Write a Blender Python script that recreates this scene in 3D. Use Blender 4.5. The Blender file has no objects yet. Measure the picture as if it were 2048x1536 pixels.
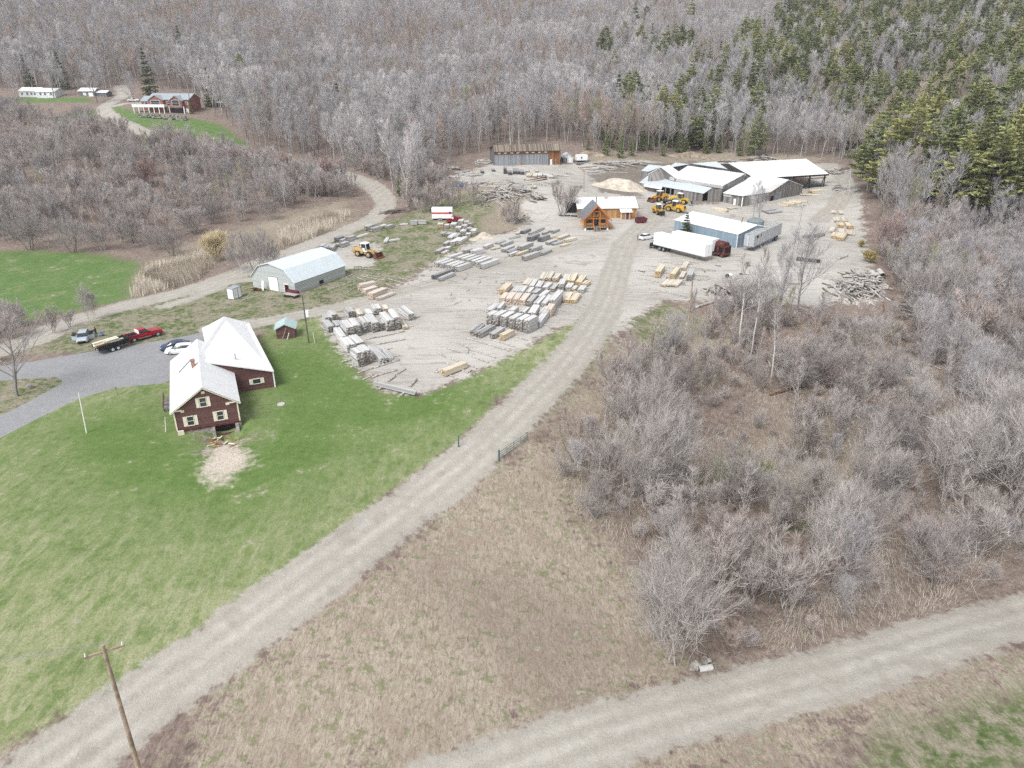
import bpy, bmesh, math, random
import numpy as np
from mathutils import Vector, Matrix, noise as mnoise
random.seed(7)
RNG = np.random.default_rng(11)
scene = bpy.context.scene
COL = scene.collection
# ------------------------------------------------------------------ camera model
CAMZ, PITCH, F = 42.0, math.radians(24.0), 1420.0
SP, CP = math.sin(PITCH), math.cos(PITCH)
def ray(px, py):
    a = (px - 1024.0) / F; b = (py - 768.0) / F
    return np.array([a, CP - b * SP, -SP - b * CP])
def atz(px, py, z):
    d = ray(px, py); t = (z - CAMZ) / d[2]
    return np.array([d[0] * t, d[1] * t, z])
def atd(px, py, t):
    d = ray(px, py); return np.array([d[0] * t, d[1] * t, CAMZ + d[2] * t])
def proj(p):
    x, y, z = p[0], p[1], p[2] - CAMZ
    dep = y * CP - z * SP; up = y * SP + z * CP
    return 1024 + F * x / dep, 768 - F * up / dep, dep

# ------------------------------------------------------------------ terrain height
CPZ = [  # pixel, ground height
 (200,1500,-2.2),(60,1400,-.8),(20,1250,-.6),(1000,1500,-2.6),(1500,1480,-2.4),(2040,1500,-1.2),(1500,1600,-1.5),(400,1600,-2.6),(2040,1280,-2.6),(1600,1320,-3.4),(1900,1180,-5.2),
 (1700,900,-7.2),(1450,930,-8.0),(1300,1010,-6.2),(1900,1050,-5.5),(1560,1020,-7.8),(1900,700,-4.8),(1780,640,-3.2),(1350,790,-4.6),(1270,700,-.9),(1430,700,-3.2),
 (1150,930,-2.2),(1000,900,-.4),(600,1200,-1.2),(800,1200,-2.2),(1100,1200,-4.2),(1350,1250,-4.6),(300,1400,-2.0),(1200,800,-1.4),(1150,720,-.1),
 (1580,640,-.8),(1500,580,0),(1700,500,0),(1680,430,.3),(1760,560,-.2),(1830,520,-2.2),(1950,560,-2.4),(2040,620,-3),(2040,480,2.0),(2040,850,-5.5),
 (700,700,0),(900,700,0),(900,600,0),(1100,600,0),(1100,500,0),(1250,500,.2),(1400,560,0),(1400,450,.3),(800,500,0),(600,600,0),(700,550,0),(500,600,0),(300,700,0),(350,866,0),(484,846,0),(560,800,0),(150,700,0),(100,850,0),(300,1000,-.3),(700,950,-.4),(600,1080,-.6),(100,1050,-.2),(0,760,0),(850,820,0),
 (560,680,0),(450,650,0),(100,560,-1.5),(10,640,-1.0),(250,540,-1.2),(300,600,-.6),(380,450,-.5),(600,430,.5),(440,540,-.3),(10,480,-.6),(100,400,2.5),(400,370,4.0),(250,340,8),(550,340,4.0),(680,370,2.5),(760,400,1.2),(720,470,.6),(880,470,.5),(950,480,.8),(20,330,9),(600,470,.2),
 (1000,440,1.2),(1060,425,2.2),(980,395,5.2),(1020,390,5.5),(900,420,3.2),(860,350,6.2),(1080,400,4.2),(1140,400,3.8),(1200,420,2.4),(1180,460,.7),(1285,384,1.9),(1300,400,1.7),(1220,350,4.4),(1050,332,6.8),(1150,325,6.9),(950,335,6.8),(1270,412,1.9),(1380,400,1.6),(1500,400,1.6),(1620,390,1.6),(1700,345,2.4),(1560,330,2.4),(1600,383,1.6),(1650,374,1.8),(1560,395,1.6),(1640,352,1.9),(1480,345,2.2),(1350,325,3.6),(800,340,6.6)]
CPD = [  # pixel, depth along the view axis
 (250,250,318),(215,215,362),(250,195,398),(330,235,338),(330,222,350),(75,200,392),(180,195,394),(420,215,362),(10,225,372),(100,250,345),(100,290,315),(470,300,300),(330,280,304),(560,290,322),
 (700,250,352),(850,280,322),(1000,290,312),(1200,285,318),(1400,290,345),(1550,290,350),(1650,300,348),(1720,315,312),(1800,350,262),(1900,320,240),(2000,420,196),(2040,350,215),(1700,240,385),(1850,250,315),(2000,240,285),
 (1000,200,430),(600,200,430),(400,150,450),(100,130,470),(1300,200,425),(1550,200,390),(2000,150,372),(1800,150,415),
 (1000,100,560),(500,90,560),(100,60,600),(1400,100,560),(1750,80,510),(2000,60,470),
 (1000,0,790),(500,0,760),(0,0,740),(1500,0,740),(2000,0,570),
 (1000,-110,1050),(0,-110,1000),(2040,-110,900),(500,-110,1050),(1500,-110,1050)]
P3 = [atz(*c) for c in CPZ] + [atd(*c) for c in CPD]
# beyond the frame
for x, y, z in [(-160,20,-2),(160,20,-2),(0,-60,-2),(-200,-60,0),(200,-60,0),(-260,150,0),(-330,260,8),(240,120,4),(330,230,26),(-500,400,40),(500,400,75),(-90,40,-1),(110,50,-3.5),(700,900,230),(-700,900,190)]:
    P3.append(np.array([x, y, z], float))
P3 = np.array(P3); XY = P3[:, :2] / 100.0; ZZ = P3[:, 2]
def _U(r2):
    return np.where(r2 > 1e-12, 0.5 * r2 * np.log(np.maximum(r2, 1e-12)), 0.0)
_n = len(XY)
_K = _U(((XY[:, None] - XY[None]) ** 2).sum(-1)) + 0.004 * np.eye(_n)
_A = np.zeros((_n + 3, _n + 3)); _A[:_n, :_n] = _K; _A[:_n, _n] = 1; _A[:_n, _n+1:] = XY; _A[_n, :_n] = 1; _A[_n+1:, :_n] = XY.T
_W = np.linalg.solve(_A, np.concatenate([ZZ, [0, 0, 0]]))
def H(x, y):
    """terrain height, arrays or scalars"""
    x = np.atleast_1d(np.asarray(x, float)); y = np.atleast_1d(np.asarray(y, float)); shp = x.shape
    q = np.stack([x.ravel(), y.ravel()], 1) / 100.0; out = np.empty(len(q))
    for i in range(0, len(q), 20000):
        s = q[i:i+20000]
        r2 = ((s[:, None] - XY[None]) ** 2).sum(-1)
        out[i:i+20000] = _U(r2) @ _W[:_n] + _W[_n] + s @ _W[_n+1:]
    out = out.reshape(shp)
    # gentle unevenness
    out = out + 0.10*np.sin(x*.35+1.3*np.sin(y*.21))*np.sin(y*.31) * np.clip((np.hypot(x, y-130)-70)/60, 0, 1)
    out = out - 2.0*np.exp(-((x+36.3)**2+(y-79.6)**2)/5.0)
    return out
def Hs(x, y): return float(H(x, y)[0])
def G(px, py):
    """where the ray through a pixel meets the ground"""
    d = ray(px, py); t = np.geomspace(25, 1400, 900)
    z = CAMZ + d[2] * t; h = H(d[0] * t, d[1] * t)
    k = np.nonzero(z < h)[0]
    if len(k) == 0: k = [len(t) - 1]
    k = k[0]; lo, hi = t[max(k-1, 0)], t[k]
    for _ in range(18):
        m = .5 * (lo + hi)
        if CAMZ + d[2]*m < Hs(d[0]*m, d[1]*m): hi = m
        else: lo = m
    return np.array([d[0]*hi, d[1]*hi, Hs(d[0]*hi, d[1]*hi)])
def GH(px, py, h):
    """point seen at a pixel that is h above the ground"""
    g = G(px, py)
    for _ in range(6):
        z = Hs(g[0], g[1]) + h
        g = atz(px, py, z)
    return g

# ------------------------------------------------------------------ objects
def tag(o, label=None, cat=None, group=None, kind=None):
    if label: o['label'] = label
    if cat: o['category'] = cat
    if group: o['group'] = group
    if kind or cat: o['kind'] = kind or 'thing'
    return o
def empty(name, loc=(0,0,0), rz=0.0):
    o = bpy.data.objects.new(name, None); COL.objects.link(o)
    o.location = loc; o.rotation_euler = (0, 0, rz); o.empty_display_size = .3
    return o
class MB:
    """collects faces; build() links them as one mesh"""
    def __init__(s): s.v = []; s.f = []; s.c = []; s.col = (1,1,1)
    def quadbox(s, P, faces=None):
        n = len(s.v); s.v += [tuple(p) for p in P]
        for f in (faces or [(0,3,2,1),(4,5,6,7),(0,1,5,4),(1,2,6,5),(2,3,7,6),(3,0,4,7)]):
            s.f.append(tuple(n+i for i in f)); s.c.append(s.col)
    def box(s, c, d, rz=0.0, rx=0.0, ry=0.0):
        x, y, z = d[0]/2, d[1]/2, d[2]/2
        P = [Vector(p) for p in [(-x,-y,-z),(x,-y,-z),(x,y,-z),(-x,y,-z),(-x,-y,z),(x,-y,z),(x,y,z),(-x,y,z)]]
        if rz or rx or ry:
            R = Matrix.Rotation(rz, 3, 'Z') @ Matrix.Rotation(ry, 3, 'Y') @ Matrix.Rotation(rx, 3, 'X'); P = [R @ p for p in P]
        s.quadbox([(p[0]+c[0], p[1]+c[1], p[2]+c[2]) for p in P]); return s
    def span(s, x0, x1, y0, y1, z0, z1): return s.box(((x0+x1)/2,(y0+y1)/2,(z0+z1)/2), (x1-x0,y1-y0,z1-z0))
    def poly(s, pts):
        n = len(s.v); s.v += [tuple(p) for p in pts]; s.f.append(tuple(range(n, n+len(pts)))); s.c.append(s.col); return s
    def prism(s, prof, a, b, axis='x'):
        """profile of (u,v) points extruded from a to b along axis; u,v are the other two axes in order"""
        def mk(t, u, v): return {'x': (t,u,v), 'y': (u,t,v), 'z': (u,v,t)}[axis]
        n = len(s.v); k = len(prof)
        s.v += [mk(a,u,v) for u,v in prof] + [mk(b,u,v) for u,v in prof]
        s.f.append(tuple(n+i for i in range(k))); s.f.append(tuple(n+k+i for i in reversed(range(k)))); s.c += [s.col]*2
        for i in range(k):
            j = (i+1) % k; s.f.append((n+i, n+k+i, n+k+j, n+j)); s.c.append(s.col)
        return s
    def tube(s, p0, p1, r0, r1=None, n=6, cap=True):
        r1 = r0 if r1 is None else r1
        p0, p1 = Vector(p0), Vector(p1); d = (p1-p0)
        if d.length < 1e-6: return s
        d.normalize(); u = d.orthogonal().normalized(); w = d.cross(u); k = len(s.v)
        for p, r in ((p0,r0),(p1,r1)):
            for i in range(n):
                a = 2*math.pi*i/n; s.v.append(tuple(p + u*math.cos(a)*r + w*math.sin(a)*r))
        for i in range(n):
            j = (i+1) % n; s.f.append((k+i,k+j,k+n+j,k+n+i)); s.c.append(s.col)
        if cap:
            s.f.append(tuple(k+i for i in reversed(range(n)))); s.f.append(tuple(k+n+i for i in range(n))); s.c += [s.col]*2
        return s
    def beam(s, p0, p1, w, h, up=(0,0,1)):
        p0, p1, up = Vector(p0), Vector(p1), Vector(up); d = (p1-p0).normalized(); sd = d.cross(up).normalized(); u = sd.cross(d)
        P = []
        for p in (p0, p1):
            P += [p - sd*w/2 - u*h/2, p + sd*w/2 - u*h/2, p + sd*w/2 + u*h/2, p - sd*w/2 + u*h/2]
        s.quadbox(P, [(3,2,1,0),(4,5,6,7),(0,1,5,4),(1,2,6,5),(2,3,7,6),(3,0,4,7)]); return s
    def disc(s, c, axis, r, w, n=18):
        a = Vector(axis).normalized()*w/2; c = Vector(c); return s.tube(c-a, c+a, r, r, n)
    def build(s, name, mat, parent=None, smooth=False, colors=False):
        me = bpy.data.meshes.new(name); me.from_pydata(s.v, [], s.f)
        if colors:
            at = me.color_attributes.new('tint', 'FLOAT_COLOR', 'CORNER')
            arr = np.repeat(np.array([(c[0],c[1],c[2],1) for c in s.c], np.float32), [len(f) for f in s.f], axis=0)
            at.data.foreach_set('color', arr.ravel())
        me.materials.append(mat)
        if smooth: me.polygons.foreach_set('use_smooth', [True]*len(me.polygons))
        me.validate(); me.update()
        bm = bmesh.new(); bm.from_mesh(me); bmesh.ops.recalc_face_normals(bm, faces=bm.faces); bm.to_mesh(me); bm.free()
        o = bpy.data.objects.new(name, me); COL.objects.link(o)
        if parent: o.parent = parent
        return o
def copy_tree(o, parent=None):
    c = o.copy(); COL.objects.link(c)
    if parent: c.parent = parent
    for ch in list(o.children): copy_tree(ch, c)
    return c
def np_mesh(name, V, Fq, mat, smooth=False, k=None):
    """V n x 3, Fq m x k faces"""
    me = bpy.data.meshes.new(name); k = Fq.shape[1]
    me.vertices.add(len(V)); me.vertices.foreach_set('co', np.asarray(V, np.float32).ravel())
    me.loops.add(Fq.size); me.loops.foreach_set('vertex_index', Fq.astype(np.int32).ravel())
    me.polygons.add(len(Fq)); me.polygons.foreach_set('loop_start', np.arange(0, Fq.size, k, dtype=np.int32))
    if smooth: me.polygons.foreach_set('use_smooth', np.ones(len(Fq), bool))
    me.materials.append(mat); me.update(calc_edges=True); return me

# ------------------------------------------------------------------ materials
MATS = {}
class NT:
    def __init__(s, name):
        s.m = bpy.data.materials.new(name); s.m.use_nodes = True; s.t = s.m.node_tree; s.t.nodes.clear()
        s.out = s.n('ShaderNodeOutputMaterial'); s.b = s.n('ShaderNodeBsdfPrincipled'); s.l(s.b.outputs[0], s.out.inputs[0])
        s.b.inputs['Specular IOR Level'].default_value = .25
    def n(s, t, **kw):
        x = s.t.nodes.new(t)
        for k, v in kw.items(): setattr(x, k, v)
        return x
    def l(s, a, b): s.t.links.new(a, b)
    def coord(s, kind='Object', scale=(1,1,1), rot=(0,0,0)):
        tc = s.n('ShaderNodeTexCoord'); mp = s.n('ShaderNodeMapping'); mp.inputs['Scale'].default_value = scale; mp.inputs['Rotation'].default_value = rot
        s.l(tc.outputs[kind], mp.inputs[0]); return mp.outputs[0]
    def noise(s, vec, scale=5, detail=4, rough=.6, dist=0.0):
        x = s.n('ShaderNodeTexNoise'); x.inputs['Scale'].default_value = scale; x.inputs['Detail'].default_value = detail
        x.inputs['Roughness'].default_value = rough; x.inputs['Distortion'].default_value = dist
        if vec is not None: s.l(vec, x.inputs['Vector'])
        return x.outputs['Fac']
    def ramp(s, fac, stops):
        r = s.n('ShaderNodeValToRGB'); e = r.color_ramp.elements
        while len(e) < len(stops): e.new(.5)
        for el, (p, c) in zip(e, stops): el.position = p; el.color = (*c, 1) if len(c) == 3 else c
        s.l(fac, r.inputs[0]); return r.outputs[0]
    def mix(s, fac, a, b, mode='MIX'):
        x = s.n('ShaderNodeMix', data_type='RGBA', blend_type=mode)
        for sock, v in ((x.inputs[0], fac), (x.inputs[6], a), (x.inputs[7], b)):
            if isinstance(v, bpy.types.NodeSocket): s.l(v, sock)
            elif isinstance(v, (int, float)): sock.default_value = v
            else: sock.default_value = (*v, 1)
        return x.outputs[2]
    def math(s, op, a, b=None, c=None, clamp=False):
        x = s.n('ShaderNodeMath', operation=op); x.use_clamp = clamp
        for sock, v in zip(x.inputs, (a, b, c)):
            if v is None: continue
            if isinstance(v, bpy.types.NodeSocket): s.l(v, sock)
            else: sock.default_value = v
        return x.outputs[0]
    def maprange(s, v, a, b, c=0, d=1, smooth=True):
        x = s.n('ShaderNodeMapRange'); x.interpolation_type = 'SMOOTHSTEP' if smooth else 'LINEAR'
        s.l(v, x.inputs[0])
        for i, k in zip((1,2,3,4), (a,b,c,d)): x.inputs[i].default_value = k
        return x.outputs[0]
    def attr(s, name):
        return s.n('ShaderNodeAttribute', attribute_name=name)
    def bump(s, h, strength=.3, dist=.1):
        b = s.n('ShaderNodeBump'); b.inputs['Strength'].default_value = strength; b.inputs['Distance'].default_value = dist
        s.l(h, b.inputs['Height']); s.l(b.outputs[0], s.b.inputs['Normal'])
    def done(s, col, rough=.8, metal=0.0):
        if isinstance(col, bpy.types.NodeSocket): s.l(col, s.b.inputs['Base Color'])
        else: s.b.inputs['Base Color'].default_value = (*col, 1)
        if isinstance(rough, bpy.types.NodeSocket): s.l(rough, s.b.inputs['Roughness'])
        else: s.b.inputs['Roughness'].default_value = rough
        s.b.inputs['Metallic'].default_value = metal
        MATS[s.m.name] = s.m; return s.m
def mat_plain(name, col, rough=.6, metal=0.0, var=.12, scale=3.0):
    t = NT(name); c = t.coord(); n = t.noise(c, scale, 5)
    d = tuple(max(0, x*(1-var*1.6)) for x in col); u = tuple(min(1, x*(1+var*1.2)) for x in col)
    return t.done(t.ramp(n, [(.3, d), (.7, u)]), rough, metal)
def mat_tint(name, rough=.8, var=.25, scale=(2,2,2), metal=0.0):
    """colour comes from the mesh's tint attribute, broken up by noise"""
    t = NT(name); a = t.attr('tint'); c = t.coord(scale=scale); n = t.noise(c, 3, 5, .65)
    k = t.ramp(n, [(.25, (1-var,)*3), (.75, (1+var*.6,)*3)])
    return t.done(t.mix(1.0, a.outputs['Color'], k, 'MULTIPLY'), rough, metal)
def mat_boards(name, cols, axis='x', width=.2, rough=.85, streak=1.0):
    """vertical boards; axis = the coordinate across the boards ('x','y' or 'xy')"""
    t = NT(name); tc = t.n('ShaderNodeTexCoord'); sep = t.n('ShaderNodeSeparateXYZ'); t.l(tc.outputs['Object'], sep.inputs[0])
    u = {'x': sep.outputs[0], 'y': sep.outputs[1], 'z': sep.outputs[2]}.get(axis) or t.math('ADD', sep.outputs[0], sep.outputs[1])
    v = t.math('DIVIDE', u, width); fl = t.math('FLOOR', v); fr = t.math('FRACT', v)
    wn = t.n('ShaderNodeTexWhiteNoise', noise_dimensions='1D'); t.l(fl, wn.inputs['W'])
    sc = {'z': (.35, .35, 9)}.get(axis, (9, 9, .35))
    n = t.noise(t.coord(scale=sc), 1.3, 6, .7)
    f = t.math('ADD', t.math('MULTIPLY', wn.outputs['Value'], .55), t.math('MULTIPLY', n, .55*streak))
    base = t.ramp(f, [(.2+.25*i, c) for i, c in enumerate(cols)] if len(cols) > 2 else [(.25, cols[0]), (.8, cols[1])])
    gap = t.math('MULTIPLY', t.math('LESS_THAN', fr, .06), .75)
    col = t.mix(gap, base, tuple(.25*x for x in cols[0]))
    t.bump(t.math('GREATER_THAN', fr, .06), .5, .02)
    return t.done(col, rough)
# ------------------------------------------------------------------ ground
LAWN = [[(-60,872),(60,830),(130,796),(215,772),(330,764),(420,740),(550,655),(640,636),(665,680),(715,735),(765,785),(840,792),(930,757),(1060,692),(1150,642),(1172,632),(1140,690),(1080,740),(1000,800),(915,885),(830,945),(700,1040),(620,1105),(450,1240),(330,1335),(150,1430),(0,1500),(-400,1560),(-500,900)]]
ISLAND = [[(-60,764),(60,757),(132,755),(128,770),(60,808),(0,838),(-100,865)]]
FIELD = [[(-350,502),(0,503),(80,502),(190,508),(262,520),(282,532),(262,562),(255,596),(180,616),(60,640),(-350,700)],
         [(222,212),(270,222),(300,228),(380,236),(440,250),(500,292),(430,284),(330,268),(262,248),(230,236)],[(95,235),(150,226),(198,218),(190,238),(150,246),(100,244)],[(20,194),(180,196),(185,204),(40,205)]]
MEADOW = [[(60,705),(110,672),(200,625),(460,553),(640,483),(780,438),(900,395),(970,430),(965,482),(872,525),(660,645),(560,665),(420,668),(330,690),(190,710)],[(110,672),(200,628),(350,592),(460,560),(510,545),(560,580),(650,590),(720,580),(650,618),(560,640),(420,652),(330,662),(180,690)],
          [(690,485),(790,446),(880,440),(905,490),(870,530),(780,560),(700,605),(600,612),(690,540)],[(880,400),(960,380),(1000,420),(960,440)],[(1720,1470),(1900,1400),(2100,1340),(2200,1500),(2000,1600),(1700,1560)],[(1240,640),(1330,600),(1420,640),(1300,720)],
          [(1180,620),(1240,640),(1200,720),(1130,800),(1060,860),(1000,930),(900,1000),(1000,850),(1120,740)],[(480,545),(560,505),(640,490),(560,530)]]
GRAVEL = [[(650,638),(745,598),(830,557),(872,520),(962,478),(1060,448),(1150,450),(1280,435),(1262,395),(1320,398),(1400,410),(1600,392),(1690,345),(1722,400),(1732,480),(1742,545),(1640,565),(1560,572),(1480,600),(1400,600),(1330,600),(1262,640),(1235,680),(1172,628),(1060,690),(930,755),(842,790),(762,780),(720,738),(670,690)],
          [(905,352),(978,330),(1120,330),(1210,322),(1300,322),(1500,322),(1660,325),(1700,345),(1600,395),(1320,398),(1262,395),(1160,372),(1100,392),(1000,376),(930,372)],
          [(640,500),(700,478),(760,490),(740,530),(690,540)],[(1040,405),(1100,385),(1180,372),(1262,395),(1285,440),(1150,455),(1060,450)],[(1440,590),(1640,560),(1760,560),(1740,600),(1620,610),(1500,600)]]
ASPHALT = [[(-120,748),(60,724),(190,702),(330,680),(412,664),(425,700),(330,766),(230,776),(150,800),(80,835),(0,876),(-160,930),(-160,870),(0,832),(60,802),(128,764),(112,754),(60,757),(-120,770)]]
STRAW = [[(860,420),(900,385),(1000,372),(1090,392),(1080,440),(960,480),(880,470)],[(1140,318),(1220,300),(1400,302),(1600,308),(1660,318),(1500,328),(1300,328),(1200,326)],[(1250,690),(1180,760),(1090,860),(1000,915),(900,985),(700,1160),(500,1320),(350,1440),(280,1600),(850,1600),(1050,1490),(1300,1410),(1420,1355),(1330,1220),(1200,1050),(1180,950),(1230,850),(1290,740)],
         [(540,440),(620,418),(690,392),(706,440),(650,468),(560,496),(430,520),(300,580),(262,602),(262,560),(282,532),(400,480)],[(1300,620),(1430,640),(1500,700),(1300,720)],
         [(1420,1440),(1700,1400),(2100,1290),(2100,1420),(1700,1500),(1300,1600),(1000,1600)],[(0,1480),(160,1430),(60,1530),(-100,1600),(-200,1560)],[(1500,880),(1700,840),(1800,960),(1600,1000)]]
STREAM = [(1720,700),(1690,760),(1700,830),(1620,900),(1520,950),(1440,960),(1400,990),(1500,1040),(1600,1030),(1750,1020)]
MOSS = [[(1420,930),(1470,890),(1560,930),(1540,960),(1470,990),(1400,960)],[(1560,1010),(1700,1000),(1700,1060),(1580,1060)]]
ROADS = [([(20,1600),(110,1535),(330,1372),(560,1205),(700,1103),(850,990),(960,898),(1060,800),(1135,722),(1185,655),(1215,600),(1232,545),(1252,490),(1290,450),(1330,420)], 6.4),
         ([(860,1600),(1050,1525),(1300,1440),(1500,1388),(1700,1335),(1900,1272),(2150,1205)], 6.2),
         ([(-120,735),(60,682),(140,645),(250,612),(380,580),(470,550),(530,523),(620,490),(690,462),(748,436),(772,408),(758,384),(716,360),(640,338),(540,318),(450,302),(350,280),(272,258),(228,236),(208,218),(226,203),(246,190),(240,172)], 7.2),
         ([(425,657),(520,645),(640,622),(740,598),(850,570),(960,540),(1100,505),(1200,478)], 5.0),
         ([(230,212),(262,206),(300,208)], 5.0),
         ([(330,612),(400,590),(470,562),(540,560)], 3.5),
         ([(1640,440),(1680,400),(1690,360),(1660,330)], 6.0)]
DIRT = [[(1180,350),(1280,325),(1400,318),(1400,330),(1290,345),(1280,395),(1200,385)],[(420,905),(440,880),(480,878),(490,890),(450,905)]]
CHIPS = [[(400,935),(430,905),(470,895),(505,910),(500,930),(455,965),(410,965)],[(425,885),(470,880),(490,900),(430,905)]]
MUDROAD = [[(1450,610),(1640,570),(1700,600),(1600,660)]]

def poly_world(pp): return np.array([G(*p)[:2] for p in pp])
def sdist(P, poly):
    """signed distance (inside positive) of points to a polygon"""
    d2 = np.full(len(P), 1e18); ins = np.zeros(len(P), bool); n = len(poly)
    for i in range(n):
        a, b = poly[i], poly[(i+1) % n]; e = b - a
        w = P - a; t = np.clip((w @ e) / max(e @ e, 1e-9), 0, 1); q = w - t[:, None]*e
        d2 = np.minimum(d2, (q*q).sum(1))
        c = ((a[1] > P[:,1]) != (b[1] > P[:,1]))
        with np.errstate(divide='ignore', invalid='ignore'):
            xs = (b[0]-a[0])*(P[:,1]-a[1])/(b[1]-a[1]+1e-12) + a[0]
        ins ^= c & (P[:,0] < xs)
    return np.where(ins, 1, -1)*np.sqrt(d2)
def smooth_line(pts, n=8):
    P = np.array([np.asarray(p)[:2] for p in pts]); P = np.vstack([2*P[0]-P[1], P, 2*P[-1]-P[-2]]); out = []
    for i in range(1, len(P)-2):
        for k in range(n):
            t = k/n; a, b, c, d = P[i-1], P[i], P[i+1], P[i+2]
            out.append(.5*((2*b)+(-a+c)*t+(2*a-5*b+4*c-d)*t*t+(-a+3*b-3*c+d)*t**3))
    out.append(P[-2]); return np.array(out)
def ldist(P, line):
    """distance to a polyline and the signed side offset"""
    d2 = np.full(len(P), 1e18); sg = np.zeros(len(P))
    for a, b in zip(line[:-1], line[1:]):
        e = b - a; w = P - a; t = np.clip((w @ e)/max(e @ e, 1e-9), 0, 1); q = w - t[:, None]*e; dd = (q*q).sum(1)
        k = dd < d2; d2 = np.where(k, dd, d2); sg = np.where(k, np.sign(e[0]*w[:,1]-e[1]*w[:,0]), sg)
    return np.sqrt(d2), sg
class Zone:
    """membership 0..1 of ground points, 0.5 on the border"""
    def __init__(s, polys, blur): s.p = [poly_world(p) for p in polys]; s.blur = blur
    def __call__(s, P):
        out = np.zeros(len(P))
        for p in s.p:
            lo, hi = p.min(0)-12, p.max(0)+12
            k = ((P > lo) & (P < hi)).all(1)
            if k.any(): out[k] = np.maximum(out[k], np.clip(.5 + sdist(P[k], p)/(2*s.blur), 0, 1))
        return out
Z = {'lawn': Zone(LAWN, 1.6), 'island': Zone(ISLAND, .6), 'field': Zone(FIELD, 4.0), 'meadow': Zone(MEADOW, 3.5), 'gravel': Zone(GRAVEL, 2.6), 'asphalt': Zone(ASPHALT, .3), 'straw': Zone(STRAW, 6.0), 'moss': Zone(MOSS, 2.5), 'dirt': Zone(DIRT, 3.5), 'chips': Zone(CHIPS, 2.0)}
RLINES = [(smooth_line([G(*p) for p in pts]), w) for pts, w in ROADS]
SLINE = smooth_line([G(*p) for p in STREAM])

NX, NY = 760, 640
uu = np.linspace(-1.55, 1.55, NX); yy = np.geomspace(40, 1190, NY) - 26
gx = uu[None, :]*(yy[:, None]+30); gy = np.repeat(yy[:, None], NX, 1)
PX = np.stack([gx.ravel(), gy.ravel()], 1)
gz = H(gx, gy).ravel()
att = {k: z(PX) for k, z in Z.items()}
road = np.zeros(len(PX)); track = np.zeros(len(PX)); sunk = np.zeros(len(PX))
for i, (ln, w) in enumerate(RLINES):
    lo, hi = ln.min(0)-15, ln.max(0)+15; k = np.nonzero(((PX > lo) & (PX < hi)).all(1))[0]
    d, sg = ldist(PX[k], ln); m = np.clip(.5 + (w/2 - d)/(2*.9), 0, 1); road[k] = np.maximum(road[k], m)
    track[k] = np.maximum(track[k], np.clip(1-d/(w*.55), 0, 1)**.5*(.5+.5*np.cos((d*sg)*2*math.pi/1.75)))
d, _ = ldist(PX, SLINE); stream = np.clip(1-d/1.5, 0, 1)
gz = gz - stream*.5 + .0
Fq = np.arange(NX*NY).reshape(NY, NX)
Fq = np.stack([Fq[:-1,:-1], Fq[:-1,1:], Fq[1:,1:], Fq[1:,:-1]], -1).reshape(-1, 4)
GV = np.column_stack([PX, gz])

t = NT('ground_surface')
tc = t.n('ShaderNodeTexCoord'); pos = tc.outputs['Object']
def soft(name, nz, lo=.42, hi=.58, amt=.5):
    a = t.attr(name).outputs['Fac']
    return t.maprange(t.math('ADD', a, t.math('MULTIPLY', t.math('SUBTRACT', nz, .5), amt)), lo, hi)
nA = t.noise(pos, .22, 4, .62); nB = t.noise(pos, 1.1, 4, .65); nC = t.noise(pos, 5.0, 3, .7); nD = t.noise(pos, .035, 2, .55)
nM = t.math('ADD', t.math('MULTIPLY', nA, .5), t.math('MULTIPLY', nB, .5))
stre = t.noise(t.coord(scale=(1.9, .55, 1), rot=(0,0,.5)), 1.4, 4, .72, 1.6)     # combed dead grass
stre2 = t.noise(t.coord(scale=(3.2, .7, 1), rot=(0,0,-.7)), 2.2, 4, .75, 1.2)
mow = t.noise(t.coord(scale=(2.0,.6,1), rot=(0,0,-.55)), .5, 5, .72, .6)
# woodland litter
litter = t.ramp(t.math('ADD', t.math('MULTIPLY', stre, .5), t.math('MULTIPLY', nM, .5)), [(.34, (.10,.078,.068)), (.46, (.20,.158,.138)), (.56, (.29,.245,.22)), (.66, (.37,.33,.30))])
litter = t.mix(t.maprange(nA, .52, .66), litter, t.ramp(nB, [(.3, (.16,.12,.098)), (.7, (.29,.225,.19))]))
straw = t.ramp(t.math('ADD', t.math('MULTIPLY', stre, .6), t.math('MULTIPLY', stre2, .4)), [(.32, (.15,.125,.105)), (.44, (.29,.25,.21)), (.55, (.40,.36,.31)), (.68, (.50,.465,.41))])
straw = t.mix(t.math('MULTIPLY', t.maprange(nB, .52, .64), .55), straw, (.13,.17,.06))
straw = t.mix(t.math('MULTIPLY', t.maprange(nA, .5, .7), .55), straw, t.ramp(stre2, [(.3, (.19,.145,.125)), (.7, (.36,.285,.25))]))
g1 = t.ramp(t.math('ADD', t.math('MULTIPLY', nC, .35), t.math('ADD', t.math('MULTIPLY', nA, .25), t.math('MULTIPLY', nB, .4))), [(.34, (.085,.14,.037)), (.5, (.128,.202,.060)), (.66, (.18,.25,.09))])
dryf = t.math('ADD', t.math('MULTIPLY', nM, .6), t.math('MULTIPLY', mow, .4))
lawn = t.mix(t.maprange(dryf, .54, .68), g1, t.ramp(nC, [(.3, (.19,.20,.085)), (.7, (.34,.32,.20))]))
lawn = t.mix(t.math('MULTIPLY', t.attr('worn').outputs['Fac'], t.maprange(dryf, .38, .56, .3, 1.0)), lawn, t.ramp(t.math('ADD', t.math('MULTIPLY', mow, .5), t.math('MULTIPLY', nC, .5)), [(.35, (.20,.24,.105)), (.5, (.30,.315,.175)), (.65, (.42,.405,.29))]))
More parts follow.
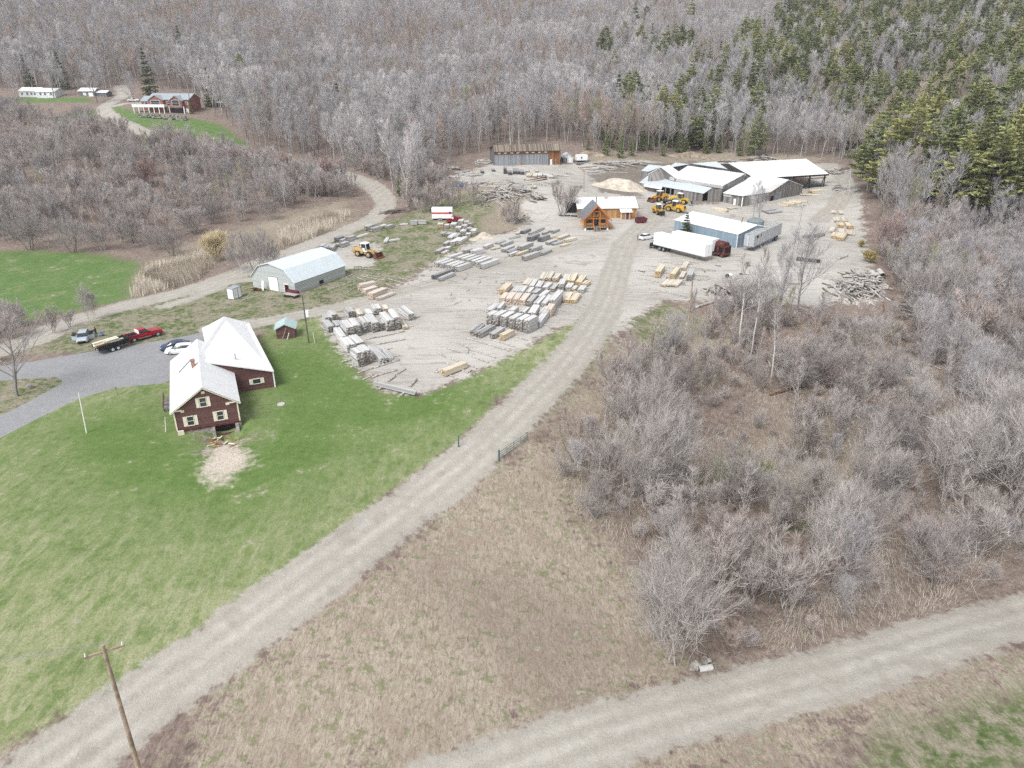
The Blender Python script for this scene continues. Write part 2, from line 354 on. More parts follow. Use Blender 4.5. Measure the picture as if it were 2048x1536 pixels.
field = t.mix(t.math('MULTIPLY', t.maprange(t.math('ADD', t.math('MULTIPLY', mow, .55), t.math('MULTIPLY', nA, .45)), .44, .62), .65), t.ramp(nB, [(.3, (.095,.165,.045)), (.7, (.14,.225,.07))]), (.215,.245,.115))
meadow = t.mix(t.maprange(nM, .40, .56), t.ramp(nB, [(.3, (.075,.12,.036)), (.7, (.16,.20,.07))]), t.ramp(stre, [(.3, (.19,.155,.115)), (.5, (.31,.27,.205)), (.7, (.41,.37,.29))]))
grav = t.ramp(t.math('ADD', t.math('MULTIPLY', nC, .4), t.math('MULTIPLY', nM, .6)), [(.33, (.29,.275,.25)), (.5, (.39,.372,.345)), (.66, (.48,.462,.435))])
grav = t.mix(t.maprange(nD, .42, .62), grav, t.mix(.65, grav, (.51,.495,.47)))
grav = t.mix(t.math('MULTIPLY', t.maprange(t.noise(pos, .16, 4, .7, 1.0), .57, .68), .6), grav, (.25,.225,.19))
rut = t.math('ADD', t.math('MULTIPLY', t.noise(t.coord(scale=(.16,1.5,1), rot=(0,0,-.62)), .8, 4, .6, .5), .5), t.math('MULTIPLY', t.noise(t.coord(scale=(.16,1.4,1), rot=(0,0,.35)), .8, 4, .6, .5), .5))
grav = t.mix(t.math('MULTIPLY', t.maprange(rut, .50, .60), .5), grav, (.50,.485,.455)); grav = t.mix(t.math('MULTIPLY', t.maprange(rut, .47, .38), .55), grav, (.255,.235,.205))
grav = t.mix(1.0, grav, (.97,.955,.925), 'MULTIPLY')
mud = t.ramp(nB, [(.3, (.13,.112,.095)), (.7, (.26,.225,.185))])
rd = t.mix(t.math('MULTIPLY', t.attr('track').outputs['Fac'], t.maprange(nA, .36, .60, .25, .95)), t.ramp(t.math('ADD', t.math('MULTIPLY', nC, .5), t.math('MULTIPLY', nM, .5)), [(.35, (.29,.27,.24)), (.65, (.40,.38,.345))]), t.ramp(nB, [(.3, (.40,.38,.345)), (.7, (.50,.48,.445))]))
rd = t.mix(t.math('MULTIPLY', t.maprange(nA, .55, .68), .5), rd, (.255,.235,.205)); rd = t.mix(1.0, rd, (.97,.955,.925), 'MULTIPLY')
asph = t.ramp(t.math('ADD', t.math('MULTIPLY', nC, .3), t.math('MULTIPLY', nM, .7)), [(.3, (.215,.215,.22)), (.55, (.275,.275,.28)), (.75, (.345,.345,.345))])
moss = t.ramp(nB, [(.3, (.05,.055,.03)), (.5, (.14,.145,.075)), (.7, (.26,.25,.19))])
litter = t.mix(1.0, litter, (.93,.90,.86), 'MULTIPLY'); straw = t.mix(t.math('MULTIPLY', t.maprange(nD, .45, .62), .35), straw, (.20,.165,.14)); straw = t.mix(1.0, straw, (.87,.83,.77), 'MULTIPLY'); lawn = t.mix(1.0, lawn, (.84,.84,.80), 'MULTIPLY'); field = t.mix(1.0, field, (.84,.86,.86), 'MULTIPLY'); meadow = t.mix(1.0, meadow, (.80,.82,.80), 'MULTIPLY')
c = litter
c = t.mix(soft('straw', nM, .35, .65, 3.2), c, straw)
c = t.mix(soft('meadow', nM, .35, .65, 3.2), c, meadow)
c = t.mix(soft('moss', nM, .4, .6, 3.0), c, moss)
c = t.mix(soft('field', nM, .2, .75, 2.6), c, field)
c = t.mix(soft('lawn', nM, .25, .72, 2.4), c, lawn)
c = t.mix(soft('island', nM, .4, .6, .5), c, meadow)
c = t.mix(soft('gravel', nM, .28, .70, 3.0), c, grav)
c = t.mix(soft('dirt', nM, .35, .65, 3.2), c, mud)
c = t.mix(soft('chips', nM, .2, .85, 2.4), c, t.ramp(nC, [(.35, (.36,.31,.25)), (.65, (.56,.50,.43))]))
c = t.mix(soft('road', nM, .22, .72, 2.6), c, rd)
c = t.mix(soft('asphalt', nM, .42, .58, .25), c, asph)
st = t.attr('stream').outputs['Fac']
c = t.mix(t.maprange(t.math('ADD', st, t.math('MULTIPLY', nB, 1.4)), 1.45, 1.75), c, (.09,.09,.085))
t.bump(t.math('ADD', t.math('MULTIPLY', stre, .5), t.math('ADD', t.math('MULTIPLY', nC, .25), t.math('MULTIPLY', nB, .5))), .55, .25)
t.b.inputs['Specular IOR Level'].default_value = .12
MG = t.done(c, .95)
# worn, yellowish lawn towards the lower left and along the yard
core = np.array([G(*q)[:2] for q in ((230,860),(300,930),(460,960),(600,900),(640,790),(580,720),(740,830),(860,800))])
dc, _ = ldist(PX, core); worn = np.clip((dc-3)/22, 0, 1)**.65
att.update(road=road, track=track, stream=stream, worn=worn)
# split the one sheet into its grounds along the zone borders (they share their border points)
fc = PX[Fq[:, :3:2]].mean(1)
names = ['woodland_floor','dry_meadow','hay_field','lawn','gravel_yard','road','driveway']
def favg(a): return a[Fq].mean(1)
idx = np.zeros(len(Fq), int)
idx[np.maximum(favg(att['straw']), favg(att['meadow'])) > .5] = 1
idx[favg(att['field']) > .5] = 2
idx[np.maximum(favg(att['lawn']), favg(att['island'])) > .5] = 3
idx[favg(att['gravel']) > .5] = 4
idx[favg(road) > .5] = 5
idx[favg(att['asphalt']) > .5] = 6
for i, nm in enumerate(names):
    fs = Fq[idx == i]; used, inv = np.unique(fs, return_inverse=True)
    me = np_mesh(nm, GV[used], inv.reshape(-1, 4), MG, smooth=True)
    for k, a in att.items():
        x = me.attributes.new(k, 'FLOAT', 'POINT'); x.data.foreach_set('value', np.asarray(a[used], np.float32))
    o = bpy.data.objects.new(nm, me); COL.objects.link(o); tag(o, kind='structure')
# ------------------------------------------------------------------ materials
def mat_metal_roof(name, col, rust=0.0, axis='x', pitch=.35):
    t = NT(name); tc = t.n('ShaderNodeTexCoord'); sp = t.n('ShaderNodeSeparateXYZ'); t.l(tc.outputs['Object'], sp.inputs[0])
    u = sp.outputs[0 if axis == 'x' else 1]
    fr = t.math('FRACT', t.math('DIVIDE', u, pitch)); rib = t.math('LESS_THAN', fr, .12)
    n = t.noise(t.coord(scale=(1,1,1)), .8, 5, .6)
    c = t.ramp(n, [(.3, tuple(.90*x for x in col)), (.7, col)])
    sh = t.math('FLOOR', t.math('DIVIDE', u, pitch*3)); wn = t.n('ShaderNodeTexWhiteNoise', noise_dimensions='1D'); t.l(sh, wn.inputs['W'])
    c = t.mix(t.math('MULTIPLY', wn.outputs['Value'], .14), c, tuple(.75*x for x in col))
    if rust:
        r = t.noise(t.coord(scale=(2.5,.5,.5) if axis == 'x' else (.5,2.5,.5)), 1.1, 6, .72)
        c = t.mix(t.math('MULTIPLY', t.maprange(r, .60-.08*rust, .74), .85), c, (.24,.12,.075))
    t.bump(rib, .5, .03)
    return t.done(c, .42, .0)
def mat_clap(name, cols, step=.13, rough=.75):
    t = NT(name); tc = t.n('ShaderNodeTexCoord'); sp = t.n('ShaderNodeSeparateXYZ'); t.l(tc.outputs['Object'], sp.inputs[0])
    v = t.math('DIVIDE', sp.outputs[2], step); fr = t.math('FRACT', v); fl = t.math('FLOOR', v)
    wn = t.n('ShaderNodeTexWhiteNoise', noise_dimensions='1D'); t.l(fl, wn.inputs['W'])
    n = t.noise(t.coord(scale=(.5,.5,6)), 1.6, 6, .7)
    f = t.math('ADD', t.math('MULTIPLY', wn.outputs['Value'], .4), t.math('MULTIPLY', n, .6))
    c = t.ramp(f, [(.25, cols[0]), (.75, cols[1])])
    c = t.mix(t.math('MULTIPLY', t.math('LESS_THAN', fr, .16), .6), c, tuple(.3*x for x in cols[0]))
    t.bump(fr, .6, .03)
    return t.done(c, rough)
def mat_glass(name='window_glass', col=(.02,.025,.03)):
    t = NT(name); t.b.inputs['Specular IOR Level'].default_value = .6
    return t.done(t.ramp(t.noise(t.coord(), 1.5, 2), [(.35, col), (.7, tuple(2.2*x for x in col))]), .08)
def mat_brick(name, a, b):
    t = NT(name); x = t.n('ShaderNodeTexBrick'); x.inputs['Color1'].default_value = (*a,1); x.inputs['Color2'].default_value = (*b,1); x.inputs['Mortar'].default_value = (.32,.28,.25,1)
    x.inputs['Scale'].default_value = 3.2; x.inputs['Mortar Size'].default_value = .012
    t.l(t.coord(rot=(math.pi/2,0,0)), x.inputs['Vector']); n = t.noise(t.coord(), 1.0, 4)
    return t.done(t.mix(t.math('MULTIPLY', n, .5), x.outputs[0], tuple(.6*q for q in a)), .85)
M = dict(
 white_roof=mat_metal_roof('white_roof', (.84,.84,.84)), white_roof_y=mat_metal_roof('white_roof_along', (.84,.84,.84), axis='y'),
 rusty_roof=mat_metal_roof('rusty_white_roof', (.76,.76,.75), 1.0), tin_roof=mat_metal_roof('tin_roof', (.52,.57,.59), .3), blue_roof=mat_metal_roof('pale_blue_roof', (.53,.585,.61), .25),
 gambrel_roof=mat_metal_roof('blue_white_roof', (.64,.70,.73), axis='y'), gray_roof=mat_metal_roof('slate_grey_roof', (.165,.178,.195)), house_roof=mat_metal_roof('blue_grey_roof', (.33,.37,.40)), aqua_roof=mat_metal_roof('aqua_roof', (.42,.54,.54), axis='y'),
 barn=mat_boards('weathered_boards', [(.09,.085,.082), (.18,.172,.165), (.27,.258,.245)], 'xy', .28), barn_dark=mat_boards('dark_boards', [(.075,.075,.08), (.15,.15,.155), (.20,.20,.205)], 'xy', .3),
 slide_door=mat_boards('grey_door_boards', [(.15,.16,.17), (.24,.255,.27), (.31,.325,.34)], 'xy', .3), rust_boards=mat_boards('rusty_brown_boards', [(.10,.04,.018), (.24,.10,.04), (.30,.15,.07)], 'xy', .25),
 old_shingle=mat_boards('old_board_roof', [(.06,.052,.045), (.15,.125,.10), (.27,.225,.175)], 'x', .33), pine_boards=mat_boards('orange_pine_boards', [(.24,.115,.045), (.40,.22,.09), (.52,.32,.15)], 'xy', .3),
 cabin_boards=mat_boards('honey_pine_boards', [(.52,.29,.105), (.64,.38,.15), (.72,.46,.21)], 'xy', .25), timber=mat_plain('orange_timber', (.43,.135,.035), .6, 0, .2, 4), rail=mat_plain('orange_rail', (.50,.20,.045), .6, 0, .2, 4),
 maroon=mat_clap('maroon_clapboard', [(.115,.056,.053), (.19,.10,.096)]), cream=mat_plain('cream_paint', (.72,.69,.56), .55, 0, .06), white=mat_plain('white_paint', (.80,.80,.79), .5, 0, .06, 1.5), white_clap=mat_clap('white_clapboard', [(.62,.63,.64), (.76,.77,.78)], .2),
 metal_clap=mat_clap('grey_metal_siding', [(.40,.43,.43), (.50,.53,.52)], .3, .5), blue_wall=mat_boards('blue_grey_steel', [(.20,.265,.32), (.26,.335,.395)], 'xy', .4, .5), trailer=mat_boards('white_trailer_skin', [(.74,.75,.75), (.82,.83,.83)], 'xy', 1.2, .4),
 silver=mat_boards('silver_trailer_skin', [(.36,.38,.40), (.52,.54,.56)], 'xy', .6, .45), silver_top=mat_plain('dirty_trailer_top', (.36,.36,.35), .7, 0, .35, 1.2),
 stone=mat_plain('fieldstone', (.30,.28,.25), .9, 0, .4, 2.5), concrete=mat_plain('concrete', (.45,.44,.42), .9, 0, .15), brick=mat_brick('red_brick', (.27,.095,.06), (.36,.15,.10)), redbrick_wall=mat_brick('house_brick', (.25,.10,.07), (.31,.135,.10)), chimney=mat_brick('chimney_brick', (.30,.16,.12), (.38,.24,.19)),
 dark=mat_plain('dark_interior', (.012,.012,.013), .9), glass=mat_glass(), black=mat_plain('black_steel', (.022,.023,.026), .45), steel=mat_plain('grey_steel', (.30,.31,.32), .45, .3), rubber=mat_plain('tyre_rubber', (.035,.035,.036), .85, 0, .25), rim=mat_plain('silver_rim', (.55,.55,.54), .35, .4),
 yellow=mat_plain('loader_yellow', (.52,.31,.035), .55, 0, .18, 2), yellow_new=mat_plain('bright_loader_yellow', (.55,.37,.05), .55, 0, .2, 2), orange_new=mat_plain('orange_loader_yellow', (.55,.30,.05), .55, 0, .2, 2), yellow_old=mat_plain('faded_loader_yellow', (.46,.32,.15), .7, 0, .25, 2), rust=mat_plain('rust', (.16,.07,.04), .85, 0, .4, 4),
 red=mat_plain('red_car_paint', (.33,.018,.03), .28, 0, .06), blue_car=mat_plain('navy_car_paint', (.03,.05,.10), .25, 0, .1), silver_car=mat_plain('silver_blue_car_paint', (.40,.46,.50), .3, .1, .06), white_car=mat_plain('white_car_paint', (.74,.75,.76), .3, 0, .04), maroon_steel=mat_plain('maroon_steel', (.12,.025,.035), .6, 0, .25), dullred=mat_plain('dull_red_steel', (.11,.034,.031), .8, 0, .5, 2), red_stripe=mat_plain('red_stripe', (.50,.05,.045), .5, 0, .1), green_steel=mat_plain('dark_green_steel', (.02,.06,.045), .6), green_gate=mat_plain('green_gate_paint', (.06,.12,.11), .6),
 pole=mat_plain('pole_wood', (.34,.27,.20), .9, 0, .3, 1.5), pole_pale=mat_plain('grey_pole_wood', (.50,.48,.45), .9, 0, .2, 1.5), log=mat_plain('grey_log', (.40,.375,.345), .9, 0, .3, 2.5), log_dark=mat_plain('dark_log', (.14,.12,.105), .9, 0, .4, 2.5), wire=mat_plain('wire', (.26,.26,.25), .6),
 lumber=mat_tint('lumber', .85, .22, (3,3,3)), sawdust=mat_plain('sawdust', (.52,.46,.38), .95, 0, .25, .6), dirt_tan=mat_plain('dirt_tan', (.27,.22,.165), .95, 0, .4, .5), sawdust_pale=mat_plain('pale_sawdust', (.60,.50,.39), .95, 0, .2, .8), skin=mat_plain('skin', (.40,.25,.19), .6), cloth_dark=mat_plain('dark_clothes', (.045,.055,.06), .9), cloth_grey=mat_plain('grey_clothes', (.16,.15,.15), .9), cloth_blue=mat_plain('blue_clothes', (.18,.26,.36), .9), plastic_white=mat_plain('white_plastic', (.75,.76,.77), .5), lamp_red=mat_plain('red_lens', (.40,.02,.02), .3), lamp_clear=mat_plain('clear_lens', (.65,.66,.66), .2), tarp=mat_plain('dark_tarp', (.20,.24,.25), .7, 0, .3), blue_steel=mat_plain('blue_steel', (.06,.13,.24), .6, 0, .3, 2))
# ------------------------------------------------------------------ building helpers
class Frame:
    """local frame on the ground: origin at A, x towards B, y away from the camera"""
    def __init__(s, A, B, z=None):
        s.A = np.array(A, float); s.B = np.array(B, float); d = s.B[:2]-s.A[:2]; s.W = float(np.hypot(*d)); s.rz = math.atan2(d[1], d[0])
        if z is None: z = min(s.A[2], s.B[2])
        s.A[2] = z; s.c, s.s = math.cos(s.rz), math.sin(s.rz)
    def L(s, p):
        x, y = p[0]-s.A[0], p[1]-s.A[1]; return (x*s.c+y*s.s, -x*s.s+y*s.c, p[2]-s.A[2])
    def P(s, px, py, h):                       # pixel + height above the frame's base -> local
        return s.L(atz(px, py, s.A[2]+h))
    def root(s, name, label, cat, group=None):
        return tag(empty(name, s.A, s.rz), label, cat, group)
def ground_frame(a, b): return Frame(G(*a), G(*b))
def slab(mb, pts, th=.14):
    p = [Vector(q) for q in pts]; n = (p[1]-p[0]).cross(p[2]-p[0]).normalized()
    if n.z < 0: n = -n
    k = len(mb.v); m = len(p); mb.v += [tuple(q) for q in p] + [tuple(q-n*th) for q in p]
    mb.f.append(tuple(range(k, k+m))); mb.f.append(tuple(reversed(range(k+m, k+2*m)))); mb.c += [mb.col]*2
    for i in range(m):
        j = (i+1) % m; mb.f.append((k+i, k+m+i, k+m+j, k+j)); mb.c.append(mb.col)
    return mb
def gable(root, x0, x1, y0, y1, e, r, wall, roof, axis='x', ov=.4, base=-1.2, rp=.5, th=.14, wname='wall', rname='roof', e2=None):
    """walls + two roof slabs; axis = direction of the ridge"""
    e2 = e if e2 is None else e2; w = MB()
    if axis == 'x':
        m = y0+(y1-y0)*rp; w.prism([(y0,base),(y0,e),(m,r),(y1,e2),(y1,base)], x0, x1, 'x'); q = MB(); s1 = (r-e)/(m-y0); s2 = (r-e2)/(y1-m); zt = th+.02
        slab(q, [(x0-ov,y0-ov,e-ov*s1+zt),(x1+ov,y0-ov,e-ov*s1+zt),(x1+ov,m,r+zt),(x0-ov,m,r+zt)], th); slab(q, [(x1+ov,y1+ov,e2-ov*s2+zt),(x0-ov,y1+ov,e2-ov*s2+zt),(x0-ov,m+.003,r+zt),(x1+ov,m+.003,r+zt)], th)
    else:
        m = x0+(x1-x0)*rp; w.prism([(x0,base),(x0,e),(m,r),(x1,e2),(x1,base)], y0, y1, 'y'); q = MB(); s1 = (r-e)/(m-x0); s2 = (r-e2)/(x1-m); zt = th+.02
        slab(q, [(x0-ov,y0-ov,e-ov*s1+zt),(m,y0-ov,r+zt),(m,y1+ov,r+zt),(x0-ov,y1+ov,e-ov*s1+zt)], th); slab(q, [(x1+ov,y0-ov,e2-ov*s2+zt),(x1+ov,y1+ov,e2-ov*s2+zt),(m+.003,y1+ov,r+zt),(m+.003,y0-ov,r+zt)], th)
    return w.build(wname, wall, root), q.build(rname, roof, root)
def window(root, c, w, h, face='-y', frame='cream', shut=None, split=True, glass='glass'):
    """c = centre on the wall plane"""
    g = MB(); f = MB(); x, y, z = c
    def bx(mb, u0, u1, z0, z1, o0, o1):        # u along the wall, o outwards
        if face == '-y': mb.span(x+u0, x+u1, y-o1, y-o0, z+z0, z+z1)
        elif face == 'x': mb.span(x+o0, x+o1, y+u0, y+u1, z+z0, z+z1)
        elif face == '-x': mb.span(x-o1, x-o0, y+u0, y+u1, z+z0, z+z1)
    bx(g, -w/2, w/2, -h/2, h/2, -.05, .03)
    t = min(.12, w*.12)
    bx(f, -w/2-t, w/2+t, h/2, h/2+t, -.05, .08); bx(f, -w/2-t, w/2+t, -h/2-t, -h/2, -.05, .10); bx(f, -w/2-t, -w/2, -h/2, h/2, -.05, .07); bx(f, w/2, w/2+t, -h/2, h/2, -.05, .07)
    if split: bx(f, -w/2, w/2, -t*.3, t*.3, .0, .06)
    o = g.build('window', M[glass], root); f.build('frame', M[frame], o)
    if shut:
        for sgn in (-1, 1):
            q = MB(); a = sgn*(w/2+t+.03); b = a+sgn*shut; bx(q, min(a,b), max(a,b), -h/2-t, h/2+t, -.05, .05); q.build('shutter', M['cream'], o)
    return o
def door(root, c, w, h, face='-y', mat='red', frame='white', handle=True):
    x, y, z = c; d = MB(); f = MB()
    def bx(mb, u0, u1, z0, z1, o0, o1):
        if face == '-y': mb.span(x+u0, x+u1, y-o1, y-o0, z+z0, z+z1)
        elif face == 'x': mb.span(x+o0, x+o1, y+u0, y+u1, z+z0, z+z1)
        else: mb.span(x-o1, x-o0, y+u0, y+u1, z+z0, z+z1)
    bx(d, -w/2, w/2, 0, h, -.05, .04); o = d.build('door', M[mat], root)
    bx(f, -w/2-.1, -w/2, 0, h+.1, -.05, .07); bx(f, w/2, w/2+.1, 0, h+.1, -.05, .07); bx(f, -w/2, w/2, h, h+.1, -.05, .07); f.build('frame', M[frame], o)
    if handle: q = MB(); bx(q, w/2-.16, w/2-.08, .95, 1.05, .04, .1); q.build('handle', M['steel'], o)
    return o

# ------------------------------------------------------------------ maroon farmhouse
fr = Frame(atz(355,868,0), atz(482,846,0)); W = fr.W; Dm = 18.0
house = fr.root('farmhouse', 'maroon clapboard farmhouse with bright white metal roof and cream shutters, beside the paved drive', 'house')
eL, rd = 3.15, 5.75
gable(house, 0, W, 0, Dm, eL, rd, M['maroon'], M['white_roof_y'], 'y', .35, base=.25)
b = MB(); b.span(-.03, 4.40, -.03, Dm+.03, -2.6, .246); b.span(6.85, W+.03, -.03, Dm+.03, -2.6, .246); b.span(4.40, 6.85, 1.6, Dm+.03, -2.6, .246); b.build('foundation', M['stone'], house)
for x in (-.02, W-.14): q = MB(); q.span(x, x+.16, -.05, .1, .25, eL-.05); q.build('corner_board', M['cream'], house)
for x in (.62, W-.62): q = MB(); q.box((x, -.10, eL+.0), (.75, .24, .14)); q.build('eave_return', M['cream'], house)
q = MB()
for x0, z0, x1, z1 in ((-.35, eL-.24, W/2, rd), (W/2, rd, W+.35, eL-.24)): q.beam((x0,-.30,z0+.02), (x1,-.30,z1+.02), .1, .2)
q.build('rake_board', M['cream'], house)
window(house, (W*.235, 0, 1.50), .72, 1.15, shut=.36); window(house, (W*.70, 0, 1.55), .72, 1.15, shut=.36); window(house, (W*.475, 0, 3.75), .72, 1.15, shut=.36)
for x, z in ((W*.5, 5.05), (W*.14, 2.95), (W*.84, 3.02)): q = MB(); q.span(x-.2, x+.2, -.05, .05, z-.16, z+.16); q.build('vent', M['cream'], house)
q = MB(); q.span(-.02, W+.02, -.13, -.04, .22, .42); q.build('sill_beam', M['dullred'], house)
# cellar opening: stone jambs, dark hole, maroon boards
q = MB(); q.span(4.42, 6.83, .35, 1.5, -2.5, .20); q.build('cellar_opening', M['dark'], house)
q = MB(); q.span(4.42, 6.83, -.12, .0, -2.4, -.95); q.build('cellar_boards', M['maroon'], house)
for x0, x1 in ((4.05, 4.40), (6.85, 7.25)):
    q = MB(); q.prism([(-1.1,-2.5),(-.05,-2.5),(-.05,.18),(-.4,.18)], x0, x1, 'x'); q.build('stone_jamb', M['stone'], house)
q = MB(); q.box((.45,-.45,-.05), (.72,.12,1.35), rx=.12); tag(q.build('loose_panel', M['cream'], house))
# chimney and roof window on the left slope
sl_ = (rd-eL)/(W/2)
q = MB(); q.span(W*.36, W*.36+.5, 8.3, 8.9, 3.8, 6.3); ch = q.build('chimney', M['chimney'], house); q = MB(); q.span(W*.36-.06, W*.36+.56, 8.24, 8.96, 6.3, 6.42); q.build('cap', M['chimney'], ch)
q = MB(); slab(q, [(.9,10.6,eL+.9*sl_+.30),(2.5,11.6,eL+2.5*sl_+.30),(2.5,12.0,eL+2.5*sl_+.30),(.9,11.0,eL+.9*sl_+.30)], .12); q.build('roof_hatch', M['steel'], house)
# rear wing under its own long white roof
def PL(px, py, z): return fr.P(px, py, z)
R1 = PL(389,721,5.85); REf = PL(548,742,2.6); REb = PL(498,645.5,2.6); RB = PL(448.6,633,4.95); LEb = PL(404,657,2.8); LEf = PL(410,685,2.8)
q = MB(); slab(q, [R1, REf, REb, RB], .16); slab(q, [R1, RB, LEb, LEf], .16); q.build('wing_roof', M['white_roof'], house)
def down(p, z=-.6): return (p[0], p[1], z)
def inset(p, q, k): return tuple(p[i]+(q[i]-p[i])*k for i in range(3))
cx_ = tuple(sum(p[i] for p in (R1,REf,REb,RB,LEb,LEf))/6 for i in range(3))
pts = []
for p in (R1, REf, REb, RB, LEb, LEf):
    s_ = inset(p, cx_, .025); pts.append((s_[0], s_[1], p[2]-.12))
q = MB()
for a, b in zip(pts, pts[1:]+pts[:1]): q.poly([down(a), down(b), b, a])
wing = q.build('wing_wall', M['maroon'], house)
d_ = Vector(pts[1])-Vector(pts[0]); d_.z = 0; ang = math.atan2(d_.y, d_.x)
wc = Vector(pts[1]) - d_.normalized()*2.35; wn_ = Vector((d_.y, -d_.x, 0)).normalized()
we = empty('wing_window', (wc.x+wn_.x*.02, wc.y+wn_.y*.02, 1.35), ang); we.parent = house
g = MB(); g.box((0,-.02,0), (.95,.08,.62)); o = g.build('pane', M['glass'], we)
q = MB()
for x in (-.58,.58): q.box((x,-.03,0), (.14,.1,.78))
for z in (-.37,.37): q.box((0,-.03,z), (1.02,.1,.10))
q.build('frame', M['cream'], we)
for x in (-.83,.83): q = MB(); q.box((x,-.03,0), (.34,.08,.8)); q.build('shutter', M['cream'], we)
q = MB(); c_ = Vector(pts[1]); q.beam((c_.x, c_.y-.02, -.3), (c_.x, c_.y-.02, 2.5), .18, .18, (0,1,0)); q.build('corner_board', M['white'], house)
vp = PL(470,712,4.6); q = MB(); q.tube((vp[0],vp[1],3.2), (vp[0],vp[1],4.75), .07, .07, 8); q.tube((vp[0],vp[1],4.75), (vp[0],vp[1],4.85), .18, .12, 8); q.tube((vp[0]-.25,vp[1],4.05), (vp[0]+.25,vp[1],4.05), .12,.12, 6); q.build('vent_pipe', M['steel'], house)
q = MB(); q.span(-1.6, -.02, 7.5, 11.5, .1, .35); q.build('porch_deck', M['barn'], house)
q = MB()
for y in (7.5, 8.8, 10.2, 11.4): q.box((-1.55, y, .65), (.1,.1,1.0))
q.span(-1.6, -1.5, 7.5, 11.5, 1.1, 1.2); q.build('porch_rail', M['maroon'], house)
# scrap wood before the cellar, woodchips, post
g0 = G(445,884)
for i in range(16):
    p = G(445+random.uniform(-26,30), 884+random.uniform(-7,10)); q = MB(); L_ = random.uniform(.7,1.7)
    q.box((0,0,.08+.08*random.random()), (L_, random.uniform(.1,.25), .07), rz=random.uniform(0,3.1), ry=random.uniform(-.25,.25)); q.col = (1,1,1)
    o = q.build('scrap_board', M['pine_boards'] if i % 3 else M['cream']); o.location = p
    tag(o, 'short raw scrap board in the loose heap before the farmhouse cellar opening', 'board', 'scrap boards before the cellar')

# ------------------------------------------------------------------ small maroon shed
fr = ground_frame((554,678), (591,675.5)); sh = fr.root('garden_shed', 'small maroon shed with pale aqua metal roof at the edge of the lawn', 'shed')
gable(sh, 0, fr.W, 0, 3.1, 1.75, 2.5, M['maroon'], M['aqua_roof'], 'y', .3)
q = MB(); q.beam((.9,-.45,.05), (1.75,-.12,1.9), .09, .09); tag(q.build('leaning_pole', M['pole'], sh))
lad = tag(empty('step_ladder', tuple(G(578,677.5)), .4), 'small white step ladder leaning on the maroon shed', 'ladder'); 
for k, y in enumerate((-.12,.12)): q = MB(); q.beam((-.35,y-.3,0), (.1,y-.3,1.15), .06,.05); q.build('rail', M['white'], lad)
for k in range(4): q = MB(); q.box((-.27+.1*k,-.3,.2+.26*k), (.1,.3,.05)); q.build('rung', M['white'], lad)

# ------------------------------------------------------------------ gambrel barn
fr = ground_frame((507,574), (591.5,588)); gb = fr.root('gambrel_barn', 'grey metal gambrel barn with pale blue roof and tall white door', 'barn'); W = fr.W
Lb = fr.L(G(678.7,549.5))[0:2]; D = Lb[1]; 
e_, k_, r_ = 2.55, 4.75, 5.6
prof = [(0,-1),(0,e_),(W*.19,k_),(W*.46,r_),(W*.80,k_),(W,e_),(W,-1)]
q = MB(); q.prism(prof, 0, D, 'y'); q.build('wall', M['metal_clap'], gb)
top = [(-.25,e_-.22),(W*.19-.05,k_+.1),(W*.46,r_+.12),(W*.80+.05,k_+.1),(W+.25,e_-.22)]
for i in range(4):
    q = MB(); (xa,za),(xb,zb) = top[i], top[i+1]; slab(q, [(xa,-.3,za+.06),(xb,-.3,zb+.06),(xb,D+.3,zb+.06),(xa,D+.3,za+.06)], .1); q.build('roof_panel', M['gambrel_roof'], gb)
door(gb, (W*.505, 0, 0), 2.5, 2.9, mat='white', frame='steel', handle=False)
door(gb, (W*.80, 0, 0), .85, 1.75, mat='dark', frame='white', handle=False)
q = MB(); q.span(W*.80+.46, W*.80+.56, -.75, -.05, .05, 1.75); q.build('open_door_leaf', M['maroon_steel'], gb)
q = MB(); q.span(W-.1, W+.22, D*.46, D*.46+1.1, .35, 1.05); q.build('wall_fan', M['black'], gb)
pp = [('leaning_panel', 'narrow white panel leaning beside the tall barn door', 'panel', (527,581), (.6,.12,2.1), 'white', .15)]
for n_, l_, c_, px_, d_, m_, rx_ in pp:
    q = MB(); q.box((0,0,d_[2]/2), d_, ry=.2); o = q.build(n_, M[m_]); o.location = G(*px_); o.rotation_euler.z = fr.rz; tag(o, l_, c_)
q = MB()
for k in range(5): q.box((random.uniform(-1,1), random.uniform(-.3,.3), .15+.12*k), (random.uniform(.8,1.8), .5, .12), rz=random.uniform(-.4,.4))
o = q.build('scrap_heap', M['rust']); o.location = G(514,581); tag(o, 'low heap of rusty scrap against the barn front', 'scrap heap')
rt = tag(empty('flatbed_cart', tuple(G(583,594)), fr.rz), 'low rusty flatbed cart parked before the grey gambrel barn', 'cart')
q = MB(); q.box((0,0,.62), (3.2,1.3,.14)); q.build('bed', M['log'], rt)
for x in (-1.2,1.2):
    for y in (-.6,.6): q = MB(); q.disc((x,y,.28), (0,1,0), .28, .16, 12); q.build('wheel', M['rubber'], rt)
q = MB(); q.box((-.2,.8,.75), (2.6,.7,.75)); tag(q.build('load_box', M['maroon_steel'], rt))

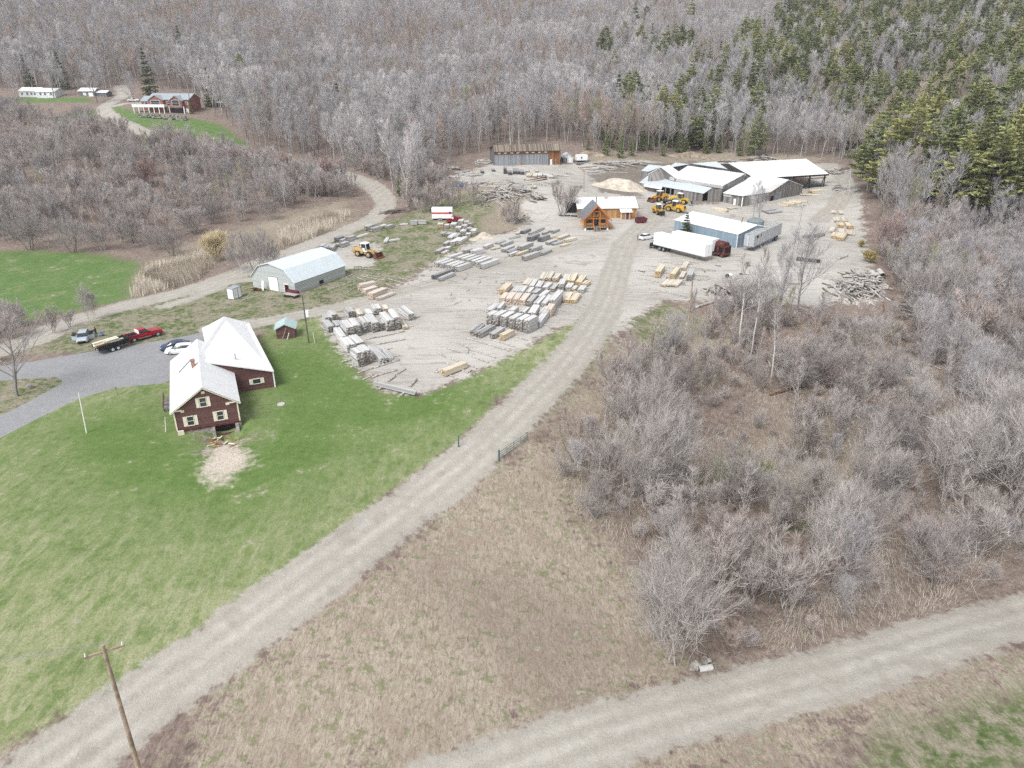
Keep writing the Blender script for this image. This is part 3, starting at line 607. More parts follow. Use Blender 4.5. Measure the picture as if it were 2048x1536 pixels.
# ------------------------------------------------------------------ white portable cabin on the grass
fr = ground_frame((456,598), (470,599.5)); pc = fr.root('portable_cabin', 'small white box cabin with dark edging standing on the grass below the gambrel barn', 'cabin')
q = MB(); q.span(0,1.55,0,2.3,.12,2.1); q.build('wall', M['white'], pc); q = MB(); q.span(-.06,1.61,-.06,2.36,2.1,2.24); q.build('roof', M['house_roof'], pc)
q = MB()
for x in (0,1.55):
    for y in (0,2.3): q.box((x,y,1.08), (.1,.1,2.1))
q.span(-.06,1.61,-.06,2.36,.0,.12); q.build('frame', M['gray_roof'], pc)
q = MB(); q.span(1.56,1.62,.4,1.2,.2,1.95); q.build('door', M['plastic_white'], pc); q = MB(); q.span(1.56,1.61,1.25,1.33,.15,2.05); q.build('trim', M['gray_roof'], pc)

# ------------------------------------------------------------------ timber framed cabin office
fr = ground_frame((1169.5,461), (1216,460)); cb = fr.root('timber_cabin', 'orange timber framed cabin with steep slate grey roof, porch and steps', 'cabin'); W = fr.W
dk, pd, D = .95, 2.3, 8.6
gable(cb, 0, W, pd, D, 3.55, 3.55+W*.5*1.0, M['cabin_boards'], M['gray_roof'], 'y', .75, base=.3, th=.2)
# roof is re-cut to cover the porch as well
rf = [o for o in cb.children if o.name.startswith('roof')][0]; bpy.data.objects.remove(rf, do_unlink=True)
rz_, ez = 3.55+W*.5, 3.55
q = MB()
for sx in (-1, 1):
    xe = W/2+sx*(W/2+.85); slab(q, [(xe,-.7,ez-.85+.2),(W/2+sx*.002,-.7,rz_+.2),(W/2+sx*.002,D+.6,rz_+.2),(xe,D+.6,ez-.85+.2)], .16)
q.build('roof', M['gray_roof'], cb)
for sx in (-1, 1):
    q = MB(); xe = W/2+sx*(W/2+.85); q.beam((xe,-.74,ez-.85+.04), (W/2,-.74,rz_+.04), .12, .34); q.build('rake_board', M['timber'], cb)
q = MB(); q.span(-.1, W+.1, -.1, pd, dk-.28, dk); q.build('porch_deck', M['barn'], cb)
for x in (.15, W*.5, W-.15):
    q = MB(); q.prism([(x-.26,-.2),(x+.26,-.2),(x+.17,dk-.29),(x-.17,dk-.29)], -.05, .45, 'y'); q.build('pier', M['white'], cb)
posts = [(.12, 2.95), (W*.36, 4.9), (W*.64, 4.9), (W-.12, 2.95)]
for x, z in posts: q = MB(); q.span(x-.13, x+.13, .0, .26, dk, z+.2); q.build('post', M['timber'], cb)
for a in ((-.3, W*.36-.13, -.02, .28, 3.10, 3.38),(W*.64+.13, W+.3, -.02, .28, 3.10, 3.38),(W*.27, W*.73, -.05, .31, 5.05, 5.35),(W*.36+.13, W*.64-.13, .02, .22, 3.12, 3.34)): q = MB(); q.span(*a); q.build('tie_beam', M['timber'], cb)
for a, b in (((W*.36+.1,.13,4.3),(W*.44,.13,5.05)),((W*.64-.1,.13,4.3),(W*.56,.13,5.05)),((.2,.13,2.4),(.95,.13,3.1)),((W-.2,.13,2.4),(W-.95,.13,3.1))): q = MB(); q.beam(a, b, .16,.16,(0,1,0)); q.build('brace', M['timber'], cb)
door(cb, (W*.5, pd, dk), 1.5, 2.15, mat='glass', frame='black')
window(cb, (W*.2, pd, dk+1.35), 1.5, 1.05, frame='black', split=False); window(cb, (W*.8, pd, dk+1.35), 1.5, 1.05, frame='black', split=False)
for x in (W*.2, W*.8): q = MB(); q.span(x-.03, x+.03, pd-.09, pd-.03, dk+.85, dk+1.85); q.build('mullion', M['black'], cb)
q = MB(); q.disc((W*.5, pd-.05, 4.75), (0,1,0), .62, .1, 24); rw = q.build('round_window', M['glass'], cb)
q = MB()
for k in range(24):
    a = k*math.pi/12; q.box((W*.5+.70*math.cos(a), pd-.07, 4.75+.70*math.sin(a)), (.19,.1,.19), ry=-a)
q.build('saw_blade_rim', M['black'], rw)
def railing(root, p0, p1, h=.95, n=8):
    q = MB(); p0, p1 = Vector(p0), Vector(p1); up = Vector((0,0,1))
    q.beam(p0+up*h, p1+up*h, .1, .08); q.beam(p0+up*.14, p1+up*.14, .07, .07)
    for k in range(n+1):
        p = p0.lerp(p1, k/n); w = .13 if k in (0,n) else .05; q.box((p.x,p.y,p.z+h/2+.03), (w,w,h))
    return q.build('railing', M['rail'], root)
railing(cb, (.2,.1,dk), (W*.36,.1,dk)); railing(cb, (W*.64,.1,dk), (W-.2,.1,dk)); railing(cb, (.1,.2,dk), (.1,pd,dk), n=6); 
for k in range(5): q = MB(); q.span(W*.38, W*.62, -.1-.28*(k+1), -.1-.28*k, dk-.16*(k+1)-.06, dk-.16*(k+1)); q.build('step', M['barn'], cb)
railing(cb, (W*.37,-.1,dk-.1), (W*.37,-1.5,.05), n=5); railing(cb, (W*.63,-.1,dk-.1), (W*.63,-1.5,.05), n=5)
for k in range(5): q = MB(); q.span(W+.1+.28*k, W+.1+.28*(k+1), .5, 1.9, dk-.16*(k+1)-.06, dk-.16*(k+1)); q.build('side_step', M['barn'], cb)
railing(cb, (W+.1,.45,dk-.1), (W+1.5,.45,.05), n=6); railing(cb, (W+.1,1.95,dk-.1), (W+1.5,1.95,.05), n=6)
q = MB(); q.tube((W*.62, D*.85, rz_-1), (W*.62, D*.85, rz_+1.1), .12, .12, 8); q.build('stove_pipe', M['black'], cb)

# ------------------------------------------------------------------ orange board shed behind the cabin
fr = ground_frame((1156,436.5), (1272.5,436.5)); bs = fr.root('board_shed', 'long orange board shed with white rust streaked roof behind the timber cabin', 'shed'); W = fr.W
gable(bs, 0, W, 0, 9.5, 3.1, 5.4, M['pine_boards'], M['rusty_roof'], 'x', .4)
q = MB(); q.span(-.05,.0,0.02,9.5,-.5,3.0); q.build('end_cladding', M['barn'], bs)
q = MB(); q.span(W*.5-.3,W*.5+.3, 3.6,4.2, 3.9,7.0); ch = q.build('chimney', M['concrete'], bs)
q = MB(); q.span(W*.715, W*.89, -1.4, .02, -.5, 2.2); q.build('entry_wall', M['pine_boards'], bs)
q = MB(); slab(q, [(W*.70,-1.9,2.15),(W*.905,-1.9,2.15),(W*.905,.05,2.95),(W*.70,.05,2.95)], .12); q.build('entry_roof', M['white_roof'], bs)
door(bs, (W*.825,-1.4,0), .95, 2.0, mat='maroon_steel', frame='white')
q = MB()
for x in (W*.715,): q.span(x-.06,x+.08,-1.46,-1.3,-.3,2.2)
q.build('entry_post', M['white'], bs)
fr2 = ground_frame((1131,432), (1150,433)); lb = fr2.root('loading_bay', 'dark open loading bay with pale frame at the left end of the orange board shed', 'shed')
q = MB(); q.span(0,3.3,.5,4.5,1.0,4.0); q.build('interior', M['dark'], lb); q = MB(); q.span(-.25,0,.2,4.5,.6,4.2); q.span(3.3,3.55,.2,4.5,.6,4.2); q.span(-.25,3.55,.2,4.5,4.0,4.25); q.build('frame', M['concrete'], lb)
q = MB(); q.span(-2.2,4.2,-.6,.5,.45,.95); q.build('dock_deck', M['log'], lb)
for x in (-2,-.3,1.6,3.8): q = MB(); q.span(x-.12,x+.12,-.4,-.2,-.8,.45); q.build('dock_post', M['log'], lb)

# ------------------------------------------------------------------ blue steel warehouse
fr = ground_frame((1347,466.5), (1472.3,496.3)); bw = fr.root('steel_warehouse', 'blue grey steel warehouse with white roof behind the parked white trailers', 'warehouse'); W = fr.W
gable(bw, 0, W, 0, 13.5, 3.55, 5.1, M['blue_wall'], M['white_roof'], 'x', .12)
q = MB(); q.span(W-.10,W+.04,-.04,.12,-.6,3.5); q.build('corner_trim', M['white'], bw)
q = MB(); q.tube((W*.80,6.2,4.6),(W*.80,6.2,6.0),.11,.11,8); q.tube((W*.80,6.2,6.0),(W*.80+.35,6.2,6.5),.11,.11,8); q.build('stove_pipe', M['rust'], bw)
q = MB(); q.tube((W*.42,11.5,4.0),(W*.42,11.5,5.3),.09,.09,8); q.build('vent_pipe', M['steel'], bw)
tk = tag(empty('storage_tank', tuple(G(1510,452)), .5), 'dark grey round tank between the blue warehouse and silver trailer', 'tank')
q = MB(); q.tube((0,0,0),(0,0,1.6),2.4,2.4,18); q.tube((0,0,1.6),(0,0,2.2),2.4,1.2,18); q.build('drum', M['tarp'], tk)

# ------------------------------------------------------------------ long dark shed on the terrace
fr = ground_frame((988.5,331), (1120,329)); ls = fr.root('long_shed', 'long dark board shed with two wide grey sliding doors below the wooded hill', 'shed'); W = fr.W; ht = 1.0
q = MB(); q.prism([(0,-1),(0,5.6),(.9,7.6),(9,5.8),(9,-1)], 0, W, 'x'); q.build('wall', M['barn_dark'], ls)
q = MB(); slab(q, [(-.5,-1.0,5.5),(W+.5,-1.0,5.5),(W+.5,.9,7.9),(-.5,.9,7.9)], .15); slab(q, [(-.5,.903,7.9),(W+.5,.903,7.9),(W+.5,9.5,5.95),(-.5,9.5,5.95)], .15); q.build('roof', M['old_shingle'], ls)
q = MB(); q.beam((-.52,.9,7.75),(-.52,9.4,5.85),.06,.3,(0,0,1)); q.build('rake_board', M['rust_boards'], ls)
q = MB(); q.span(.1, W*.83, -.05, .0, 4.15, 5.55); q.build('upper_wall', M['rust_boards'], ls)
q = MB(); q.span(W*.83, W-.02, -.06, .0, -.6, 5.55); q.build('side_wall', M['rust_boards'], ls)
for x0, x1 in ((.25, W*.405), (W*.425, W*.815)): q = MB(); q.span(x0, x1, -.22, -.08, -.1, 4.2); q.build('sliding_door', M['slide_door'], ls)
for k in range(8):
    x = W*(.075+.093*k) + (0 if k < 4 else W*.045); q = MB(); q.span(x-.55,x+.55,-.14,-.04,4.65,5.1); q.build('light_panel', M['plastic_white'], ls)
q = MB(); q.span(W*.845,W*.875,-.16,-.04,0,2.1); q.build('door', M['white'], ls)
q = MB(); q.span(W*.925,W*.945,-.16,-.05,0,2.5); q.build('plank', M['barn'], ls)
q = MB(); q.span(W*.375,W*.405,-.30,-.21,.1,1.2); q.build('patch_board', M['pine_boards'], ls)

# ------------------------------------------------------------------ little white shed and camper shell beside it
fr = ground_frame((1126,325), (1146,325.5)); ws = fr.root('small_white_shed', 'little white shed with tin roof beside the long dark shed', 'shed'); W = fr.W
gable(ws, 0, W, 0, 5, 2.1, 3.6, M['white_clap'], M['tin_roof'], 'y', .3)
q = MB(); q.span(-.02,W*.42,-.05,5,-.5,2.05); q.build('lean_side', M['barn'], ws)
door(ws, (W*.7,0,0), .9, 1.8, mat='white', frame='cream')
fr = ground_frame((1154,325), (1175,324.5)); wc_ = fr.root('white_camper', 'small white camper box parked right of the little white shed', 'camper')
q = MB(); q.span(0,fr.W,0,2.4,.8,2.9); q.build('body', M['white'], wc_); window(wc_, (fr.W*.42,0,1.9), .5,.5, frame='steel', split=False)
q = MB(); q.span(.3,fr.W-.3,.2,2.2,.45,.8); q.build('chassis', M['black'], wc_)
for x in (fr.W*.4, fr.W*.6): q = MB(); q.disc((x,-.05,.4),(0,1,0),.38,.25,12); q.build('wheel', M['rubber'], wc_)
# ------------------------------------------------------------------ sawmill: joined weathered sheds
fr = ground_frame((1374,404), (1446,410)); zb = fr.A[2]
ml = fr.root('sawmill_building', 'weathered grey board sawmill with large white and blue metal roofs', 'sawmill')
P = lambda px, py, h: fr.P(px, py, h)
def lerp(a, b, k): return tuple(a[i]+(b[i]-a[i])*k for i in range(3))
def addv(a, b, k=1): return tuple(a[i]+b[i]*k for i in range(3))
def sub(a, b): return tuple(a[i]-b[i] for i in range(3))
def walls(name, pts, mat, base=-1.6, drop=.15, k=.015):
    c = tuple(sum(p[i] for p in pts)/len(pts) for i in range(3)); w = MB(); q = []
    for p in pts: s = lerp(p, c, k); q.append((s[0], s[1], p[2]-drop))
    for a, b in zip(q, q[1:]+q[:1]): w.poly([(a[0],a[1],base), (b[0],b[1],base), b, a])
    return w.build(name, M[mat], ml)
# main shed: front eave and ridge as seen, back eave mirrored
EL, ER = P(1350,356,5.4), P(1446,371,5.4); RL, RR = P(1322,335,7.6), P(1490,347,7.6)
RL = addv(RR, sub(EL, ER), 1.22); BL = addv(RL, (0,8.5,-2.4)); BR = addv(RR, (0,8.5,-2.4))
EL = lerp(EL, ER, -.12)
q = MB(); slab(q, [EL, ER, RR, RL], .18); slab(q, [RL, RR, BR, BL], .18); q.build('main_roof', M['rusty_roof'], ml)
walls('main_wall', [EL, ER, RR, BR, BL, RL], 'barn')
f0, f1 = lerp(EL,ER,0), ER
q = MB(); q.beam((f0[0],f0[1]-.05,f0[2]-.62), (f1[0],f1[1]-.05,f1[2]-.62), .08, .85); q.build('fascia_board', M['concrete'], ml)
# front gable wall at the left end of the main roof
gl, gp, gr = P(1297,349,5.8), P(1322,335,7.9), P(1351,357,5.3)
q = MB(); dv = Vector(sub(RL, gp)); back = [addv(p, (1.5,7.0,0)) for p in (gl,gp,gr)]
q.poly([(gl[0],gl[1],-1.5),(gr[0],gr[1],-1.5),gr,gp,gl]); q.poly([(gl[0],gl[1],-1.5),gl,back[0],(back[0][0],back[0][1],-1.5)]); q.build('gable_wall', M['barn'], ml)
q = MB(); slab(q, [addv(gl,(-.3,-.3,.1)), addv(gp,(0,-.3,.22)), addv(back[1],(0,0,.22)), addv(back[0],(-.3,0,.1))], .14); slab(q, [addv(gp,(0.003,-.3,.22)), addv(gr,(.3,-.3,.1)), addv(back[2],(.3,0,.1)), addv(back[1],(0.003,0,.22))], .14); q.build('gable_roof', M['white_roof'], ml)
# lean-to along the front
l0, l1, l2, l3 = P(1278.5,365,3.0), P(1407,387,3.0), P(1424,375.5,4.4), P(1297,350,4.4)
l3 = (l3[0], l3[1], 4.4); q = MB(); slab(q, [l0, l1, l2, l3], .12); q.build('lean_roof', M['blue_roof'], ml)
def strip(a, b, k0, k1, z0, z1, mat, name, off=0.25):
    p, r = lerp(a,b,k0), lerp(a,b,k1); n = Vector((b[1]-a[1], -(b[0]-a[0]), 0)).normalized(); w = MB()
    P0 = (p[0]-n.x*off, p[1]-n.y*off); P1 = (r[0]-n.x*off, r[1]-n.y*off); Q0 = (P0[0]-n.x*.12, P0[1]-n.y*.12); Q1 = (P1[0]-n.x*.12, P1[1]-n.y*.12)
    w.quadbox([(*P0,z0),(*P1,z0),(*Q1,z0),(*Q0,z0),(*P0,z1),(*P1,z1),(*Q1,z1),(*Q0,z1)]); return w.build(name, M[mat], ml)
strip(l0,l1,.10,.36,-1.6,2.7,'barn','lean_wall'); strip(l0,l1,.56,.66,-1.6,2.75,'barn','lean_wall'); strip(l0,l1,.72,.985,-1.6,2.8,'barn','lean_wall'); strip(l0,l1,.66,.72,2.2,2.8,'barn','lean_wall')
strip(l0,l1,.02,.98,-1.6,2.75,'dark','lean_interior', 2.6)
for k in (.01,.42,.50): strip(l0,l1,k,k+.012,-1.6,2.8,'barn','lean_post')
strip(l0,l1,.675,.70,-.4,2.0,'slide_door','open_door', -.15)
q = MB(); slab(q, [addv(lerp(l0,l1,.09),(0,-1.6,-.75)), addv(lerp(l0,l1,.38),(0,-1.6,-.75)), addv(lerp(l0,l1,.38),(0,.3,-.05)), addv(lerp(l0,l1,.09),(0,.3,-.05))], .1); q.build('awning_roof', M['rusty_roof'], ml)
# wall between lean-to and right hand shed
a0, a1 = lerp(l1,l2,.35), ER
q = MB(); aw = addv(ER,(-.1,-.3,0)); aL = addv(ER, sub(l1,ER), .75)
q.poly([(aL[0],aL[1],-1.6),(aw[0],aw[1],-1.6),(aw[0],aw[1],4.5),(aL[0],aL[1],3.6)]); q.build('side_wall', M['barn'], ml)
# right hand gabled shed
A0, A1 = P(1446,385.5,3.2), P(1541.5,383,3.3)   # left front eave corner, right front eave corner
A2 = P(1486,391,3.2)                            # front eave near its middle
B0 = P(1512,347,6.2); B1 = P(1578,359.5,6.2)    # ridge ends
V = sub(B1, B0); e0 = P(1446,386,3.3); e1 = P(1541.5,383.5,3.3); e1 = addv(e0, V, 1.0) if False else e1
e0 = P(1486,391.5,3.3); Ldir = sub(e1, e0); Ln = math.hypot(Ldir[0], Ldir[1])
W2 = sub(B1, e1); e0b = sub(B0, W2)
eb0 = addv(B0, (W2[0],W2[1],-W2[2])); eb1 = addv(B1, (W2[0],W2[1],-W2[2]))
q = MB(); slab(q, [P(1446,385.5,3.3), P(1486,391.5,3.3), B1 if False else addv(e0b,(0,0,0)), B0], .01) if False else None
q = MB(); C0 = P(1446,385.5,3.3); C1 = P(1486,391.5,3.3)
slab(q, [C0, C1, e1, B1, B0], .16); slab(q, [B0, B1, eb1, eb0], .16); q.build('end_shed_roof', M['white_roof'], ml)
c = tuple((C0[i]+e1[i]+B1[i]+B0[i]+eb1[i]+eb0[i])/6 for i in range(3)); w = MB(); ring = [C0, C1, e1, B1, eb1, eb0, B0]; ring = [(lerp(p,c,.02)[0], lerp(p,c,.02)[1], p[2]-.1) for p in ring]
for a, b in zip(ring, ring[1:]+ring[:1]): w.poly([(a[0],a[1],-1.6),(b[0],b[1],-1.6),b,a])
w.build('end_shed_wall', M['barn'], ml)
def wallbox(a, b, k0, k1, z0, z1, mat, name, out=.12):
    p, r = lerp(a,b,k0), lerp(a,b,k1); n = Vector((b[1]-a[1], -(b[0]-a[0]), 0)).normalized(); w = MB(); f = lambda v, o: (v[0]+n.x*o, v[1]+n.y*o)
    P0, P1, Q1, Q0 = f(p,out), f(r,out), f(r,-.05), f(p,-.05)
    w.quadbox([(*P0,z0),(*P1,z0),(*Q1,z0),(*Q0,z0),(*P0,z1),(*P1,z1),(*Q1,z1),(*Q0,z1)]); return w.build(name, M[mat], ml)
wallbox(ring[0],ring[1],.55,.66,-.3,1.9,'white','side_door'); wallbox(ring[0],ring[1],.96,1.0,-1.2,2.8,'white','corner_trim'); wallbox(ring[0],ring[1],.0,.4,2.2,3.0,'concrete','wall_band')
wallbox(ring[2],ring[3],.04,.20,-.3,1.7,'dark','doorway'); wallbox(ring[2],ring[3],.32,.66,-.6,2.7,'slide_door','sliding_door')
# blue roofs behind
def backroof(pts, r2, mat, name):
    q = MB(); slab(q, pts, .14); q.build(name, M[mat], ml); walls(name.replace('roof','wall'), pts, 'barn', drop=.12)
b1 = [P(1282,341,5.0), P(1297,343,5.0), P(1326,332,6.6), P(1298,329,6.6)]; backroof(b1, None, 'tin_roof', 'rear_lean_roof')
b2 = [P(1335,335,5.6), P(1376,331,5.6), P(1376,328,7.0), P(1351,325,7.0)]; backroof(b2, None, 'tin_roof', 'rear_gable_roof')
b3 = [P(1378,330,6.4), P(1455,338,6.2), P(1433,323,8.2), P(1382,327,7.6)]; backroof(b3, None, 'tin_roof', 'rear_cross_roof')
# ------------------------------------------------------------------ long open shed with steel legs
fr3 = Frame(G(1575,383), G(1650,371), 1.7); op = fr3.root('open_lumber_shed', 'long open sided lumber shed with huge white roof on black steel legs behind the sawmill', 'shed')
P = fr3.P
h0 = 4.7
e0, e1 = P(1512,356.5,h0), P(1658,347.5,h0); r1 = P(1612,317.5,7.6); r0 = P(1468,333.5,7.6)
W2 = sub(r1, e1); r0 = addv(e0, W2); r0 = lerp(r1, r0, 1.12); e0 = lerp(e1, e0, 1.0)
b1_, b0_ = addv(r1,(W2[0],W2[1],-W2[2])), addv(r0,(W2[0],W2[1],-W2[2]))
q = MB(); slab(q, [e0, e1, r1, r0], .22); slab(q, [r0, r1, b1_, b0_], .22); q.build('roof', M['white_roof'], op)
for a, b in ((e0,e1),(b0_,b1_)): q = MB(); q.beam(addv(a,(0,0,-.35)), addv(b,(0,0,-.35)), .2, .5); q.build('eave_beam', M['black'], op)
q = MB(); q.beam(lerp(addv(e0,(0,0,-1.3)),addv(e1,(0,0,-1.3)),0), lerp(addv(e0,(0,0,-1.3)),addv(e1,(0,0,-1.3)),.97), .25, .3); q.build('crane_rail', M['rust'], op)
for k in (.30,.52,.74,.95):
    for ea, eb in ((e0,e1),(b0_,b1_)):
        p = addv(lerp(ea,eb,k),(0,0,-.4)); s_ = (sub(eb,ea)); sl = math.hypot(s_[0],s_[1]); u = (s_[0]/sl, s_[1]/sl, 0); q = MB()
        q.beam((p[0],p[1],-2.5), p, .3, .3, (0,1,0)); q.beam(addv((p[0],p[1],-2.0),u,-1.8), addv(p,u,-.2), .22, .22, (0,1,0)); q.build('leg', M['black'], op)
ct = [addv(lerp(r0,e0,.02),(0,0,-.1)), addv(e0,(0,0,-.1)), (e0[0],e0[1],-2), (b0_[0],b0_[1],-2), addv(b0_,(0,0,-.1))]
q = MB(); q.poly(ct); q.build('end_wall', M['barn'], op)
for k in range(9):
    q = MB(); kk = .12+.108*k; a = addv(lerp(e0,e1,kk),(0,0,-.4)); b = addv(lerp(b0_,b1_,kk),(0,0,-.4)); top = addv(lerp(r0,r1,kk),(0,0,-.4))
    q.beam(a,b,.12,.2); q.beam(a,top,.1,.15); q.beam(b,top,.1,.15)
    for j in (.25,.5,.75): m = lerp(a,b,j); tt = lerp(a,top,j*2) if j <= .5 else lerp(top,b,j*2-1); q.beam(m, tt, .08,.08,(0,1,0)); 
    q.build('truss', M['barn'], op)
for k in (.12,.35,.6,.85):
    q = MB(); kk = k; p = lerp(e0,e1,kk); n = (W2[0]*.05, W2[1]*.05); q.box((p[0]+n[0],p[1]+n[1],.4-1.0), (5.2,.2,2.6), rz=math.atan2(e1[1]-e0[1],e1[0]-e0[0])); tag(q.build('green_panel', M['green_steel'], op))
# ------------------------------------------------------------------ far houses
fr = Frame(atd(283,222,340), atd(378,222,340)); 
A = G(300,222); B = G(381,226); fr = Frame(A, B); bh = fr.root('brick_house', 'two storey red brick house with white balcony and blue grey roof up the hill road', 'house'); W = fr.W
gable(bh, 0, W, 0, 11, 6.1, 8.6, M['redbrick_wall'], M['house_roof'], 'x', .5, base=-3)
gable(bh, W*.05, W*.40, -1.5, 4, 5.9, 8.0, M['redbrick_wall'], M['house_roof'], 'y', .4, base=-3, wname='bay_wall', rname='bay_roof')
gable(bh, W*.58, W*.88, -2.0, 4, 5.7, 7.8, M['redbrick_wall'], M['house_roof'], 'y', .4, base=-3, wname='bay_wall', rname='bay_roof')
gable(bh, -W*.22, W*.06, 1.5, 9, 5.3, 7.4, M['redbrick_wall'], M['house_roof'], 'x', .4, base=-3, wname='side_wall', rname='side_roof')
q = MB(); q.span(-W*.28, W*.5, -4.6, -1.5, 2.75, 3.0); q.span(-W*.28, W*.5, -4.6, -4.45, 3.0, 4.05); q.span(-W*.29, -W*.28, -4.6, 1.0, 3.0, 4.05); q.span(W*.5, W*.51, -4.6, -1.5, 3.0, 4.05); q.build('balcony', M['white'], bh)
for k in range(7): q = MB(); x = -W*.26+W*.125*k; q.span(x-.15,x+.15,-4.55,-4.25,-2.5,2.75); q.build('post', M['white'], bh)
for x in (W*.56,W*.92): q = MB(); q.span(x-.18,x+.18,-2.4,-2.04,-2,3); q.build('post', M['white'], bh)
for x, y, z, w_, h_ in ((W*.73,-2.0,4.6,W*.17,2.6),(W*.22,-1.5,4.6,W*.22,2.2),(-W*.1,1.5,4.5,1.5,1.4),(W*.95,0,4.4,.9,1.1),(W*.5,0,4.3,1.4,1.8)): window(bh, (x,y,z), w_, h_, frame='white')
q = MB(); q.span(W*.52,W*.9,-2.06,-1.9,.0,2.4); q.build('patio_opening', M['dark'], bh)
q = MB(); q.span(W*.9,W*.97,-.08,.02,0,2.1); q.build('door', M['white'], bh)
# retaining wall of rocks below it
rw_ = MB(); 
a, b = G(278,233), G(374,240)
for k in range(110):
    u_ = k/110; p = a+(b-a)*u_; r_ = random.uniform(.5,1.1); z = Hs(p[0],p[1])
    rw_.box((p[0]-a[0]+random.uniform(-.4,.4), p[1]-a[1]+random.uniform(-1.6,1.6)-math.sin(u_*3.1)*3, z-a[2]+random.uniform(0,1.5)), (r_*1.6,r_,r_*.7), rz=random.uniform(-.4,.4))
o = rw_.build('rock_wall', M['stone']); o.location = a; tag(o, 'low dry stone retaining wall on the green slope below the brick house', 'wall')
fr = Frame(G(40,194.5), G(115,194.5)); wh = fr.root('white_bungalow', 'long low white bungalow at the edge of the forest, upper left', 'house'); W = fr.W
gable(wh, 0, W*.52, 0, 8, 3.2, 5.0, M['white_clap'], M['white_roof'], 'x', .4, base=-2); gable(wh, W*.52, W, -1.5, 7, 3.0, 4.6, M['white_clap'], M['white_roof'], 'x', .4, base=-2, wname='extension_wall', rname='extension_roof')
for x, y in ((W*.08,0),(W*.22,0),(W*.33,0),(W*.42,0),(W*.62,-1.5),(W*.74,-1.5),(W*.9,-1.5)): window(wh, (x,y,1.9), 1.2, 1.2, frame='white')
door(wh, (W*.82,-1.5,0), 1.1, 2.1, mat='white', frame='steel')
fr = Frame(G(159,192.5), G(190,193)); dg = fr.root('dark_garage', 'small dark garage with white roof right of the white bungalow', 'garage'); W = fr.W
gable(dg, 0, W, 0, 7, 2.8, 4.3, M['barn_dark'], M['white_roof'], 'x', .5, base=-2)
for x in (.32,.42): q = MB(); q.span(W*x-.35,W*x+.35,-.06,.02,.5,2.0); q.build('window', M['white'], dg)
q = MB(); q.span(W*.62,W*.9,-.06,.02,0,2.0); q.build('garage_door', M['white'], dg)
gable(dg, W, W*1.7, 1, 6, 2.0, 2.9, M['barn_dark'], M['white_roof'], 'x', .4, base=-2, wname='lean_wall', rname='lean_roof')
fr = Frame(G(408,212), G(440,214)); sb = fr.root('brown_shed', 'old brown open shed half hidden by bare trees right of the brick house', 'shed'); W = fr.W
gable(sb, 0, W, 0, 6, 2.8, 4.6, M['barn'], M['old_shingle'], 'x', .4, base=-2)
q = MB(); slab(q, [(W*.1,-3,2.1),(W*1.25,-3,2.1),(W*1.25,0,2.9),(W*.1,0,2.9)], .12); q.build('lean_roof', M['silver_top'], sb)
for x in (W*.12,W*1.2): q = MB(); q.span(x-.1,x+.1,-2.9,-2.7,-1.5,2.1); q.build('post', M['barn'], sb)
# ------------------------------------------------------------------ lumber stacks
TOPC = {'grey': (.47,.465,.46), 'dark': (.30,.30,.305), 'white': (.62,.615,.60), 'pale': (.63,.58,.50), 'pine': (.66,.575,.44), 'pink': (.66,.575,.50), 'blue': (.07,.15,.27), 'rust': (.17,.075,.05)}
ENDC = {'grey': [(.10,.10,.10),(.17,.165,.155),(.30,.285,.27),(.24,.17,.10)], 'dark': [(.05,.05,.055),(.09,.09,.095),(.14,.14,.14)], 'white': [(.18,.175,.17),(.32,.30,.28),(.42,.37,.31)], 'pale': [(.42,.31,.20),(.50,.38,.25),(.28,.21,.15)], 'pine': [(.44,.30,.16),(.52,.38,.22),(.34,.24,.14)], 'pink': [(.48,.39,.32),(.40,.31,.25),(.56,.47,.39)], 'blue': [(.04,.09,.17)], 'rust': [(.10,.04,.03)]}
LOOK = {'grey': 'grey weathered', 'dark': 'dark grey', 'white': 'sun bleached white', 'pale': 'pale fresh sawn', 'pine': 'golden fresh sawn', 'pink': 'pinkish pale', 'blue': 'blue painted steel', 'rust': 'rusty brown'}
ORD = ['first','second','third','fourth','fifth','sixth','seventh','eighth','ninth','tenth','eleventh','twelfth']
def bundle(name, p0, p1, w, h, kind, zb, label, group, rough=1.0):
    """a strapped bundle of boards between two end points, bottom at zb"""
    p0, p1 = np.asarray(p0, float), np.asarray(p1, float); d = p1[:2]-p0[:2]; L = float(np.hypot(*d)); rz = math.atan2(d[1], d[0])
    nl = max(1, min(9, int(round(h/.16)))); nb = max(2, min(6, int(round(w/.24)))); q = MB(); r = random.Random(hash((round(p0[0],2), round(p0[1],2))) & 0xffff)
    bw, bh = w/nb, h/nl
    for i in range(nl):
        for j in range(nb):
            if i == nl-1 and rough > 1.2 and r.random() < .15: continue
            k = r.uniform(.82, 1.1); q.col = tuple(min(.86, x*k) for x in TOPC[kind])
            if r.random() < .12: q.col = tuple(x*.72 for x in q.col)
            a = r.gauss(0, .09*rough); b = r.gauss(0, .09*rough); n0 = len(q.f)
            q.box((L/2+(b+a)/2, -w/2+bw*(j+.5)+r.gauss(0,.01*rough), bh*(i+.5)), (L+b-a, bw*.965, bh*.93), rz=r.gauss(0,.006*rough))
            ec = r.choice(ENDC[kind]); q.c[n0+3] = ec; q.c[n0+5] = ec
    for x in (.18*L, .82*L): q.col = (.16,.13,.10); q.box((x,0,-.05), (.12,w*1.05,.1))
    o = q.build(name, M['lumber'], colors=True); o.location = (p0[0], p0[1], zb+.1); o.rotation_euler.z = rz
    return tag(o, label, 'lumber stack', group)
STACKN = [0]
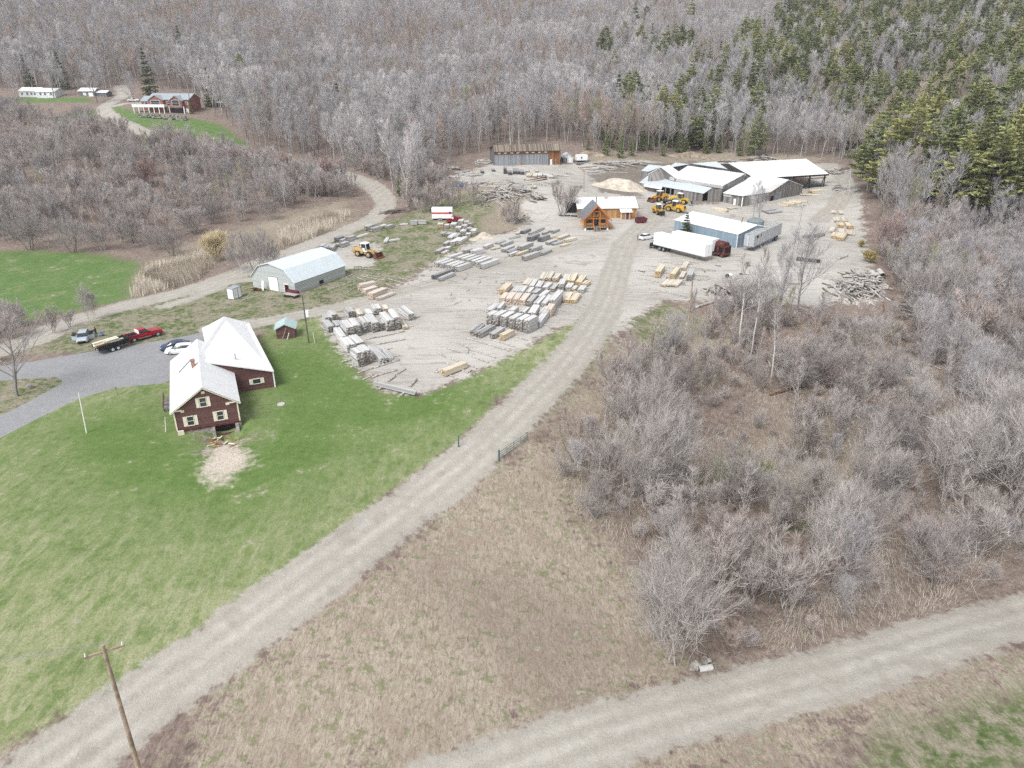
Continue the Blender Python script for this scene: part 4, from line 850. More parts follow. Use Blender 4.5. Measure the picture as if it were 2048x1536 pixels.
def stacks(conv, rows, place, group):
    for row, items in rows:
        for i, it in enumerate(items):
            x0, y0, x1, y1, w, h, kind = it[:7]; tiers = it[7] if len(it) > 7 else 1; rough = it[8] if len(it) > 8 else 1.0
            a = GH(*conv(x0,y0), h+.1); b = GH(*conv(x1,y1), h+.1)
            zb = min(Hs(a[0],a[1]), Hs(b[0],b[1])); n = len(items)
            pos = (ORD[i]+' from left' if i <= n//2 else (ORD[n-1-i]+' from right' if n-1-i else 'rightmost')) if n > 1 else 'alone'
            if i == 0 and n > 1: pos = 'leftmost'
            wh = 'in '+row+' '+place if n > 1 else row+' '+place
            for k in range(tiers):
                pre = '' if tiers == 1 else ('lower ' if k == 0 else 'upper ')
                hh = h if tiers == 1 else h/tiers-.06
                off = random.uniform(-.12,.12) if (tiers > 1 and k == 0) else 0
                lab = f'{pre}{LOOK[kind]} lumber bundle, {pos} {wh}' if n > 1 else f'{pre}{LOOK[kind]} lumber bundle {wh}'
                if len(lab.replace('-',' ').split()) > 16: lab = lab.replace('lumber bundle', 'bundle').replace(' fresh sawn','')
                if len(lab.split()) > 16: print('LONG', lab)
                bundle('lumber_stack', (a[0]+off,a[1]+off,0), (b[0]+off,b[1]+off,0), w, hh, kind if k == tiers-1 else ('grey' if kind == 'white' else kind), zb+k*h/tiers, lab, group, rough)
                STACKN[0] += 1
def cv(ox, oy, s): return lambda x, y: (ox+x/s, oy+y/s)
A_ = cv(620,590,7.3125)
stacks(A_, [('back row of', [(268,328,217,275,1.15,1.0,'grey'),(365,285,300,220,1.15,1.5,'grey'),(605,240,545,175,1.2,1.25,'grey'),(735,275,700,205,1.1,.9,'pale'),(880,268,830,205,1.1,.9,'white'),(985,195,945,130,1.25,1.2,'white'),(1110,200,1075,140,1.0,.9,'pale'),(1480,272,1330,160,1.15,1.2,'white')]),
 ('middle row of', [(305,455,225,360,1.1,1.05,'grey'),(430,440,370,365,1.1,1.0,'grey'),(580,465,480,360,1.25,1.95,'white',2),(680,435,610,330,1.25,2.0,'white',2),(835,390,755,300,1.25,1.9,'white',2),(950,395,855,270,1.25,1.8,'white',2),(1050,412,1005,355,1.1,1.3,'grey'),(1170,362,1060,240,1.3,2.0,'white',2),(1270,318,1190,195,1.2,2.3,'white',2),(1395,462,1335,370,.9,.5,'pale')]),
 ('front edge of', [(480,605,385,470,1.1,1.0,'white'),(600,722,495,612,1.45,1.3,'white'),(735,690,620,580,1.3,1.1,'white'),(733,832,640,762,1.25,2.4,'white',2),(835,800,740,722,1.15,2.35,'white',2),(1080,925,905,745,1.2,.8,'grey',1,2.5),(1195,925,1075,780,.9,.35,'grey',1,2.5)])],
 'the left lumber block', 'lumber stacks beside the lawn')
B_ = cv(920,530,7.314)
t1 = lambda x, y, k=1.0: (x, y, x+170*k, y-92*k)
stacks(B_, [('low front row of', [(180,960,330,842,1.1,.75,'grey',1,2),(270,985,490,862,1.15,.9,'grey',1,2),(470,1000,620,905,1.0,.9,'grey',1,1.6),(610,1020,765,940,1.05,1.0,'pine')]),
 ('tall front row of', [(*t1(420,715,.6),1.1,2.0,'white',2),(*t1(520,728,.8),1.1,2.0,'white',2),(*t1(628,745,.8),1.15,2.05,'white',2),(*t1(750,770,.8),1.15,2.1,'white',2),(*t1(862,790,.8),1.15,2.2,'white',2),(*t1(970,803,.8),1.2,2.3,'white',2)]),
 ('second row of', [(430,650,560,550,1.35,.9,'white'),(560,620,640,530,.7,1.0,'white'),(750,660,820,608,1.15,1.2,'white'),(915,675,990,608,1.15,1.25,'white'),(1045,690,1120,580,1.3,1.6,'white'),(1200,690,1290,600,1.2,1.25,'white'),(1290,640,1350,565,1.2,1.5,'pink'),(1130,825,1280,640,1.1,1.15,'white')]),
 ('third row of', [(610,475,690,400,1.15,.9,'pink'),(712,482,790,390,1.2,1.2,'pink'),(812,490,880,400,1.2,1.2,'pink'),(910,503,990,408,1.2,1.2,'pink'),(1010,522,1110,425,1.1,1.1,'grey'),(1110,548,1220,440,1.05,.9,'white'),(1225,555,1330,430,1.05,.9,'white'),(1342,495,1475,360,1.1,2.2,'white',2),(1550,502,1612,390,1.15,.7,'pine'),(1645,505,1722,405,1.4,.7,'pine')]),
 ('fourth row of', [(615,355,718,255,1.3,1.05,'pine'),(790,378,860,298,1.25,.9,'white'),(885,380,955,298,1.2,.9,'white'),(990,390,1050,320,1.1,.6,'white'),(1075,400,1160,342,1.1,.6,'grey'),(1180,445,1290,365,1.0,.8,'white')]),
 ('fifth row of', [(955,275,1030,192,1.35,.8,'pale'),(1040,300,1105,200,1.1,.7,'white'),(1140,312,1195,230,1.15,.8,'white'),(1240,322,1320,252,1.1,.7,'white'),(1345,345,1420,268,.9,.6,'grey'),(1475,272,1512,198,1.2,1.6,'white',2),(1580,320,1625,258,1.25,.85,'white'),(1660,345,1700,300,1.0,.5,'pale'),(1760,358,1810,295,1.25,.8,'white')]),
 ('back row of', [(1198,198,1250,108,1.25,.6,'pale'),(1290,185,1350,90,1.15,.7,'pale'),(1390,192,1452,118,1.2,.75,'pale'),(1545,215,1580,128,1.3,.9,'pale'),(1630,225,1690,112,1.2,1.0,'pine'),(1730,245,1812,142,1.25,.95,'pine'),(1815,270,1880,225,1.15,.7,'pine')])],
 'the centre block', 'lumber stacks in the centre of the yard')
C_ = cv(840,440,6.0235)
stacks(C_, [('low front row of', [(160,665,390,580,1.1,.85,'dark',1,2),(232,697,402,628,.9,.7,'grey')]),
 ('near row of', [(190,512,350,452,1.1,1.0,'white'),(255,522,405,468,1.05,1.0,'white'),(325,537,468,483,1.05,1.0,'white'),(388,548,525,492,1.05,1.0,'white'),(450,563,598,508,1.15,1.05,'white')]),
 ('long row of', [(455,450,600,398,1.05,1.0,'white'),(512,462,660,408,1.0,1.0,'white'),(570,476,720,420,1.05,1.0,'white'),(625,490,785,430,1.05,1.0,'white'),(682,506,850,442,1.05,1.0,'white'),(740,530,935,460,1.2,1.1,'white')]),
 ('back row of', [(340,440,500,385,.9,.9,'white'),(530,362,610,332,1.2,.95,'grey'),(630,368,750,338,1.6,1.05,'white')])],
 'the trackside lumber', 'lumber stacks along the wide gravel track')
stacks(C_, [('near edge of', [(860,342,960,320,.9,.3,'pale',1,2),(1000,352,1120,302,1.1,.7,'grey'),(1060,372,1180,325,.9,.5,'grey',1,2),(1080,408,1170,372,1.0,.6,'white'),(1170,402,1320,350,.9,.5,'pine',1,2),(1200,318,1345,265,1.2,1.0,'grey'),(1330,343,1450,297,1.2,.95,'grey'),(1250,437,1430,375,1.2,1.0,'grey'),(1465,392,1575,345,.9,.6,'grey',1,2)]),
 ('far edge of', [(780,310,860,275,1.2,.8,'white'),(920,275,1020,240,1.0,.35,'grey',1,2),(980,292,1110,242,.9,.6,'grey'),(1080,212,1205,180,.9,.35,'grey',1,2),(1160,158,1205,138,.9,.35,'pale',1,2),(1230,132,1320,95,1.1,.75,'dark'),(1320,152,1430,105,1.0,.6,'grey'),(1400,117,1485,80,1.0,.6,'grey'),(1480,152,1580,107,.9,.5,'grey'),(1590,127,1665,95,1.1,.75,'grey')]),
 ('right end of', [(1310,203,1425,160,1.2,1.15,'dark'),(1440,208,1545,172,1.25,1.15,'dark'),(1530,268,1640,227,1.0,.6,'grey'),(1555,198,1625,180,.9,.5,'pine'),(1595,283,1710,250,1.1,.4,'grey',1,2),(1670,207,1785,163,1.15,.65,'pale'),(1695,303,1805,272,1.0,.3,'pine'),(1750,235,1875,203,1.2,.7,'pale')])],
 'bundles before the cabin', 'lumber stacks in front of the timber cabin')
D_ = cv(620,400,6.0235)
stacks(D_, [('lower roadside row,', [(130,552,190,520,1.1,.8,'grey'),(188,562,242,525,1.1,.8,'grey'),(250,572,285,522,1.2,1.0,'grey'),(310,532,345,515,1.0,.6,'grey'),(305,455,390,425,1.2,1.15,'dark'),(370,522,452,490,1.2,1.0,'grey'),(365,478,432,455,1.0,.7,'grey'),(448,448,532,415,1.3,1.15,'grey')]),
 ('upper roadside row,', [(560,442,700,388,.9,.35,'white',1,2),(680,318,755,278,1.5,1.2,'grey'),(740,337,832,310,1.3,1.1,'grey'),(848,312,905,280,1.2,.6,'white'),(918,312,992,280,1.2,.8,'grey'),(1085,290,1165,275,1.0,.3,'white',1,2),(1210,250,1290,248,1.6,1.0,'grey'),(1300,248,1400,246,1.4,.9,'grey')]),
 ('loose pair on', [(905,500,935,440,.9,.45,'white',1,2),(955,482,1075,460,.9,.4,'white',1,2)])],
 'grass near the loader', 'lumber stacks along the country road')
stacks(D_, [('top of', [(1568,292,1580,265,1.6,1.0,'pale'),(1640,302,1652,280,1.3,.9,'white'),(1718,292,1745,255,1.5,1.0,'white'),(1808,252,1830,220,1.4,1.2,'white'),(1880,262,1892,240,1.3,1.0,'white'),(1920,287,1932,268,1.2,.9,'grey')]),
 ('upper middle of', [(1590,402,1620,375,1.2,.7,'grey'),(1650,407,1690,380,1.2,.7,'grey'),(1780,332,1800,305,1.4,1.0,'white'),(1850,307,1872,288,1.4,1.0,'white'),(1838,377,1862,345,1.4,1.0,'white'),(1908,342,1932,322,1.3,1.0,'grey'),(1958,372,1985,340,1.4,1.1,'white')]),
 ('lower middle of', [(1620,522,1682,480,1.1,.7,'grey'),(1680,452,1742,390,1.4,1.0,'white'),(1740,442,1792,395,1.1,1.0,'grey'),(1710,502,1802,440,1.2,1.0,'white'),(1780,492,1872,430,1.2,1.0,'white'),(1898,407,1915,390,1.2,.8,'white')]),
 ('bottom of', [(1528,612,1622,555,1.2,.7,'grey'),(1600,632,1662,598,1.0,.35,'pale'),(1640,577,1682,550,1.2,.6,'white')])],
 'the row below the camper', 'lumber stacks below the camper')
E_ = cv(1260,500,7.314)
stacks(E_, [('back row of', [(408,308,482,200,1.2,1.4,'pine',2),(620,348,700,245,1.2,1.2,'pine'),(750,392,800,300,.9,.5,'pale'),(780,258,832,160,1.1,.6,'pale'),(868,362,912,268,1.1,1.3,'grey',2)]),
 ('front row of', [(478,502,560,425,1.2,.4,'pale'),(560,504,640,425,1.2,.45,'pale'),(650,508,735,425,1.3,.45,'pale')])],
 'bunks below the trailer', 'lumber stacks below the white trailers')
F_ = cv(1600,330,4.954)
stacks(F_, [('far end of', [(337,470,335,437,1.4,.4,'pale'),(410,477,395,437,1.3,.4,'pale')]), ('second rank of', [(372,547,355,505,1.7,.6,'pale'),(452,552,430,508,1.6,.5,'pale')]), ('third rank of', [(405,592,395,562,1.7,.8,'pine'),(502,600,478,560,1.9,.9,'pine')]), ('fourth rank of', [(310,652,335,608,1.4,.4,'pale'),(410,660,415,628,1.5,.4,'pale'),(490,682,492,642,1.5,.4,'pale'),(535,690,545,655,.4,.2,'pale')]), ('near end of', [(345,702,365,665,1.8,.7,'pine'),(405,714,442,662,1.8,.9,'pine')])],
 'right edge lumber', 'fresh lumber stacks at the right edge of the yard')
G_ = cv(600,500,3.103)
stacks(G_, [('group on', [(368,210,460,190,1.3,1.5,'pink',2),(395,245,470,222,1.3,1.0,'pink'),(435,268,525,232,1.3,1.2,'pink'),(478,297,582,260,1.1,.4,'pale')])], 'gravel by the gambrel barn', 'pink lumber stacks right of the gambrel barn')
a = GH(640+1265/5.12, 660+418/5.12, .95); b = GH(640+1485/5.12, 660+328/5.12, .95)
bundle('lumber_stack', a, b, 1.0, .85, 'pine', Hs(a[0],a[1])+.15, 'golden fresh lumber bundle alone on log skids at the tip of the lower yard', 'lumber on the lower yard')
a = GH(*A_(950,1285), .6); b = GH(*A_(1560,1425), .6); bundle('beam_stack', a, b, .55, .45, 'grey', Hs(a[0],a[1])+.2, 'long grey beams laid across short logs where lawn meets the lower yard', 'lumber on the lower yard')
H_ = cv(860,280,6.024)
stacks(H_, [('dark group on', [(630,377,620,350,1.2,.7,'dark'),(770,362,755,338,1.2,.5,'dark'),(905,342,905,310,1.2,1.9,'dark'),(965,387,960,358,1.4,1.0,'dark'),(1040,377,1035,338,2.4,1.0,'dark'),(1110,382,1105,352,1.5,1.0,'dark')]),
 ('pale group on', [(1165,372,1182,358,1.2,.5,'white'),(1190,427,1212,390,1.8,.6,'pale'),(1260,432,1270,398,1.6,.6,'pale'),(1280,372,1292,355,1.2,.5,'pale'),(1320,427,1332,395,1.6,.5,'white'),(1390,422,1385,400,1.6,.4,'white'),(1460,442,1430,405,1.8,.6,'white')]),
 ('left end of', [(250,440,490,415,2.6,.4,'white',1,2),(300,380,390,375,1.5,.5,'grey',1,2),(400,370,470,362,1.5,.5,'grey',1,2),(500,520,562,505,1.2,.2,'grey'),(512,420,762,408,.8,.2,'white')]),
 ('blue pair at left of', [(300,562,382,490,1.0,.55,'blue'),(370,547,442,490,1.0,.55,'blue')]),
 ('brink of', [(620,507,700,490,1.2,.4,'grey',1,2.5),(690,517,782,500,1.2,.45,'pale',1,2),(1140,602,1108,565,1.5,.95,'dark'),(1200,602,1188,575,1.2,.7,'grey'),(1240,562,1255,545,1.8,.6,'pale',1,2.5)]),
 ('right end of', [(1780,282,1890,270,1.6,.6,'dark',1,2),(1795,322,2005,313,1.0,.5,'pale'),(1830,345,2045,333,1.0,.5,'pale'),(1900,382,2025,372,1.2,.4,'white',1,2),(1960,290,2100,285,1.2,.4,'rust',1,2)]),
 ('rusty pair on', [(1160,472,1405,440,.5,.35,'rust'),(1200,490,1410,462,.4,.3,'rust')])],
 'the upper terrace', 'lumber stacks on the upper terrace')
S_ = cv(1270,300,4.995)
stacks(S_, [('front of', [(785,560,925,592,1.3,.75,'pine'),(930,578,1012,568,1.6,.25,'pine',1,2)]),
 ('log pair before', [(1285,602,1395,580,1.4,.5,'grey',1,2),(1320,618,1455,600,1.4,.5,'grey',1,2)]),
 ('timbers beside', [(1425,517,1540,545,.9,.5,'pine'),(1485,507,1600,532,.9,.5,'pine'),(1545,497,1660,517,.9,.5,'pine'),(1580,487,1725,507,.9,.5,'pine')]),
 ('open side of', [(1650,438,1945,420,2.4,.3,'pine',1,2),(1755,402,1875,388,2.6,.9,'pine')])],
 'the sawmill', 'lumber stacks around the sawmill')
# ------------------------------------------------------------------ log skids and loose poles
def log_mesh(L, r0, r1, mat, n=8, bend=.0):
    q = MB(); k = 4; pts = [Vector((L*i/k, bend*math.sin(math.pi*i/k)*L, 0)) for i in range(k+1)]
    for i in range(k): q.tube(pts[i], pts[i+1], r0+(r1-r0)*i/k, r0+(r1-r0)*(i+1)/k, n, cap=(i in (0,k-1)))
    return q
def log(name, p0, p1, r, mat, label, cat, group):
    p0, p1 = Vector(p0), Vector(p1); d = p1-p0; o = log_mesh(d.length, r, r*random.uniform(.7,1), mat, bend=random.uniform(-.015,.015)).build(name, M[mat], smooth=True)
    o.location = p0+Vector((0,0,r*.85)); o.rotation_euler = (0, -math.atan2(d.z, math.hypot(d.x,d.y)), math.atan2(d.y,d.x)); return tag(o, label, cat, group)
def skids(conv, lst, label, group, r=.13, mat='log'):
    for i, (x0,y0,x1,y1) in enumerate(lst): log('log_skid', G(*conv(x0,y0)), G(*conv(x1,y1)), r, mat, label, 'log', group)
skids(A_, [(590,1065,820,1010),(700,1150,925,1075),(935,1075,1310,955),(910,1210,1275,1105),(770,1250,935,1180),(1260,1165,1400,1090),(800,660,1380,540),(945,735,1390,655),(1125,800,1205,785),(920,975,990,962),(470,840,570,822),(465,985,600,955),(375,665,440,655),(280,595,350,582),(1235,905,1300,890),(1350,370,1600,325),(1410,470,1515,462),(170,470,250,525),(420,340,545,315)], 'thin grey log skid under or between the left lumber bundles', 'log skids of the left lumber block')
skids(A_, [(1145,1270,1250,1195),(1460,1350,1560,1245),(1010,1390,1060,1360),(1330,1480,1380,1440)], 'short thick pale log propping the long grey beams', 'short logs under the long beams', .2)
skids(B_, [(90,1080,390,1165),(400,1165,660,1245),(470,1100,800,1205),(800,1050,990,1110),(870,990,920,1025),(1200,870,1300,895),(1350,720,1400,735),(1420,655,1540,680),(1500,570,1640,590),(1560,530,1730,555),(1660,395,1810,415),(1820,330,1890,348),(1800,370,1870,390),(480,405,570,412),(390,580,460,585),(340,670,420,680),(620,600,740,625),(760,245,910,255)], 'thin grey log skid beside the centre lumber bundles', 'log skids of the centre lumber block')
Q_ = cv(640,660,5.12)
skids(Q_, [(1370,120,1560,205),(1535,205,1800,290),(1205,230,1280,280),(1300,190,1430,235),(1555,275,1725,340),(1335,295,1580,385),(1285,340,1345,365),(1195,410,1410,505),(1440,410,1520,440),(1510,245,1520,200),(1505,445,1550,415),(1170,425,1210,440)], 'weathered log skid on the gravel of the lower yard', 'log skids of the lower yard')
skids(E_, [(400,170,620,195),(640,205,910,217),(750,165,990,190),(210,225,390,250),(235,285,390,315),(520,260,740,275),(850,255,1250,300),(880,280,1250,315),(480,330,580,345),(950,370,1150,390),(930,430,1130,445),(130,370,350,385),(440,400,580,410),(120,415,420,475),(280,560,740,680),(550,615,830,690),(700,440,840,450)], 'thin dark skid pole on the ground below the white trailer', 'skid poles below the white trailers', .12, 'log')
K_ = cv(430,470,5.851)
skids(K_, [(1210,700,1310,650),(1320,645,1480,600),(1500,590,1660,530),(1550,680,1680,600),(1590,600,1680,560),(1490,515,1620,460),(1520,520,1750,400),(1700,480,1900,520),(1720,470,1930,495),(1830,465,1890,430),(1910,475,1980,430),(1660,500,1760,540),(1690,395,1950,410),(320,765,510,720),(340,615,440,590)], 'thin grey pole lying on the grass right of the gambrel barn', 'poles on the grass by the gambrel barn', .10)
R_ = cv(600,500,3.103)
skids(R_, [(545,180,760,235),(530,210,620,245),(540,240,655,268),(610,175,690,190),(660,165,805,205),(710,150,800,165),(740,115,860,130),(960,155,1025,175),(870,175,940,192),(990,130,1045,145)], 'thin grey skid pole on the gravel right of the gambrel barn', 'skid poles by the pink lumber', .10)
log('log', G(1260+955/7.314,500+855/7.314), G(1260+1225/7.314,500+770/7.314), .28, 'log', 'thick pale log lying right of the front utility pole', 'log', None)
log('log', G(1600+375/4.954,330+938/4.954), G(1600+470/4.954,330+905/4.954), .2, 'log', 'pale log on the gravel left of the yellow bush', 'log', None)
log('dark_log', G(1608,477), G(1647,472), .5, 'log_dark', 'thick dark weathered log on the gravel right of the silver trailer', 'log', None)
log('dark_pipe', G(1592,521), G(1640,526), .5, 'rubber', 'dark fat pipe lying behind the bare shrubs on the gravel', 'pipe', None)
log('fallen_trunk', G(1250+0,700+0) if False else G(1320,765), G(1385,815), .16, 'log_dark', 'dark fallen trunk down the bank of the ravine', 'log', None)
log('fallen_trunk', G(1540,792), G(1612,770), .2, 'rust', 'reddish fallen trunk at the head of the ravine', 'log', None)
log('fallen_trunk', G(1612,828), G(1638,822), .14, 'log', 'short grey fallen trunk in the ravine grass', 'log', None)
log('fallen_trunk', G(1830,795), G(1870,805), .2, 'log_dark', 'dark fallen trunk right of the ravine stream', 'log', None)
# ------------------------------------------------------------------ heaps: every log a copy of a few meshes
protoL = [log_mesh(1.0, .05, .04, 'log', 6, .04*k).build('heap_log', M[m], smooth=True) for k, m in enumerate(('log','pole_pale','log','log_dark'))]
used = [0]*4
def heap(cx, cy, sx, sy, n, lab, group, Lr=(2,6), rr=(.8,2.2), ang=None, hz=1.0, cat='log', kinds=(0,0,1,2,3)):
    for i in range(n):
        u, v = random.gauss(0,.45), random.gauss(0,.45); p = G(cx+u*sx, cy+v*sy); k = random.choice(kinds)
        o = protoL[k] if not used[k] else protoL[k].copy()
        if used[k]: COL.objects.link(o)
        used[k] = 1; L = random.uniform(*Lr); s = random.uniform(*rr); a = random.gauss(ang, .35) if ang is not None else random.uniform(0, 6.3)
        hh = hz*max(0, 1-(u*u+v*v)*1.4)*random.random(); sl = math.atan2(Hs(p[0]+L*math.cos(a),p[1]+L*math.sin(a))-p[2], L)
        o.location = (p[0], p[1], p[2]+.1+hh); o.rotation_euler = (0, -sl+random.gauss(0,.08), a); o.scale = (L, s*2.0, s*2.0)
        o.name = {'log':'heap_log','slab':'loose_slab','branch':'dead_branch','timber':'heap_timber','board':'loose_board','scrap':'broken_slab'}[cat]; tag(o, lab, 'slab' if cat == 'scrap' else cat, group)
heap(1012,390,40,16,90,'bleached log tumbled on the bank between the terrace and the lower yard','logs tumbled down the bank', (3,7), (1.2,2.4), None, 1.6)
heap(972,404,14,10,24,'pale dead branch in the tangle left of the tumbled logs','dead branches on the bank', (1.5,4), (.4,.9), None, 1.5, 'branch')
heap(965,398,16,12,16,'long bare trunk lying down the bank face','trunks down the bank', (6,11), (1.0,1.6), 1.2, .4)
heap(1083,400,16,5,26,'loose slab in the jumble of slabs left of the cabin','slabs left of the cabin', (2,5), (1.2,2.0), 2.6, 1.2, 'slab')
heap(895,338,18,5,20,'grey slab in the scrap heap left of the long shed','scrap slabs left of the long shed', (3,6), (1.0,1.8), .2, 1.0, 'slab')
heap(960,326,18,4,22,'white sheet or slab heaped at the left end of the long shed','slabs at the end of the long shed', (3,6), (1.4,2.4), .5, 1.2, 'slab', (1,1,0))
heap(1430,581,24,6,70,'grey slab in the fan shaped slab heap behind the front utility pole','slabs of the fan shaped heap', (2.5,4.5), (1.2,2.0), -1.35, 1.3, 'slab', (0,0,2,3))
heap(1478,585,20,8,16,'loose grey slab right of the fan shaped heap','loose slabs on the brown ground', (1.5,3), (.9,1.6), None, .3, 'slab')
heap(1718,574,44,32,225,'grey broken slab in the wide scrap heap at the ravine edge','slabs of the ravine scrap heap', (1.2,4.5), (1.0,2.6), None, 1.7, 'scrap', (0,0,1,2,3))
heap(1800,618,36,12,40,'dark fallen branch below the ravine scrap heap','branches below the scrap heap', (2,5), (.7,1.4), -.5, .5, 'branch', (3,3,0))
heap(1680,378,14,6,30,'grey slab in the heap beside the utility pole right of the sawmill','slabs right of the sawmill', (2,4), (1.0,1.6), None, 1.2, 'slab')
heap(1675,345,20,6,40,'pale timber in the heap past the open lumber shed','timbers past the open shed', (3,6), (1.2,2.4), None, 1.2, 'timber', (0,1,3))
heap(1525,318,22,4,40,'pale timber in the heap behind the open lumber shed','timbers behind the open shed', (3,7), (1.4,2.6), None, 1.6, 'timber', (0,1,3))
heap(1230,328,60,4,50,'brown log lying on the terrace behind the sawdust pile','logs behind the sawdust pile', (4,8), (1.2,2.0), .1, .5, 'log', (3,0,3))
heap(1450,326,30,4,30,'red brown log lying behind the sawmill roofs','logs behind the sawmill', (4,7), (1.4,2.2), .1, .9, 'log', (0,3))
heap(770,428,22,4,18,'grey slab in the loose heap left of the red striped camper','slabs left of the camper', (3,7), (1.0,1.8), .25, .8, 'slab', (0,3))
heap(1040,440,28,5,60,'small grey slab in the low heap at the foot of the bank','slabs at the foot of the bank', (1,2.5), (.8,1.5), None, .5, 'scrap', (0,0,2,3))
heap(1880,660,30,8,24,'dark branch in the tangle on the right hand slope','branches on the right hand slope', (2,5), (.5,1.1), -.3, .5, 'branch', (3,3,0))
heap(1870,722,14,8,14,'pale root or branch at the stream gravel','pale branches at the stream', (1,3), (.5,1.0), None, .6, 'branch', (1,0))
heap(690,478,30,6,10,'short grey board scattered on the bare patch by the loader','boards by the loader', (1,3), (.8,1.2), None, .1, 'board', (0,1))
heap(935,352,30,5,22,'grey slab lying at the left end of the terrace','slabs at the left of the terrace', (2,6), (1.0,1.8), .2, .5, 'slab')
heap(1105,352,30,5,20,'grey slab lying before the right end of the long shed','slabs before the long shed', (2,5), (1.0,1.7), .1, .4, 'slab')
heap(1195,340,34,5,26,'grey timber lying between the long shed and the sawdust pile','timbers by the sawdust pile', (3,7), (1.1,1.9), .1, .6, 'timber', (0,1,3))
heap(960,560,230,60,40,'short scrap board lying loose on the open gravel between the lumber blocks','boards on the open gravel', (.8,2.5), (.7,1.1), None, .05, 'board', (0,0,1,2))
heap(1380,560,110,28,24,'short scrap lying on the gravel around the bunks below the trailers','boards around the bunks', (.8,2.2), (.7,1.1), None, .05, 'board', (0,1,3))
heap(1020,368,90,9,46,'grey board scattered on the terrace brink above the tumbled logs','boards on the terrace brink', (1.5,5), (.9,1.6), None, .4, 'board', (0,1,2,3))
heap(1140,396,26,6,22,'short board littered on the gravel left of the board shed','boards left of the board shed', (1.5,4), (.8,1.4), None, .4, 'board', (0,1,2))
for k in range(4):
    if not used[k]: bpy.data.objects.remove(protoL[k], do_unlink=True)
# big concrete-like hollow logs in the scrap heap
for i, (a, b) in enumerate((((1752,562),(1742,548)),((1758,566),(1750,550)),((1764,558),(1757,545)))):
    p, q_ = Vector(G(*a)), Vector(G(*b)); q = MB(); q.tube((0,0,0),(0,4.5,0),.62,.58,14,cap=False); q.tube((0,4.5,0),(0,0.01,0),.5,.5,14,cap=False); q.disc((0,2.2,0),(0,1,0),.5,.1,14)
    o = q.build('hollow_log', M['pole_pale'], smooth=False); o.location = p+Vector((0,0,.7)); o.rotation_euler.z = math.atan2((q_-p).y,(q_-p).x)-math.pi/2; tag(o, 'thick pale hollow log on the scrap heap at the ravine edge', 'log', 'hollow logs of the scrap heap')
# sawdust heaps
def mound(name, c, rx, ry, h, mat, label, rz=0, bumps=5, seed=1):
    rnd = random.Random(seed); N = 34; K = 10; q = MB(); bs = [(rnd.uniform(-.6,.6), rnd.uniform(-.6,.6), rnd.uniform(.25,.5), rnd.uniform(.3,1)) for _ in range(bumps)]
    V = []
    for j in range(K+1):
        for i in range(N):
            r = j/K; a = 2*math.pi*i/N; x, y = r*math.cos(a), r*math.sin(a)
            z = sum(w*math.exp(-((x-bx)**2+(y-by)**2)/(s*s)) for bx,by,s,w in bs)/1.3+.5*(1-r); z = z*(1-r**3)+.06*mnoise.noise(Vector((x*5,y*5,seed)))*(1-r)
            X, Y = x*rx, y*ry; ca, sa = math.cos(rz), math.sin(rz); X, Y = X*ca-Y*sa, X*sa+Y*ca
            V.append((X, Y, z*h+Hs(c[0]+X,c[1]+Y)-c[2]-.15*(r > .99)))
    Fc = [(j*N+i, j*N+(i+1)%N, (j+1)*N+(i+1)%N, (j+1)*N+i) for j in range(K) for i in range(N)]
    q.v, q.f, q.c = V, Fc, [(1,1,1)]*len(Fc); o = q.build(name, M[mat], smooth=True); o.location = c; return tag(o, label, 'pile')
mound('sawdust_pile', G(1243,374), 12, 8, 2.2, 'sawdust', 'large golden sawdust pile between the sawmill and the board shed', .1, 6, 3)
mound('sawdust_pile', G(965,476), 5, 2.6, 1.0, 'sawdust', 'narrow brown sawdust ridge beside the grassy bank', .8, 3, 5)
mound('dirt_mound', G(1380,314), 14, 3, 1.3, 'dirt_tan', 'tan dirt bank behind the sawmill roofs', 0, 6, 9); mound('dirt_mound', G(1190,312), 9, 2.5, 1.2, 'dirt_tan', 'tan grassy dirt bank right of the white camper box', 0, 5, 12)
# ------------------------------------------------------------------ vehicles (x forward, origin on the ground under the middle)
def wheel(root, c, r, w, rim='rim', side=1, tyre_n=18):
    q = MB(); q.disc(c, (0,1,0), r, w, tyre_n); o = q.build('wheel', M['rubber'], root)
    q = MB(); q.disc((c[0], c[1]+side*(w/2+.01), c[2]), (0,1,0), r*.58, .04, 14); q.build('rim', M[rim], o)
    q = MB(); q.disc((c[0], c[1]+side*(w/2+.04), c[2]), (0,1,0), r*.16, .05, 8); q.build('hub', M['steel'], o); return o
def place(root, px, heading_px=None, rz=None, flip=False):
    p = G(*px); root.location = p
    if heading_px: h = G(*heading_px); rz = math.atan2(h[1]-p[1], h[0]-p[0])
    c, s = math.cos(rz), math.sin(rz); dz = Hs(p[0]+2*c,p[1]+2*s)-Hs(p[0]-2*c,p[1]-2*s); root.rotation_euler = (0, -math.atan2(dz,4), rz); return root
def shell(q, st, n=1):
    """loft through sections [(x, half width, z bottom, z top, top half width)]"""
    k0 = len(q.v)
    for x, hw, zb, zt, tw in st: q.v += [(x,-hw,zb),(x,-hw*1.02,zb+(zt-zb)*.45),(x,-tw,zt),(x,tw,zt),(x,hw*1.02,zb+(zt-zb)*.45),(x,hw,zb)]
    for i in range(len(st)-1):
        for j in range(6): a = k0+i*6+j; b = k0+i*6+(j+1)%6; q.f.append((a,b,b+6,a+6)); q.c.append(q.col)
    q.f.append(tuple(k0+j for j in reversed(range(6)))); q.f.append(tuple(k0+(len(st)-1)*6+j for j in range(6))); q.c += [q.col]*2
